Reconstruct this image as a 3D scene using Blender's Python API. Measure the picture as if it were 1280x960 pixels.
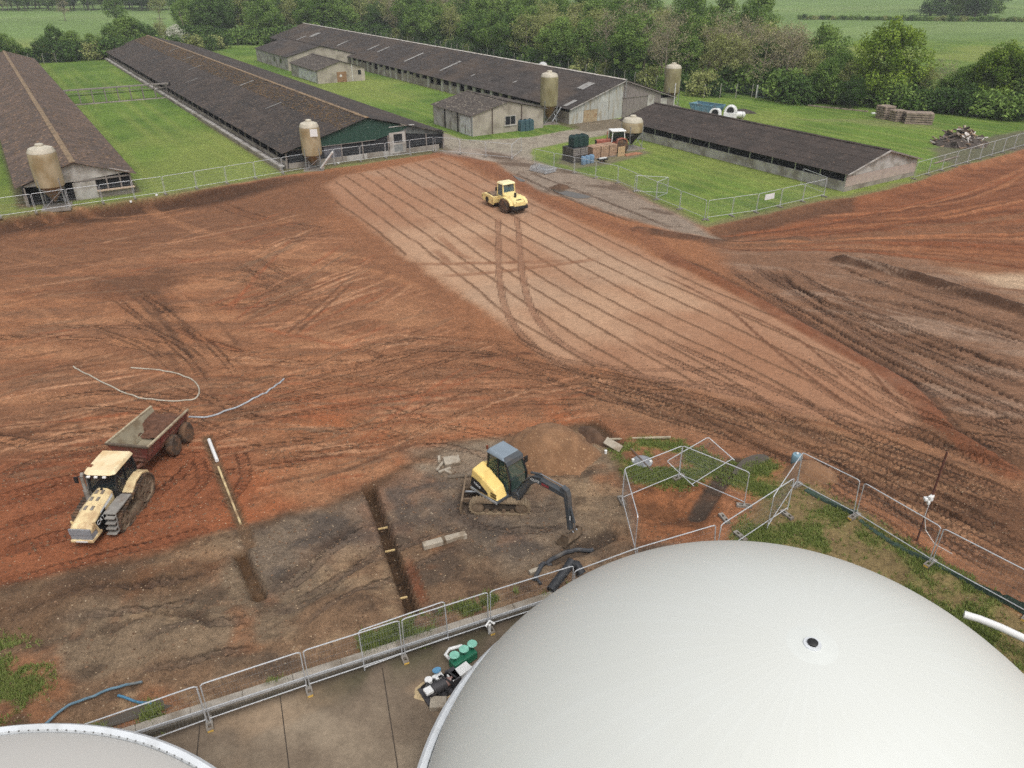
import bpy, math, random
import numpy as np
from mathutils import Vector, Matrix

for _o in list(bpy.data.objects): bpy.data.objects.remove(_o)
scene = bpy.context.scene
C = scene.collection
R = math.radians
random.seed(7)

# ------------------------------------------------------------------ camera
H = 23.5; F = 950.0; TH = math.atan(529/950)
cam_d = bpy.data.cameras.new('camera'); cam = bpy.data.objects.new('camera', cam_d); C.objects.link(cam)
cam_d.sensor_width = 36.0; cam_d.lens = F/1280*36.0; cam_d.clip_start = 0.1; cam_d.clip_end = 9000
cam.location = (0, 0, H); cam.rotation_euler = (math.pi/2-TH, 0, 0)
scene.camera = cam

# ------------------------------------------------------------------ sky, sun, exposure (bright overcast)
SUN_EL, SUN_AZ = 60.0, 155.0           # elevation; azimuth clockwise from +Y
world = bpy.data.worlds.new('World'); scene.world = world; world.use_nodes = True
wn = world.node_tree.nodes; wl = world.node_tree.links
bg = wn['Background']; sky = wn.new('ShaderNodeTexSky'); sky.sky_type = 'NISHITA'; sky.sun_disc = False
sky.sun_elevation = R(SUN_EL); sky.sun_rotation = R(SUN_AZ); sky.air_density = 1.0; sky.dust_density = 6.0; sky.ozone_density = 1.0
hs = wn.new('ShaderNodeHueSaturation'); hs.inputs['Saturation'].default_value = 0.22
wl.new(sky.outputs[0], hs.inputs['Color']); wl.new(hs.outputs[0], bg.inputs['Color']); bg.inputs['Strength'].default_value = 0.15
sun_d = bpy.data.lights.new('sun', 'SUN'); sun_d.energy = .6; sun_d.angle = R(20); sun_d.color = (1.0, .965, .92)
sun = bpy.data.objects.new('sun', sun_d); C.objects.link(sun); sun.location = (30, -30, 60)
sun.rotation_euler = (R(90-SUN_EL), 0, R(180-SUN_AZ))
scene.view_settings.view_transform = 'Standard'; scene.view_settings.look = 'None'
scene.view_settings.exposure = 0.1; scene.view_settings.gamma = 1.0
scene.cycles.max_bounces = 6; scene.cycles.transparent_max_bounces = 12
scene.cycles.use_denoising = False; scene.cycles.volume_bounces = 0

# ------------------------------------------------------------------ coordinates
def G(u, v, z=0.0):
    """photo pixel (1280x960) -> point on the plane at height z"""
    x = (u-640)/F; y = -(v-480)/F
    d = (x, math.cos(TH)+y*math.sin(TH), -math.sin(TH)+y*math.cos(TH))
    t = (H-z)/-d[2]
    return Vector((d[0]*t, d[1]*t, z))
AX = Vector((-0.5440, 0.8391, 0)); BX = Vector((0.8391, 0.5440, 0)); BROT = math.atan2(0.5440, 0.8391)
def W(s, t, z=0.0): p = BX*s+AX*t; return Vector((p.x, p.y, z))

# ------------------------------------------------------------------ mesh builder
class MB:
    def __init__(self): self.v = []; self.f = []; self.t = []
    def add(self, vs, fs, tint=0.5):
        n = len(self.v); self.v += [tuple(p) for p in vs]
        for f in fs: self.f.append(tuple(i+n for i in f)); self.t.append(tint)
        return self
    def box(self, c, s, rz=0, M=None, tint=.5):
        x, y, z = s[0]/2, s[1]/2, s[2]/2
        vs = [Vector(p) for p in ((-x,-y,-z),(x,-y,-z),(x,y,-z),(-x,y,-z),(-x,-y,z),(x,-y,z),(x,y,z),(-x,y,z))]
        if M is None and rz: M = Matrix.Rotation(rz, 3, 'Z')
        if M is not None: vs = [M @ p for p in vs]
        c = Vector(c)
        return self.add([p+c for p in vs], [(3,2,1,0),(4,5,6,7),(0,1,5,4),(1,2,6,5),(2,3,7,6),(3,0,4,7)], tint)
    def bb(self, x0, x1, y0, y1, z0, z1, tint=.5):
        return self.box(((x0+x1)/2, (y0+y1)/2, (z0+z1)/2), (x1-x0, y1-y0, z1-z0), tint=tint)
    def beam(self, a, b, w, h, tint=.5, up=(0,0,1)):
        a = Vector(a); b = Vector(b); d = (b-a); L = d.length; d.normalize()
        u = Vector(up); s = d.cross(u)
        if s.length < 1e-4: s = d.cross(Vector((0,1,0)))
        s.normalize(); u = s.cross(d)
        M = Matrix((d, s, u)).transposed()
        return self.box((a+b)/2, (L, w, h), M=M, tint=tint)
    def cyl(self, a, b, r0, r1=None, n=8, caps=True, tint=.5):
        r1 = r0 if r1 is None else r1
        a = Vector(a); b = Vector(b); d = (b-a).normalized()
        s = d.cross(Vector((0,0,1)))
        if s.length < 1e-3: s = Vector((1,0,0))
        s.normalize(); u = s.cross(d)
        vs = []
        for i in range(n):
            q = 2*math.pi*i/n; e = s*math.cos(q)+u*math.sin(q)
            vs += [a+e*r0, b+e*r1]
        fs = [(2*i, 2*i+1, (2*i+3) % (2*n), (2*i+2) % (2*n)) for i in range(n)]
        if caps: fs += [tuple(2*i for i in range(n)), tuple(2*i+1 for i in reversed(range(n)))]
        return self.add(vs, fs, tint)
    def tube(self, pts, r, n=6, tint=.5):
        pts = [Vector(p) for p in pts]; vs = []
        rr = r if isinstance(r, (list, tuple)) else [r]*len(pts)
        for k, p in enumerate(pts):
            d = (pts[min(k+1, len(pts)-1)]-pts[max(k-1, 0)]).normalized()
            s = d.cross(Vector((0,0,1)))
            if s.length < 1e-3: s = Vector((1,0,0))
            s.normalize(); u = s.cross(d)
            for i in range(n):
                q = 2*math.pi*i/n; vs.append(p+(s*math.cos(q)+u*math.sin(q))*rr[k])
        m = len(pts); fs = []
        for k in range(m-1):
            for i in range(n): fs.append((k*n+i, (k+1)*n+i, (k+1)*n+(i+1) % n, k*n+(i+1) % n))
        fs += [tuple(range(n)), tuple((m-1)*n+i for i in reversed(range(n)))]
        return self.add(vs, fs, tint)
    def lathe(self, prof, n=24, c=(0,0,0), axis='z', tint=.5):
        vs = []; c = Vector(c)
        for r, z in prof:
            for i in range(n):
                q = 2*math.pi*i/n
                p = (r*math.cos(q), r*math.sin(q), z)
                if axis == 'y': p = (r*math.cos(q), z, -r*math.sin(q))
                if axis == 'x': p = (z, r*math.cos(q), r*math.sin(q))
                vs.append(c+Vector(p))
        m = len(prof); fs = []
        for k in range(m-1):
            for i in range(n): fs.append((k*n+i, k*n+(i+1) % n, (k+1)*n+(i+1) % n, (k+1)*n+i))
        if prof[0][0] > 1e-3: fs.append(tuple(reversed(range(n))))
        if prof[-1][0] > 1e-3: fs.append(tuple((m-1)*n+i for i in range(n)))
        return self.add(vs, fs, tint)
    def prism(self, poly, a0, a1, plane='xz', tint=.5):
        """poly extruded from a0 to a1 along the axis that is not in the plane"""
        def P(p, a):
            if plane == 'xz': return (p[0], a, p[1])
            if plane == 'yz': return (a, p[0], p[1])
            return (p[0], p[1], a)
        n = len(poly)
        vs = [P(p, a0) for p in poly]+[P(p, a1) for p in poly]
        fs = [tuple(range(n)), tuple(n+i for i in reversed(range(n)))]
        fs += [(i, n+i, n+(i+1) % n, (i+1) % n) for i in range(n)]
        return self.add(vs, fs, tint)
    def loft(self, A, B, tint=.5):
        n = len(A)
        return self.add(list(A)+list(B), [tuple(range(n)), tuple(n+i for i in reversed(range(n)))]+[(i, n+i, n+(i+1) % n, (i+1) % n) for i in range(n)], tint)
    def mesh(self, name):
        me = bpy.data.meshes.new(name); me.from_pydata(self.v, [], self.f)
        import bmesh
        bm = bmesh.new(); bm.from_mesh(me); bmesh.ops.recalc_face_normals(bm, faces=bm.faces); bm.to_mesh(me); bm.free()
        at = me.attributes.new('tint', 'FLOAT', 'FACE'); at.data.foreach_set('value', self.t)
        return me
    def build(self, name, m, parent=None, smooth=False, bevel=0, label=None, kind=None):
        me = self.mesh(name); me.materials.append(m)
        o = bpy.data.objects.new(name, me); C.objects.link(o); o.parent = parent
        if smooth:
            me.polygons.foreach_set('use_smooth', [True]*len(me.polygons))
            try: me.set_sharp_from_angle(angle=R(40))
            except Exception: pass
        if bevel:
            b = o.modifiers.new('bevel', 'BEVEL'); b.width = bevel; b.segments = 2; b.limit_method = 'ANGLE'; b.angle_limit = R(35)
        if label: o['label'] = label
        if kind: o['kind'] = kind
        return o

def thing(name, label, cat, loc=(0,0,0), rz=0, group=None):
    o = bpy.data.objects.new(name, None); C.objects.link(o); o.location = loc; o.rotation_euler = (0, 0, rz)
    o.empty_display_size = .3; o['label'] = label; o['category'] = cat
    if group: o['group'] = group
    return o
def tag(o, label, cat, group=None):
    o['label'] = label; o['category'] = cat
    if group: o['group'] = group
    return o
def dup(root, loc, rz, label=None, group=None, scale=None):
    r = root.copy(); C.objects.link(r); r.location = loc; r.rotation_euler = (0, 0, rz)
    if scale is not None: r.scale = scale if hasattr(scale, '__len__') else (scale,)*3
    if label: r['label'] = label
    if group: r['group'] = group
    for ch in list(root.children):
        c = ch.copy(); C.objects.link(c); c.parent = r
        for g in list(ch.children):
            d = g.copy(); C.objects.link(d); d.parent = c
    return r
def at(o, loc, rz=0):
    o.location = loc; o.rotation_euler = (0, 0, rz); return o

def text_part(s, size, m, parent, loc, M, name='lettering', depth=.004):
    cu = bpy.data.curves.new('t', 'FONT'); cu.body = s; cu.size = size; cu.extrude = depth; cu.align_x = 'CENTER'; cu.align_y = 'CENTER'
    to = bpy.data.objects.new('t', cu); C.objects.link(to)
    dg = bpy.context.evaluated_depsgraph_get()
    me = bpy.data.meshes.new_from_object(to.evaluated_get(dg)); bpy.data.objects.remove(to)
    me.transform(Matrix.Translation(loc) @ M.to_4x4()); me.materials.clear(); me.materials.append(m); me.name = name
    o = bpy.data.objects.new(name, me); C.objects.link(o); o.parent = parent
    return o
def axes(x, y):  # matrix whose columns are text-right, text-up, text-out
    x = Vector(x).normalized(); y = Vector(y).normalized(); z = x.cross(y)
    return Matrix((x, y, z)).transposed()

# ------------------------------------------------------------------ materials
def lin(r, g, b):
    f = lambda c: c/12.92 if c <= .04045 else ((c+.055)/1.055)**2.4
    return (f(r/255), f(g/255), f(b/255), 1)
MATS = {}
def mat(name, col, rough=.6, metal=0, var=.25, scale=3.0, dirt=None, dirt_amt=.4, dirt_scale=1.2, bump=0, bscale=30, spec=.5, tint=.0, stretch=None, speck=None, speck_amt=.5, speck_scale=6):
    """rough paint/concrete/soil style material: base + tone noise + patches of dirt + specks of lichen"""
    if name in MATS: return MATS[name]
    m = bpy.data.materials.new(name); m.use_nodes = True; nt = m.node_tree; N = nt.nodes; L = nt.links
    p = N['Principled BSDF']; p.inputs['Roughness'].default_value = rough; p.inputs['Metallic'].default_value = metal
    p.inputs['Specular IOR Level'].default_value = spec
    tc = N.new('ShaderNodeTexCoord'); co = tc.outputs['Object']
    if stretch:
        mp = N.new('ShaderNodeMapping'); mp.inputs['Scale'].default_value = stretch; L.new(co, mp.inputs[0]); co = mp.outputs[0]
    def noise(sc, det=4, src=None):
        n = N.new('ShaderNodeTexNoise'); n.inputs['Scale'].default_value = sc; n.inputs['Detail'].default_value = det
        L.new(src or co, n.inputs['Vector']); return n.outputs['Fac']
    def ramp(src, a, b):
        r = N.new('ShaderNodeMapRange'); r.inputs[1].default_value = a; r.inputs[2].default_value = b; L.new(src, r.inputs[0]); return r.outputs[0]
    def mix(fac, a, b, t='MIX'):
        x = N.new('ShaderNodeMix'); x.data_type = 'RGBA'; x.blend_type = t
        for i, s in ((0, fac), (6, a), (7, b)):
            if hasattr(s, 'is_linked') or hasattr(s, 'links'): L.new(s, x.inputs[i])
            else: x.inputs[i].default_value = s
        return x.outputs[2]
    c = tuple(col)
    f = ramp(noise(scale, 5), .3, .7)
    cur = mix(f, tuple(v*(1-var) for v in c[:3])+(1,), tuple(min(1, v*(1+var)) for v in c[:3])+(1,))
    if tint:
        a = N.new('ShaderNodeAttribute'); a.attribute_name = 'tint'
        r = N.new('ShaderNodeMapRange'); r.inputs[3].default_value = 1-tint; r.inputs[4].default_value = 1+tint; L.new(a.outputs['Fac'], r.inputs[0])
        sc_ = N.new('ShaderNodeVectorMath'); sc_.operation = 'SCALE'; L.new(cur, sc_.inputs[0]); L.new(r.outputs[0], sc_.inputs['Scale']); cur = sc_.outputs[0]
    if dirt:
        d = ramp(noise(dirt_scale, 6), .62-.35*dirt_amt, .72-.2*dirt_amt)
        mm = N.new('ShaderNodeMath'); mm.operation = 'MULTIPLY'; L.new(d, mm.inputs[0]); mm.inputs[1].default_value = min(1, .45+dirt_amt*.6)
        cur = mix(mm.outputs[0], cur, tuple(dirt))
    if speck:
        d = ramp(noise(speck_scale, 3), .70-.25*speck_amt, .74-.22*speck_amt)
        cur = mix(d, cur, tuple(speck))
    L.new(cur, p.inputs['Base Color'])
    if bump:
        b = N.new('ShaderNodeBump'); b.inputs['Strength'].default_value = bump; b.inputs['Distance'].default_value = .03
        L.new(noise(bscale, 4), b.inputs['Height']); L.new(b.outputs[0], p.inputs['Normal'])
    MATS[name] = m
    return m
def glass(name, col, rough=.06, alpha=.55):
    if name in MATS: return MATS[name]
    m = bpy.data.materials.new(name); m.use_nodes = True; p = m.node_tree.nodes['Principled BSDF']
    p.inputs['Base Color'].default_value = col; p.inputs['Roughness'].default_value = rough; p.inputs['Alpha'].default_value = alpha
    MATS[name] = m; return m
# ================================================================== TERRAIN
def axis_pts(spec):
    out = [spec[0][0]]
    for a, b, d0, d1 in spec:
        x = a
        while x < b-1e-6:
            k = (x-a)/(b-a); x += d0*(d1/d0)**k; out.append(min(x, b))
    return np.array(out)
_px = axis_pts([(0, 30, .15, .15), (30, 80, .2, .42), (80, 260, .6, 4), (260, 1600, 6, 120)])
GX = np.concatenate([-_px[:0:-1], _px])
GY = np.concatenate([np.array([-700, -300, -120, -50, -20, -8, -2, 3, 6.5, 9]), axis_pts([(10.5, 48, .15, .16), (48, 112, .2, .4), (112, 280, .5, 1.6), (280, 520, 2, 8), (520, 2400, 12, 180)])])
X, Y = np.meshgrid(GX, GY); NY, NX = X.shape
S = X*BX.x+Y*BX.y; T = X*AX.x+Y*AX.y
def hash2(i, j, seed):
    n = (i*374761393+j*668265263+seed*1446653) & 0xffffffff
    n = ((n ^ (n >> 13))*1274126177) & 0xffffffff
    return ((n ^ (n >> 16)) & 0xffff)/65535.0
def vnoise(x, y, seed=0):
    xi = np.floor(x).astype(np.int64); yi = np.floor(y).astype(np.int64)
    fx = x-xi; fy = y-yi; fx = fx*fx*(3-2*fx); fy = fy*fy*(3-2*fy)
    a = hash2(xi, yi, seed); b = hash2(xi+1, yi, seed); c = hash2(xi, yi+1, seed); d = hash2(xi+1, yi+1, seed)
    return (a*(1-fx)+b*fx)*(1-fy)+(c*(1-fx)+d*fx)*fy
def fbm(x, y, sc, octv=4, seed=0):
    s = 0; a = .5; tot = 0
    for k in range(octv):
        s = s+a*vnoise(x/sc*2**k+17.3*k, y/sc*2**k-9.1*k, seed+k); tot += a; a *= .55
    return s/tot
def sst(x, a, b):
    t = np.clip((x-a)/(b-a), 0, 1); return t*t*(3-2*t)
# the detailed part of the field
iy0, iy1 = np.searchsorted(GY, 9.5), np.searchsorted(GY, 135); ix0, ix1 = np.searchsorted(GX, -105), np.searchsorted(GX, 125)
SL = (slice(iy0, iy1), slice(ix0, ix1))
x_, y_, s_, t_ = X[SL], Y[SL], S[SL], T[SL]
def sdist(poly, x=None, y=None):
    """signed distance to a polygon, positive inside"""
    x = x_ if x is None else x; y = y_ if y is None else y
    d2 = np.full(x.shape, 1e18); ins = np.zeros(x.shape, bool); n = len(poly)
    for i in range(n):
        ax, ay = poly[i][0], poly[i][1]; bx, by = poly[(i+1) % n][0], poly[(i+1) % n][1]
        ex, ey = bx-ax, by-ay; L2 = ex*ex+ey*ey+1e-12
        k = np.clip(((x-ax)*ex+(y-ay)*ey)/L2, 0, 1)
        d2 = np.minimum(d2, (x-ax-k*ex)**2+(y-ay-k*ey)**2)
        c = ((ay > y) != (by > y)) & (x < (bx-ax)*(y-ay)/(by-ay+1e-12)+ax); ins ^= c
    return np.where(ins, 1, -1)*np.sqrt(d2)
PX = lambda *pts: [G(u, v) for u, v in pts]
# ---- albedo of the whole field: grass first
n_big = fbm(X, Y, 34, 4, 1); n_mid = fbm(X, Y, 7, 4, 5)
lawn = np.array(lin(106, 132, 54)[:3]); lawn_d = np.array(lin(86, 114, 44)[:3]); dry = np.array(lin(140, 148, 76)[:3])
pasture = np.array(lin(112, 136, 76)[:3])
k = sst(n_mid, .3, .7)[..., None]
COL = lawn*(1-k)+lawn_d*k
k = sst(n_big, .45, .68)[..., None]*.6; COL = COL*(1-k)+dry*k
mow = (.5+.5*np.sin(S*2*np.pi/2.6+.5*np.sin(T*.05)))*sst(fbm(S*4, T*.25, 9, 2, 3), .35, .6)     # mowing lanes
k = (mow*.42)[..., None]; COL = COL*(1-k)+dry*k
k = np.maximum(sst(Y, 262, 300), 0)[..., None]; COL = COL*(1-k)+pasture*(.70+.35*n_big+.3*fbm(X*.5, Y*1.6, 5, 3, 14))[..., None]*k
# long field: hedgerow-parallel strips beyond the wood
strip = sst(np.sin((Y-.18*X)*.045+1.5*n_big), .2, .95)*sst(Y, 240, 260)
k = (strip*.22)[..., None]; COL = COL*(1-k)+np.array(lin(146, 160, 104)[:3])*k
ZH = (fbm(X, Y, 26, 3, 2)-.5)*.20*sst(Y, 112, 160)
GRASS = np.ones(X.shape)
# ---- the worked ground
nz = fbm(x_, y_, 3.5, 4, 11); nf = fbm(x_, y_, .9, 4, 21); nb = fbm(x_, y_, 14, 4, 31)
edge = (nz-.5)*2.2
dirt_poly = [W(-90, 95), W(-20, 94.6), W(14, 94.3), W(30, 96), W(50, 96.9), G(552, 188), G(600, 186), G(650, 196), G(668, 210), G(770, 229), G(866, 279), G(884, 284), G(940, 272), G(1033, 250), G(1068, 248), G(1140, 229), G(1200, 208), G(1282, 186), Vector((130, 152, 0)), Vector((170, 10, 0)), Vector((170, -60, 0)), Vector((-120, -60, 0)), Vector((-130, 40, 0))]
dD = sdist(dirt_poly)
kerbA, kerbB = G(170, 917), G(609, 775); kd = (kerbB-kerbA).normalized(); kn = Vector((kd.y, -kd.x, 0))   # kn points to the yard side
kside = (x_-kerbA.x)*kn.x+(y_-kerbA.y)*kn.y; kalong = (x_-kerbA.x)*kd.x+(y_-kerbA.y)*kd.y
col = COL[SL].copy(); z = ZH[SL].copy()
def paint(c, w):
    global col
    w = np.clip(w, 0, 1)[..., None]; col = col*(1-w)+np.array(c[:3])*w
def sub(a, b): return sst(a, b[0], b[1])
# worn strip of grass along the site fence
w_dirt = sst(dD+edge*.35, -.25, .35)
paint(lin(126, 112, 84), sst(dD+edge, -1.8, -.2)*.7)
# gravel access road
road1 = [W(52.5, 96), W(57.5, 97), W(58.5, 120), W(58, 230), W(61, 262), W(53, 262), W(53.5, 200)]
road2 = [W(50, 97), W(54, 88), G(640, 205), G(665, 200), W(63, 91.5), W(72, 93), W(84, 94.5), W(96, 95), W(110, 97), W(112, 103), W(100, 105), W(80, 104.6), W(78, 100.5), W(68, 99), W(60, 101), W(57, 103)]
strip2 = PX((596, 186), (655, 198), (770, 229), (866, 279), (884, 287), (905, 298), (850, 292), (770, 268), (715, 250), (672, 236), (640, 218), (618, 203))
paint(lin(134, 94, 70), w_dirt)
dR1 = sdist(road1)+edge*.4; dR2 = sdist(road2)+edge*.5; dR3 = sdist(strip2)+edge*.6
gravel = lin(152, 141, 128)
w_gr = np.maximum(np.maximum(sst(dR1, -.4, .4), sst(dR2, -.4, .4)), sst(dR3, -.6, .8))
# soil zones -----------------------------------------------------------
orange = lin(154, 106, 76); redd = lin(136, 82, 56); brown = lin(132, 95, 72); dkbrown = lin(88, 62, 47); pale = lin(178, 144, 117); greyb = lin(116, 98, 84)
streak = fbm(x_*.35+y_*.10, y_*1.9-x_*.12, 3.2, 4, 41)            # sweeping blade marks, left part
streak2 = fbm((s_*1.7), t_*.16, 2.2, 4, 43)                       # marks along the rolled lanes
paint(orange, w_dirt*(.25+.75*sst(nb, .35, .65))*.75)
leftz = sst(-(s_-27-(94-t_)*-.06)+edge, -.5, 2.5)*w_dirt           # left of the rolled area
paint(brown, leftz*sst(streak, .48, .66)*.8)
paint(lin(180, 134, 102), leftz*sst(streak, .50, .30)*.45)
farleft = sdist(PX((-300, 320), (0, 275), (205, 250), (345, 228), (440, 215), (430, 262), (350, 300), (180, 320), (0, 360), (-300, 420)))+edge*2
paint(lin(120, 84, 62), sst(farleft, -3, 4)*.75*w_dirt)
dkp = sdist(PX((120, 350), (210, 335), (235, 352), (190, 375), (130, 372)))+edge*1.3
paint(dkbrown, sst(dkp, -1.2, .8)*.6)
redz = sdist(PX((-80, 600), (60, 570), (230, 530), (300, 560), (330, 640), (290, 672), (140, 705), (0, 738), (-80, 755)))+edge
paint(redd, sst(redz, -2.2, 1.0)*.85*w_dirt)
redz2 = sdist(PX((380, 500), (520, 520), (700, 500), (760, 530), (560, 552), (470, 600), (380, 632), (300, 640), (330, 560)))+edge
paint(lin(158, 94, 60), sst(redz2, -2.0, 1.0)*sst(nz, .3, .6)*.7)
# rolled lanes ---------------------------------------------------------
s_l = s_+.08*np.maximum(94-t_, 0)*sst(t_, 40, 48)+.08*50*(1-sst(t_, 40, 48))*1.0
lanec = s_l-(94-94)
roll_poly = PX((432, 219), (556, 196), (640, 236), (760, 292), (860, 340), (1000, 402), (1110, 462), (1175, 512), (1120, 540), (1010, 520), (880, 490), (770, 465), (700, 452), (640, 411), (540, 340), (430, 262), (408, 232))
dRoll = sdist(roll_poly)
w_roll = sst(dRoll+edge*.7, -.8, .7)
paint(lin(160, 121, 95), w_roll*(.8+.2*sst(streak2, .3, .6)))
paint(pale, w_roll*sst(t_+(nz-.5)*10, 34, 42)*sst(t_+(nz-.5)*14, 76, 60)*sst(-s_+(nz-.5)*6, -47, -41)*.9)
paint(lin(148, 106, 80), w_roll*sst(fbm(s_*.8, t_*.35, 5, 3, 44), .5, .72)*.55)
paint(lin(166, 140, 118), w_roll*sst(fbm(s_, t_*.5, 6, 3, 45), .52, .75)*.4)
# right-hand worked ground ---------------------------------------------
rz = sdist(PX((880, 300), (1040, 296), (1300, 372), (1400, 420), (1400, 640), (1240, 560), (1150, 490), (1030, 415), (940, 350)))+edge
w_rut = sst(rz, -2.0, 1.5)
paint(lin(128, 98, 79), w_rut*.85)
rstreak = fbm((x_*.26+y_*1.05), (y_*.18-x_*.18), 2.0, 4, 47)
paint(lin(150, 126, 110), w_rut*sst(rstreak, .5, .7)*.75)
paint(lin(100, 74, 58), w_rut*sst(rstreak, .48, .3)*.4)
rr = sdist(PX((935, 285), (1065, 250), (1290, 188), (1500, 140), (1500, 330), (1290, 330), (1100, 300)))+edge*1.4
paint(lin(132, 84, 58), sst(rr, -2.5, 2.0)*.85*w_dirt)
rs2 = fbm(x_*.3-y_*.05, y_*1.6+x_*.35, 3, 4, 48)
paint(lin(108, 68, 48), sst(rr, -2.5, 2.0)*sst(rs2, .5, .68)*.7*w_dirt)
wh = sdist(PX((1200, 340), (1290, 345), (1400, 385), (1290, 375)))+edge
paint(lin(196, 172, 148), sst(wh, -1.5, 1.2)*sst(rs2, .35, .55)*.8)
fr = sdist(PX((760, 470), (900, 500), (1010, 530), (1130, 555), (1190, 520), (1300, 560), (1500, 650), (1500, 900), (1290, 780), (1160, 660), (1000, 575), (860, 540), (760, 525), (700, 500)))+edge
paint(lin(136, 100, 76), sst(fr, -1.8, 1.2)*.85)
frs = fbm(x_*.55+y_*.8, y_*.33-x_*.20, 1.6, 4, 49)
paint(lin(98, 70, 52), sst(fr, -1.8, 1.2)*sst(frs, .47, .66)*.8)
paint(lin(156, 116, 88), sst(fr, -1.8, 1.2)*sst(frs, .46, .3)*.5)
# works area in the foreground ------------------------------------------
works = PX((-200, 790), (0, 735), (150, 702), (292, 668), (400, 632), (470, 604), (560, 556), (640, 545), (745, 530), (775, 565), (790, 640), (850, 690), (760, 725), (609, 775), (170, 917), (-200, 1040))
dW = sdist(works)
w_works = sst(dW+edge*.5, -.5, .5)
paint(lin(120, 96, 75), w_works)
paint(lin(122, 105, 86), w_works*sst(fbm(x_*.7+y_*.3, y_-x_*.3, 4.5, 4, 51), .45, .6)*.9)
paint(lin(84, 71, 60), w_works*sst(fbm(x_*.6+y_*.45, y_*1.2-x_*.5, 3.2, 4, 53), .55, .70)*.85)
paint(lin(138, 92, 62), w_works*sst(fbm(x_, y_, 2.6, 4, 55), .56, .72)*.65)
paint(lin(150, 126, 100), w_works*sst(fbm(x_*.8+y_*.4, y_-x_*.3, 1.8, 4, 56), .58, .72)*.6)
paint(lin(70, 57, 47), w_works*sst(fbm(x_*.9, y_*1.3, 1.3, 4, 58), .62, .74)*.6)
wgrey = sdist(PX((300, 690), (345, 655), (470, 610), (520, 590), (660, 590), (730, 690), (640, 700), (560, 650), (430, 680), (340, 740)))+edge
paint(lin(112, 101, 91), sst(wgrey, -1.2, .8)*.5)
paint(lin(82, 74, 68), sst(wgrey, -1.2, .8)*sst(fbm(x_*.8+y_*.5, y_-x_*.4, 2.2, 4, 57), .52, .66)*.75)
exz = sdist(PX((500, 560), (640, 548), (660, 600), (560, 600), (520, 590)))+edge*.5
paint(lin(138, 124, 108), sst(exz, -.6, .6)*.7)
llb = sdist(PX((-100, 760), (60, 725), (200, 705), (290, 690), (250, 740), (120, 760), (40, 800), (-100, 830)))+edge
paint(lin(96, 70, 50), sst(llb, -1, .8)*.7)
lgr = sdist(PX((-60, 800), (30, 800), (55, 840), (40, 890), (-60, 930)))+edge*.8
w_lgr = sst(lgr, -.6, .8)*sst(nf, .35, .6)
paint(lin(104, 104, 62), w_lgr*.9)
# bank of dark soil along the edge of the works area; below the left lawn fence, shade is painted in too
dke = np.exp(-((dW+edge*.3)/.45)**2)*sst(nf, .3, .6)*sst(-kside, .8, 2.5)
paint(lin(84, 64, 48), dke*.75)
# grassy corner by the enclosure and verge along the right-hand fence
verge = PX((985, 590), (1030, 610), (1075, 640), (1170, 700), (1300, 790), (1500, 920), (1400, 1100), (900, 900), (900, 700), (930, 650))
dV = sdist(verge)+edge*.5
vn = fbm(x_, y_, 1.7, 4, 61)
w_v = sst(dV, -.5, .5)
paint(lin(122, 108, 76), w_v*.95)
paint(lin(110, 114, 64), w_v*sst(vn, .40, .58)*.85)
paint(lin(98, 114, 60), w_v*sst(vn, .55, .72)*.8)
patch = sdist(PX((755, 560), (800, 545), (850, 552), (905, 580), (965, 575), (990, 600), (960, 620), (890, 598), (850, 612), (790, 602)))+edge*.6
w_p = sst(patch, -.5, .6)*sst(vn, .3, .5)
paint(lin(102, 112, 54), w_p*.95)
encl = sdist(PX((790, 610), (890, 605), (905, 640), (880, 672), (800, 680)))+edge*.4
paint(lin(140, 92, 62), sst(encl, -.5, .5)*.9)
paint(lin(96, 66, 46), sst(encl, -.2, .5)*sst(nf, .48, .6)*.7)
kv = sst(-kside, 1.4, .5)*sst(-kside, -.1, .2)*sst(kalong, -6, -2)*sst(kalong, 20, 16)*sst(vn, .5, .66)
paint(lin(88, 106, 52), kv*.9)
# cut bank height along the left lawn, and under the right lawn
dl = 95.0-t_+(nz-.5)*1.0
z -= 1.25*sst(dl, .0, 1.3)*(1-sst(dl, 5, 26))*(1-sst(s_, 16, 33))*w_dirt
paint(lin(74, 52, 39), sst(dl, -.2, .4)*(1-sst(dl, 1.6, 4.6))*(1-sst(s_, 22, 40))*w_dirt*.95)  # dark brown bank soil, deepened with the bank's shadow painted in
lawn_edge = sdist(PX((884, 284), (940, 272), (1033, 250), (1068, 248), (1068, 262), (1000, 272), (945, 290), (890, 300)))+edge*.3
z -= .45*sst(dD, .1, 1.3)*(1-sst(dD, 3, 12))*sst(x_, 17, 22)*w_dirt
paint(lin(84, 62, 48), sst(lawn_edge, -.4, .6)*.7)
# gravel
paint(gravel, w_gr*.92)
paint(lin(118, 106, 94), w_gr*sst(nf, .5, .7)*.45)
paint(lin(124, 104, 86), sst(dR3, -.6, .8)*.45)
paint(lin(96, 78, 64), sst(dR3, -.6, .8)*sst(fbm((x_*.5+y_*.9), y_*.3-x_*.3, 1.6, 4, 63), .52, .68)*.8)
yard = sdist([W(60.5, 83), W(66, 88), W(75, 89), W(76, 80.5), W(66, 78), W(61, 79)])+edge*.7
w_yard = sst(yard, -.6, .6); paint(lin(112, 100, 86), w_yard*.8)
skipz = sdist([W(96, 106), W(108, 108), W(110, 98), W(104, 90), W(98, 90)])+edge
w_sk = sst(skipz, -1.5, 1.5); paint(lin(138, 126, 112), w_sk*.85)
paint(lin(140, 132, 96), sst(sdist([W(104, 100), W(112, 101), W(130, 70), W(126, 68)])+edge*2, -2, 2)*.4)
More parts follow.
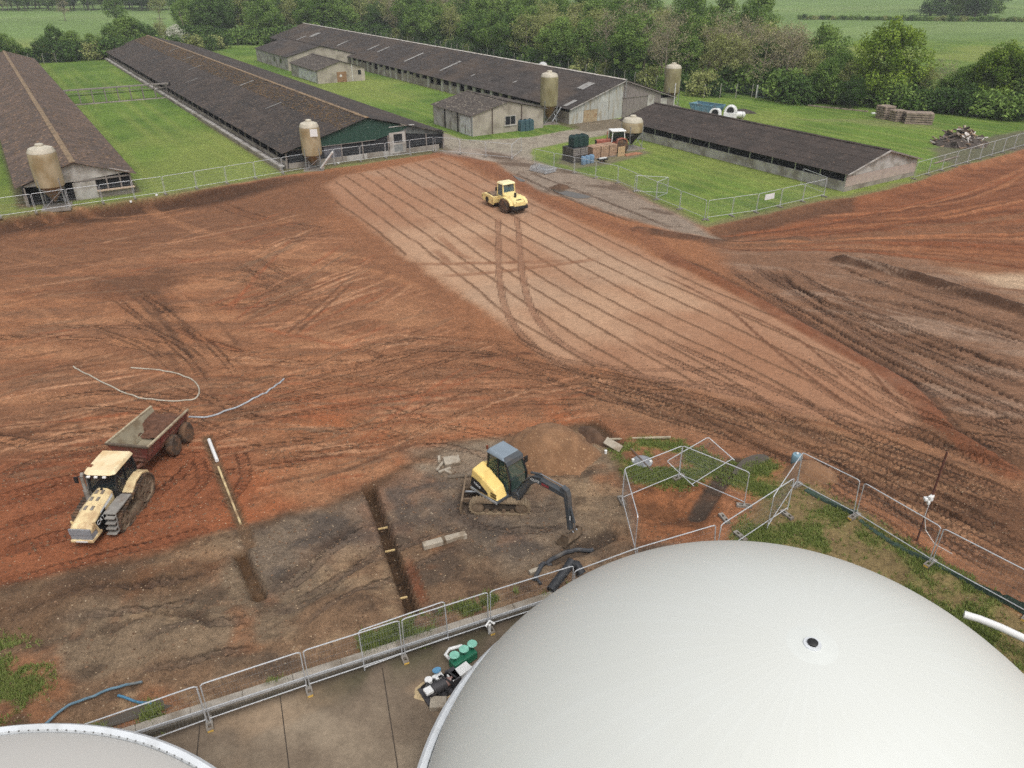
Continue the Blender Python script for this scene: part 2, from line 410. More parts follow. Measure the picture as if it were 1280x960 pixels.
deb = sdist(PX((1160, 185), (1290, 160), (1300, 182), (1200, 205), (1168, 200)))+edge
w_deb = sst(deb, -1, 1)*(1-w_dirt); paint(lin(98, 88, 78), w_deb*.8)
# bare soil under the barns' eaves and along the walls
for a in ((-.8, 11.8), (28.3, 53.2), (77, 102.5)):
    paint(lin(104, 92, 74), sst(np.minimum(s_-a[0], a[1]-s_), -.3, .3)*sst(t_, 96.5, 98)*.8)
# concrete yard ---------------------------------------------------------
wc = sst(kside+.16, -.05, .05)*sst(-(x_-6.0), 0, .1)
conc = lin(144, 129, 110)
paint(conc, wc)
cn = fbm(x_, y_, 2.4, 4, 71); cn2 = fbm(x_*.6-y_*.4, y_*.8+x_*.5, 3.5, 4, 73)
paint(lin(104, 90, 76), wc*sst(cn2, .45, .68)*.75)
paint(lin(150, 128, 104), wc*sst(cn, .52, .7)*.6)
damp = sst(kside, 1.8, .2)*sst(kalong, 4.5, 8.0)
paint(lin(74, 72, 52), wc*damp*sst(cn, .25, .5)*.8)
paint(lin(66, 58, 50), wc*sst(kside, .55, .1)*.6)  # shadow line at the kerb foot, painted onto the slab
# ---- heights of the worked ground
dirtw = np.clip(w_dirt-w_gr*.8-wc, 0, 1)
z += dirtw*((fbm(x_, y_, 1.1, 4, 81)-.5)*.10+(fbm(x_, y_, 6, 3, 82)-.5)*.18)*(1-.82*w_roll)
z += leftz*(streak-.5)*.16*(1-w_roll)+sst(fr, -1.8, 1.2)*(frs-.5)*.22+w_rut*(rstreak-.5)*.25
z += w_works*((fbm(x_, y_, 2.2, 4, 83)-.5)*.55+(fbm(x_, y_, .8, 3, 84)-.5)*.22)*(1-wc)*sst(dW, .0, 1.2)*sst(-kside, .2, 1.5)
def bump(u, v, h, rx, ry=None, rot=0):
    global z
    p = G(u, v); ry = ry or rx; c, s = math.cos(rot), math.sin(rot)
    a = ((x_-p.x)*c+(y_-p.y)*s)/rx; b = (-(x_-p.x)*s+(y_-p.y)*c)/ry
    z += h*np.exp(-(a*a+b*b))*(.75+.5*nf)
for u, v, h, rx, ry, rot in ((230, 800, .55, 1.6, .8, .3), (180, 790, .45, 1.0, .6, .4), (90, 760, .5, 2.0, .8, .35), (300, 770, .35, 1.2, .5, .2), (40, 790, -.35, 1.0, .5, .2), (430, 760, .3, 2.0, .9, .5), (620, 655, -.18, 2.0, .8, .2), (395, 668, -.25, .7, .3, .3),
                            (1010, 590, .55, 1.1, .9, 0), (1090, 655, .35, 2.0, .8, -.6), (1180, 720, .35, 2.2, .8, -.6), (1250, 770, .4, 1.6, .8, -.6), (130, 895, -.35, 1.4, .35, .3), (1170, 545, .22, 1.4, .7, -.5), (1230, 270, .9, 14, 6, .3), (840, 640, -.45, 1.4, .8, .2)):
    bump(u, v, h, rx, ry, rot)
# ---- tracks, grooves, ruts
TU = np.zeros(x_.shape); TV = np.zeros(x_.shape); TM = np.zeros(x_.shape)
PB = .35+.9*sst(fbm(x_, y_, 3.0, 3, 91), .32, .62)
gx = GX[ix0:ix1]; gy = GY[iy0:iy1]
def smooth_path(pts, n=8):
    pts = [Vector((p[0], p[1], 0)) for p in pts]
    if len(pts) < 3: return pts
    out = []
    for i in range(len(pts)-1):
        p0, p1, p2, p3 = pts[max(i-1, 0)], pts[i], pts[i+1], pts[min(i+2, len(pts)-1)]
        for k in range(n):
            t = k/n
            out.append(.5*((2*p1)+(p2-p0)*t+(2*p0-5*p1+4*p2-p3)*t*t+(3*p1-p0-3*p2+p3)*t*t*t))
    return out+[pts[-1]]
def offset(path, d):
    out = []
    for i, p in enumerate(path):
        e = (path[min(i+1, len(path)-1)]-path[max(i-1, 0)]).normalized(); out.append(p+Vector((-e.y, e.x, 0))*d)
    return out
def track(path, w, depth=.04, c=None, amt=.5, chev=0., berm=.5, fade=True, pb=False):
    acc = 0.; Lt = sum((b-a).length for a, b in zip(path, path[1:]))
    for a, b in zip(path, path[1:]):
        L = (b-a).length
        if L < 1e-6: continue
        m = w*1.6
        j0, j1 = np.searchsorted(gx, min(a.x, b.x)-m), np.searchsorted(gx, max(a.x, b.x)+m)
        i0, i1 = np.searchsorted(gy, min(a.y, b.y)-m), np.searchsorted(gy, max(a.y, b.y)+m)
        if j1 <= j0 or i1 <= i0: acc += L; continue
        sl = (slice(i0, i1), slice(j0, j1)); xs, ys = x_[sl], y_[sl]
        e = (b-a)/L; along = (xs-a.x)*e.x+(ys-a.y)*e.y; cr = -(xs-a.x)*e.y+(ys-a.y)*e.x
        ins = (along >= 0) & (along < L)
        q = np.abs(cr)/(w/2)
        wgt = (1-sst(q, .72, 1.08))*ins
        if fade:
            g = np.minimum(acc+along, Lt-acc-along); wgt = wgt*sst(g, 0, min(2.5, Lt*.25))
        z[sl] -= depth*wgt
        if berm: z[sl] += depth*berm*np.exp(-((q-1.25)/.22)**2)*ins
        if c is not None:
            k = (wgt*amt*(.55+.9*nf[sl])*(PB[sl] if pb else .95))[..., None]; k = np.clip(k, 0, 1); col[sl] = col[sl]*(1-k)+np.array(c[:3])*k
        if chev:
            mk = wgt > .25
            TU[sl] = np.where(mk, acc+along, TU[sl]); TV[sl] = np.where(mk, cr, TV[sl]); TM[sl] = np.where(mk, chev*wgt*(.4+.6*PB[sl]), TM[sl]*(1-wgt))
        acc += L
def ridge(path, w, h, c, amt, flat=.72):
    """one bank (h > 0) or trench (h < 0) whose cross-section is applied once along the whole path"""
    j0, j1 = np.searchsorted(gx, min(p.x for p in path)-w), np.searchsorted(gx, max(p.x for p in path)+w)
    i0, i1 = np.searchsorted(gy, min(p.y for p in path)-w), np.searchsorted(gy, max(p.y for p in path)+w)
    sl = (slice(i0, i1), slice(j0, j1)); xs, ys = x_[sl], y_[sl]; d2 = np.full(xs.shape, 1e9)
    for a, b in zip(path, path[1:]):
        ex_, ey_ = b.x-a.x, b.y-a.y; L2 = ex_*ex_+ey_*ey_+1e-9
        k = np.clip(((xs-a.x)*ex_+(ys-a.y)*ey_)/L2, 0, 1); d2 = np.minimum(d2, (xs-a.x-k*ex_)**2+(ys-a.y-k*ey_)**2)
    q = np.sqrt(d2)/(w/2)*(.85+.3*nf[sl]) if h > 0 else np.sqrt(d2)/(w/2)
    wg = 1-sst(q, flat if h < 0 else .1, 1.08)
    z[sl] += h*wg*(.7+.6*nf[sl] if h > 0 else 1)
    kk_ = np.clip((1-sst(q, .7, 1.15))*amt*(.6+.8*nf[sl]), 0, 1)[..., None]; col[sl] = col[sl]*(1-kk_)+np.array(c[:3])*kk_
def twin(pts, gauge, w, **k):
    p = smooth_path(pts)
    track(offset(p, gauge/2), w, **k); track(offset(p, -gauge/2), w, **k)
drk = lin(116, 84, 64); wet = lin(92, 68, 53)
rnd = random.Random(5)
# grooves between the rolled lanes
for i in range(11):
    s0 = 30.6+2.07*i; pts = []
    for j in range(24):
        t = 95-j*3.2
        if t < 22: break
        s = s0-.08*min(94-t, 49)+.14*math.sin(t*.21+i*1.7)+rnd.gauss(0, .05)
        p = W(s, t); pts.append(p)
    seg = []; p = smooth_path(pts, 3)
    for q in p:                                  # keep the stretch that lies on the rolled ground
        ok = float(sdist([(a.x, a.y) for a in roll_poly], np.array([[q.x]]), np.array([[q.y]]))[0, 0]) > -.2
        if ok: seg.append(q)
        elif len(seg) > 3: break
        else: seg = []
    if len(seg) > 3: track(seg, .27, depth=-.045, c=lin(104, 76, 56), amt=1.0, berm=0, fade=False)
# drum chatter patches and scuffs on the lanes
for i in range(22):
    s = rnd.uniform(30, 48); t = rnd.uniform(40, 92); p = W(s-.08*(94-t), t)
    L = rnd.uniform(1.2, 4); a = BROT+math.pi/2+rnd.gauss(0, .12) if rnd.random() < .45 else BROT+rnd.gauss(0, .4)
    d = Vector((math.cos(a), math.sin(a), 0))*L/2
    track([p-d, p+d], rnd.uniform(.25, .7), depth=.01, c=lin(134, 98, 76), amt=rnd.uniform(.2, .5), berm=0)
for pts in (((545, 292), (560, 305), (575, 318), (600, 326)), ((540, 310), (555, 322), (560, 332)), ((420, 330), (520, 330), (640, 328), (720, 325)), ((540, 345), (620, 340), (760, 322))):
    track(smooth_path(PX(*pts)), .8, depth=.03, c=lin(132, 92, 68), amt=.7)
# roller's path and the curve towards the right
path = PX((634, 268), (636, 300), (638, 340), (648, 385), (672, 420), (715, 450), (780, 474), (850, 488), (930, 505), (1020, 530))
twin(path, 2.0, .62, depth=.04, c=lin(138, 102, 80), amt=.8, chev=.8)
for pts in (((620, 420), (690, 455), (800, 470), (880, 470), (960, 480)), ((700, 462), (800, 486), (900, 512), (1000, 545), (1100, 590)), ((640, 440), (760, 490), (880, 500)), ((560, 440), (700, 470), (860, 520), (980, 560), (1120, 650), (1270, 745))):
    twin(PX(*pts), 1.9, .5, depth=.04, c=drk, amt=.42, chev=.7)
# chevron wheel marks across the right foreground
for pts in (((980, 470), (1060, 520), (1150, 560), (1290, 610)), ((1000, 440), (1100, 500), (1190, 550), (1300, 590)), ((930, 520), (1040, 555), (1140, 590), (1290, 660)), ((920, 535), (1020, 575), (1110, 620), (1290, 720)), ((1080, 480), (1170, 520), (1290, 560)), ((1120, 500), (1200, 530), (1300, 540)), ((860, 500), (980, 560), (1080, 590), (1290, 700)), ((800, 420), (950, 490), (1100, 560), (1290, 640))):
    twin(PX(*pts), 2.0, .62, depth=.05, c=lin(114, 82, 62), amt=.55, chev=1.0)
for pts in (((870, 500), (1000, 530), (1120, 585), (1290, 655)), ((960, 560), (1060, 600), (1200, 690)), ((1060, 580), (1180, 640), (1300, 690)), ((1000, 500), (1120, 540), (1290, 585)), ((780, 495), (900, 530), (960, 556))):
    track(smooth_path(PX(*pts)), .35, depth=.10, c=wet, amt=.85, berm=.8)
# curved lanes of the rolled area
for pts in (((820, 340), (900, 380), (960, 430), (1010, 470), (1080, 520)), ((900, 380), (990, 420), (1060, 475), (1120, 520)), ((975, 400), (1070, 450), (1110, 490), (1160, 530))):
    track(smooth_path(PX(*pts)), .34, depth=-.03, c=lin(108, 74, 54), amt=.85, berm=0)
# ruts on the right
for k, pts in enumerate((((974, 338), (1005, 366), (1080, 398), (1180, 438), (1300, 490)), ((985, 350), (1030, 378), (1110, 405), (1210, 440), (1300, 468)), ((1000, 375), (1080, 412), (1180, 455), (1300, 515)), ((1030, 365), (1150, 385), (1300, 435)), ((1040, 330), (1120, 362), (1300, 425)), ((950, 360), (1040, 410), (1150, 470), (1300, 540)))):
    track(smooth_path(PX(*pts)), .45, depth=.16, c=lin(66, 47, 37), amt=1.0, berm=.9)
for pts in (((920, 330), (1010, 390), (1130, 460), (1300, 540)), ((960, 330), (1080, 395), (1290, 480))):
    twin(PX(*pts), 2.2, .6, depth=.05, c=lin(98, 72, 58), amt=.6, chev=.9)
berm_p = smooth_path(PX((1052, 326), (1120, 342), (1180, 358), (1240, 378), (1310, 398)))
ridge(berm_p, 2.2, .55, lin(78, 56, 43), .95)
red_p = smooth_path(PX((838, 322), (900, 352), (960, 385), (1030, 425), (1100, 462), (1150, 500), (1185, 540), (1260, 590)))
ridge(red_p, 1.6, .18, lin(122, 76, 53), .75)
track(offset(red_p, .9), .6, depth=.08, c=lin(78, 56, 44), amt=.7)
bank_p = smooth_path(PX((800, 288), (860, 297), (900, 300), (960, 300), (1000, 296)))
ridge(bank_p, 2.2, .25, lin(84, 62, 50), .8)
red_e = smooth_path(PX((548, 192), (590, 200), (640, 225), (690, 255), (760, 280), (810, 300), (850, 330)))
ridge(red_e, 2.2, .06, lin(126, 84, 62), .6)
for pts in (((640, 215), (720, 252), (800, 280)), ((660, 215), (740, 245), (840, 285))):
    track(smooth_path(PX(*pts)), .5, depth=.06, c=lin(96, 76, 62), amt=.7, chev=.5)
# sweeping passes over the left part
for i in range(80):
    v = 250+rnd.random()**1.2*330; u = rnd.uniform(-80, 620)
    base = rnd.choice((0, 0, .18, -.25, -.5))
    L = rnd.uniform(60, 300); a = base+rnd.gauss(0, .10); k = rnd.gauss(0, .12)
    pts = []
    for j in range(5):
        q = j/4-.5; pts.append((u+q*L*math.cos(a), v-q*L*math.sin(a)*.6+k*L*(q*q)*1.6))
    pts = [(uu, vv) for uu, vv in pts if vv > 236+.0*uu]
    if len(pts) < 3: continue
    if any(float(sdist([(p.x, p.y) for p in roll_poly], np.array([[G(*pp).x]]), np.array([[G(*pp).y]]))[0, 0]) > -1 for pp in pts): continue
    light = rnd.random() < .45
    f = twin if rnd.random() < .55 else None
    args = dict(depth=.0 if light else .045, c=lin(170, 122, 90) if light else rnd.choice((lin(108, 76, 58), lin(122, 80, 56), lin(146, 88, 58))), amt=rnd.uniform(.18, .42), chev=.6 if rnd.random() < .4 else 0, pb=True)
    if f: twin(PX(*pts), 2.0, .55, **args)
    else: track(smooth_path(PX(*pts)), rnd.uniform(.4, 1.6), **args)
def region_streaks(n, poly, ang, ja, Lr, wr, curv, cols, amt, seed):
    q = random.Random(seed); xs = [p[0] for p in poly]; ys = [p[1] for p in poly]
    def inside(u, v):
        c = False
        for i in range(len(poly)):
            (x1, y1), (x2, y2) = poly[i], poly[(i+1) % len(poly)]
            if (y1 > v) != (y2 > v) and u < (x2-x1)*(v-y1)/(y2-y1)+x1: c = not c
        return c
    done = 0; tries = 0
    while done < n and tries < n*20:
        tries += 1; u, v = q.uniform(min(xs), max(xs)), q.uniform(min(ys), max(ys))
        if not inside(u, v): continue
        L = q.uniform(*Lr); a = ang+q.gauss(0, ja); k = curv*q.uniform(.3, 1.4); pts = []
        for j in range(5):
            e = j/4-.5; pts.append((u+e*L*math.cos(a), v-e*L*math.sin(a)+k*L*(e*e-.08)))
        pts = [p for p in pts if inside(*p)]
        if len(pts) < 3: continue
        done += 1
        w = q.uniform(*wr); c = q.choice(cols); path_ = smooth_path(PX(*pts), 4)
        track(path_, w, depth=q.choice((.03, .02, -.025)), c=c, amt=q.uniform(*amt), berm=.4, pb=q.random() < .5)
        if q.random() < .4: track(offset(path_, w*2.2), w*.8, depth=.02, c=c, amt=q.uniform(*amt), berm=.3)
SC_ = [lin(100, 68, 50), lin(112, 76, 55), lin(176, 128, 98), lin(186, 142, 112), lin(150, 92, 64), lin(128, 100, 80)]
region_streaks(90, [(300, 290), (420, 275), (600, 405), (640, 440), (480, 450), (330, 440), (240, 380)], .30, .22, (60, 200), (.25, .5), .05, SC_, (.3, .7), 1)
region_streaks(90, [(-40, 440), (240, 430), (420, 470), (330, 620), (200, 560), (-40, 640)], .16, .10, (90, 260), (.2, .45), -.10, SC_, (.3, .65), 2)
region_streaks(100, [(230, 430), (640, 425), (780, 470), (760, 520), (560, 545), (450, 600), (300, 620), (250, 520)], .10, .16, (90, 260), (.2, .45), .10, SC_, (.3, .7), 3)
region_streaks(60, [(-40, 330), (30, 300), (380, 250), (420, 270), (240, 360), (60, 440), (-40, 440)], .10, .10, (80, 240), (.3, .6), .0, SC_, (.2, .5), 4)
region_streaks(16, [(120, 350), (240, 350), (330, 470), (280, 500), (180, 440)], -.75, .12, (50, 130), (.25, .5), .1, [lin(92, 66, 50), lin(104, 74, 56), lin(160, 116, 88)], (.3, .7), 5)
region_streaks(80, [(700, 470), (900, 500), (1060, 540), (1290, 600), (1290, 740), (1160, 650), (1000, 570), (860, 535), (760, 520)], -.36, .10, (80, 260), (.16, .4), .05, [lin(92, 66, 50), lin(104, 76, 58), lin(150, 114, 88), lin(164, 126, 98)], (.35, .75), 6)
region_streaks(45, [(930, 320), (1060, 310), (1290, 370), (1290, 540), (1170, 480), (1020, 395)], -.30, .07, (90, 280), (.2, .5), .12, [lin(84, 62, 50), lin(96, 72, 58), lin(150, 126, 110), lin(140, 112, 94), lin(120, 92, 74)], (.35, .75), 7)
qf = random.Random(8)
for i in range(46):                                  # passes fanning out over the red bank
    r_ = qf.random(); u0 = qf.uniform(880, 1100); e_v = 192+r_*150; v0 = 292-max(0, u0-930)*.02+r_*14
    u1 = 1310; f0 = (u0-880)/430; um = (u0+u1)/2; vm = v0+(e_v-v0)*.36
    vs_ = v0+(e_v-v0)*f0*.8
    P_ = [(u0, vs_), (um, max(vm, 250-(um-1068)*.3) if um > 1068 else max(vm, 272)), (u1, e_v)]
    track(smooth_path(PX(*P_), 8), qf.uniform(.3, .9), depth=qf.choice((.05, .03, -.03)), c=qf.choice((lin(100, 62, 43), lin(112, 70, 48), lin(164, 112, 80), lin(150, 92, 62), lin(128, 94, 72))), amt=qf.uniform(.3, .7), berm=.4)
for pts in (((150, 362), (200, 400), (250, 440), (280, 480)), ((120, 400), (200, 430), (250, 470)), ((300, 320), (350, 350), (380, 365)), ((230, 340), (310, 345), (390, 370)), ((380, 470), (470, 440), (560, 430), (650, 440)), ((300, 500), (420, 470), (540, 450), (640, 455)), ((280, 520), (430, 500), (560, 480), (700, 480)), ((330, 560), (480, 540), (600, 500), (760, 490)), ((0, 520), (120, 500), (240, 510)), ((-20, 590), (60, 560), (150, 545), (230, 530)), ((250, 520), (330, 500), (430, 480), (560, 440), (600, 420))):
    twin(PX(*pts), 1.9, .5, depth=.03, c=rnd.choice((drk, lin(118, 82, 60))), amt=.28, chev=.6)
for pts in (((-40, 690), (60, 655), (130, 640), (190, 600), (230, 560)), ((-40, 720), (80, 690), (180, 665), (280, 640)), ((-20, 650), (80, 620), (160, 580)), ((240, 640), (280, 600), (270, 560)), ((-40, 620), (60, 590), (150, 570))):
    twin(PX(*pts), 2.1, .6, depth=.04, c=lin(116, 68, 46), amt=.45, chev=.8)
for pts in (((300, 760), (380, 740), (440, 690), (500, 650)), ((340, 790), (420, 740), (520, 690), (600, 660)), ((60, 760), (160, 750), (260, 730)), ((150, 830), (240, 810), (330, 790)), ((550, 620), (640, 650), (720, 640))):
    twin(PX(*pts), 1.5, .42, depth=.05, c=lin(92, 78, 68), amt=.5, chev=.5)
for pts in (((-20, 780), (80, 745), (200, 730), (290, 700)), ((120, 800), (200, 770), (280, 790)), ((330, 740), (400, 690), (450, 650))):
    track(smooth_path(PX(*pts)), .5, depth=.14, c=lin(70, 54, 44), amt=.6, berm=.8)
# trenches of the works area
def trench(pts, w, depth, c):
    ridge(smooth_path(pts), w, -depth, c, 1.0, flat=.8)
trench(PX((462, 612), (478, 655), (497, 710), (516, 764)), .62, .75, lin(72, 54, 38))
track(smooth_path(PX((505, 690), (522, 730), (535, 765))), .5, depth=.1, c=lin(110, 66, 44), amt=.8)
trench(PX((300, 690), (312, 718), (324, 746)), .62, .45, lin(84, 62, 42))
trench(PX((258, 545), (278, 598), (300, 652), (312, 680)), .55, .18, lin(108, 86, 66))
trench(PX((922, 576), (905, 596), (886, 622), (872, 642)), 1.0, .12, lin(74, 62, 54))
trench(PX((690, 700), (715, 690), (760, 670)), .9, .25, lin(74, 62, 52))
trench(PX((742, 530), (760, 545), (770, 552)), 1.0, .3, lin(80, 62, 48))
# write back
z = np.where(wc > .5, -.34, z)
z = np.where((dD < -.6) & (wc < .5), ZH[SL], z)
lum = (col@np.array([.3, .55, .15]))[..., None]; kk = (.08*np.clip(w_dirt-wc, 0, 1))[..., None]; hue = (np.clip(w_dirt-wc-w_gr, 0, 1)*(1-.65*w_roll)*(1-.6*w_works))[..., None]
col = col*(1-hue+hue*np.array([.94, .91, .84]))
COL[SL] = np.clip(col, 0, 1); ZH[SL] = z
GR = np.ones(x_.shape)*(1-w_dirt)*(1-w_gr)*(1-wc)*(1-w_yard)*(1-w_sk*.8)*(1-w_deb)
GR = np.maximum(GR, np.maximum(w_v*sst(vn, .4, .6), w_p)*.9)
GRASS[SL] = GR
TUa = np.zeros(X.shape); TVa = np.zeros(X.shape); TMa = np.zeros(X.shape)
TUa[SL] = TU; TVa[SL] = TV; TMa[SL] = TM*(1-wc)*(dD > -.3)
ROLLa = np.zeros(X.shape); ROLLa[SL] = np.maximum(w_roll*.7, wc)
def ground_z(x, y):
    j = int(np.clip(np.searchsorted(GX, x)-1, 0, NX-2)); i = int(np.clip(np.searchsorted(GY, y)-1, 0, NY-2))
    fx = (x-GX[j])/(GX[j+1]-GX[j]); fy = (y-GY[i])/(GY[i+1]-GY[i])
    return float((ZH[i, j]*(1-fx)+ZH[i, j+1]*fx)*(1-fy)+(ZH[i+1, j]*(1-fx)+ZH[i+1, j+1]*fx)*fy)
def on(p, dz=0.0): return Vector((p[0], p[1], ground_z(p[0], p[1])+dz))
# zones -> objects
ZONE = np.zeros(X.shape, np.int8)                # 0 grass 1 earth 2 gravel 3 concrete
zn = np.zeros(x_.shape, np.int8); zn[w_dirt > .5] = 1; zn[w_gr > .5] = 2; zn[wc > .5] = 3
zn[(w_v > .5)] = np.where(wc[w_v > .5] > .5, 3, 0)
ZONE[SL] = zn
# the near ground outside the detailed field (behind and beside the camera) follows the nearest zone
outer = (Y < 10) & (np.abs(X) < 60); ZONE[outer] = 3; COL[outer] = np.array(conc[:3]); ZH[outer] = -.34; GRASS[outer] = 0
m = bpy.data.materials.new('terrain'); m.use_nodes = True; nt = m.node_tree; N = nt.nodes; L = nt.links; p = N['Principled BSDF']
p.inputs['Roughness'].default_value = .92; p.inputs['Specular IOR Level'].default_value = .25
def attr(n):
    a = N.new('ShaderNodeAttribute'); a.attribute_name = n; return a
def math_(op, a, b=None, c=None):
    q = N.new('ShaderNodeMath'); q.operation = op
    for i, s in enumerate((a, b, c)):
        if s is None: continue
        if isinstance(s, (int, float)): q.inputs[i].default_value = s
        else: L.new(s, q.inputs[i])
    return q.outputs[0]
geo = N.new('ShaderNodeNewGeometry'); pos = geo.outputs['Position']
def nz_(sc, det=4, rough=.55, vec=None):
    n = N.new('ShaderNodeTexNoise'); n.inputs['Scale'].default_value = sc; n.inputs['Detail'].default_value = det; n.inputs['Roughness'].default_value = rough; L.new(vec or pos, n.inputs['Vector']); return n.outputs['Fac']
ca = attr('albedo').outputs['Color']; gr = attr('grass').outputs['Fac']; tu = attr('track_u').outputs['Fac']; tv = attr('track_v').outputs['Fac']; tm = attr('track_m').outputs['Fac']; fl = attr('flat').outputs['Fac']
n1 = nz_(1.1, 6, .68); n2 = nz_(4, 6, .78); n3 = nz_(.25, 4)
f = math_('ADD', math_('MULTIPLY', math_('SUBTRACT', n1, .5), 1.05), math_('MULTIPLY', math_('SUBTRACT', n2, .5), 1.7))
f = math_('ADD', f, math_('MULTIPLY', math_('SUBTRACT', nz_(13, 3, .7), .5), 1.15))
f = math_('ADD', math_('ADD', f, 1.0), math_('MULTIPLY', math_('SUBTRACT', n3, .5), .25))
# chevron lugs pressed into the tracks
ph = math_('ADD', math_('MULTIPLY', tu, 2*math.pi/.34), math_('MULTIPLY', math_('ABSOLUTE', tv), 9.0))
lug = math_('MULTIPLY', math_('SUBTRACT', math_('SMOOTH_MAX', math_('SINE', ph), 0, .2), .3), tm)
lug = math_('MULTIPLY', lug, math_('ADD', .35, nz_(1.7, 2)))
f = math_('ADD', 1.0, math_('MULTIPLY', math_('SUBTRACT', f, 1.0), math_('SUBTRACT', 1.0, math_('MULTIPLY', fl, .5))))
f = math_('SUBTRACT', f, math_('MULTIPLY', lug, .26))
sv = N.new('ShaderNodeVectorMath'); sv.operation = 'SCALE'; L.new(ca, sv.inputs[0]); L.new(math_('MAXIMUM', f, .2), sv.inputs['Scale'])
# pale flints in the soil
vo = N.new('ShaderNodeTexVoronoi'); vo.inputs['Scale'].default_value = 3.1; L.new(pos, vo.inputs['Vector'])
st_ = math_('MULTIPLY', math_('LESS_THAN', vo.outputs['Distance'], .10), math_('GREATER_THAN', nz_(.7, 3), .5))
st_ = math_('MULTIPLY', st_, math_('SUBTRACT', 1, math_('MAXIMUM', gr, fl)))
mx = N.new('ShaderNodeMix'); mx.data_type = 'RGBA'; L.new(math_('MULTIPLY', st_, .55), mx.inputs[0]); L.new(sv.outputs[0], mx.inputs[6]); mx.inputs[7].default_value = lin(196, 178, 152)
L.new(mx.outputs[2], p.inputs['Base Color'])
bh = math_('ADD', math_('MULTIPLY', nz_(3.2, 6, .65), .16), math_('MULTIPLY', lug, -.07))
bh = math_('ADD', math_('MULTIPLY', bh, math_('SUBTRACT', 1, math_('MULTIPLY', fl, .75))), math_('MULTIPLY', math_('MULTIPLY', nz_(6, 3), gr), .25))
bp = N.new('ShaderNodeBump'); bp.inputs['Strength'].default_value = .9; bp.inputs['Distance'].default_value = 1.0; L.new(bh, bp.inputs['Height']); L.new(bp.outputs[0], p.inputs['Normal'])
TERR = m
vid = np.arange(NY*NX).reshape(NY, NX)
quads = np.stack([vid[:-1, :-1], vid[:-1, 1:], vid[1:, 1:], vid[1:, :-1]], -1).reshape(-1, 4)
fz = ZONE[:-1, :-1].reshape(-1)
co = np.stack([X, Y, ZH], -1).reshape(-1, 3).astype(np.float32)
cola = np.concatenate([COL, np.ones(X.shape+(1,))], -1).reshape(-1, 4).astype(np.float32)
def zone_mesh(name, q):
    used, inv = np.unique(q, return_inverse=True); fi = inv.reshape(q.shape)
    me = bpy.data.meshes.new(name); me.vertices.add(len(used)); me.loops.add(fi.size); me.polygons.add(len(fi))
    me.vertices.foreach_set('co', co[used].ravel()); me.loops.foreach_set('vertex_index', fi.ravel().astype(np.int32))
    me.polygons.foreach_set('loop_start', np.arange(0, fi.size, 4, dtype=np.int32)); me.polygons.foreach_set('loop_total', np.full(len(fi), 4, np.int32))
    me.polygons.foreach_set('use_smooth', np.ones(len(fi), bool)); me.update(calc_edges=True)
    a = me.attributes.new('albedo', 'FLOAT_COLOR', 'POINT'); a.data.foreach_set('color', cola[used].ravel())
    for n, arr in (('grass', GRASS), ('track_u', TUa), ('track_v', TVa), ('track_m', TMa), ('flat', ROLLa)):
        a = me.attributes.new(n, 'FLOAT', 'POINT'); a.data.foreach_set('value', arr.reshape(-1)[used].astype(np.float32))
    me.materials.append(TERR)
    o = bpy.data.objects.new(name, me); C.objects.link(o); o['kind'] = 'structure'
    return o
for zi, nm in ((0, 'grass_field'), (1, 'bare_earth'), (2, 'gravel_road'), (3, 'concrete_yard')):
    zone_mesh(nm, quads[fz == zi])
# ================================================================== BUILDINGS
rb = random.Random(11)
M_roof1 = mat('roof_sheet_brown', lin(92, 76, 66), .95, var=.3, scale=.6, dirt=lin(76, 66, 60), dirt_amt=.45, dirt_scale=.25, speck=lin(142, 112, 86), speck_amt=.42, speck_scale=2.4, tint=.16, bump=.6, bscale=9)
M_roof2 = mat('roof_sheet_dark', lin(64, 55, 50), .95, var=.4, scale=.4, dirt=lin(48, 44, 42), dirt_amt=.5, dirt_scale=.16, speck=lin(104, 88, 72), speck_amt=.4, speck_scale=2.2, tint=.16, bump=.6, bscale=9)
M_roof3 = mat('roof_sheet_charcoal', lin(62, 56, 53), .95, var=.28, scale=.5, dirt=lin(84, 71, 60), dirt_amt=.42, dirt_scale=.12, speck=lin(104, 94, 84), speck_amt=.2, speck_scale=2.0, tint=.18, bump=.6, bscale=9)
M_roof4 = mat('roof_sheet_umber', lin(64, 55, 50), .95, var=.25, scale=.7, dirt=lin(52, 46, 42), dirt_amt=.4, dirt_scale=.3, speck=lin(104, 86, 72), speck_amt=.25, speck_scale=3, tint=.14, bump=.6, bscale=9)
M_roof5 = mat('roof_sheet_lichen', lin(78, 70, 64), .95, var=.3, scale=1.0, dirt=lin(68, 62, 58), dirt_amt=.4, dirt_scale=.5, speck=lin(150, 140, 122), speck_amt=.4, speck_scale=3.2, tint=.16, bump=.6, bscale=9)
M_moss = mat('moss_lumps', lin(106, 84, 60), 1, var=.4, scale=2.0, dirt=lin(78, 70, 50), dirt_amt=.5, dirt_scale=1.5, bump=1, bscale=12)
M_block = mat('blockwork', lin(150, 142, 132), .9, var=.16, scale=1.2, dirt=lin(110, 100, 88), dirt_amt=.5, dirt_scale=.5, bump=.3, bscale=14)
M_blockw = mat('whitewashed_wall', lin(178, 174, 168), .9, var=.12, scale=1.5, dirt=lin(126, 118, 106), dirt_amt=.5, dirt_scale=.7, bump=.2, bscale=14)
M_render = mat('render_cream', lin(170, 161, 147), .9, var=.12, scale=.8, dirt=lin(128, 119, 106), dirt_amt=.45, dirt_scale=.5, bump=.2)
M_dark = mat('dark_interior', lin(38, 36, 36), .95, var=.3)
M_black = mat('black_netting', lin(28, 30, 34), .9, var=.4, scale=4, dirt=lin(70, 72, 74), dirt_amt=.15, dirt_scale=2)
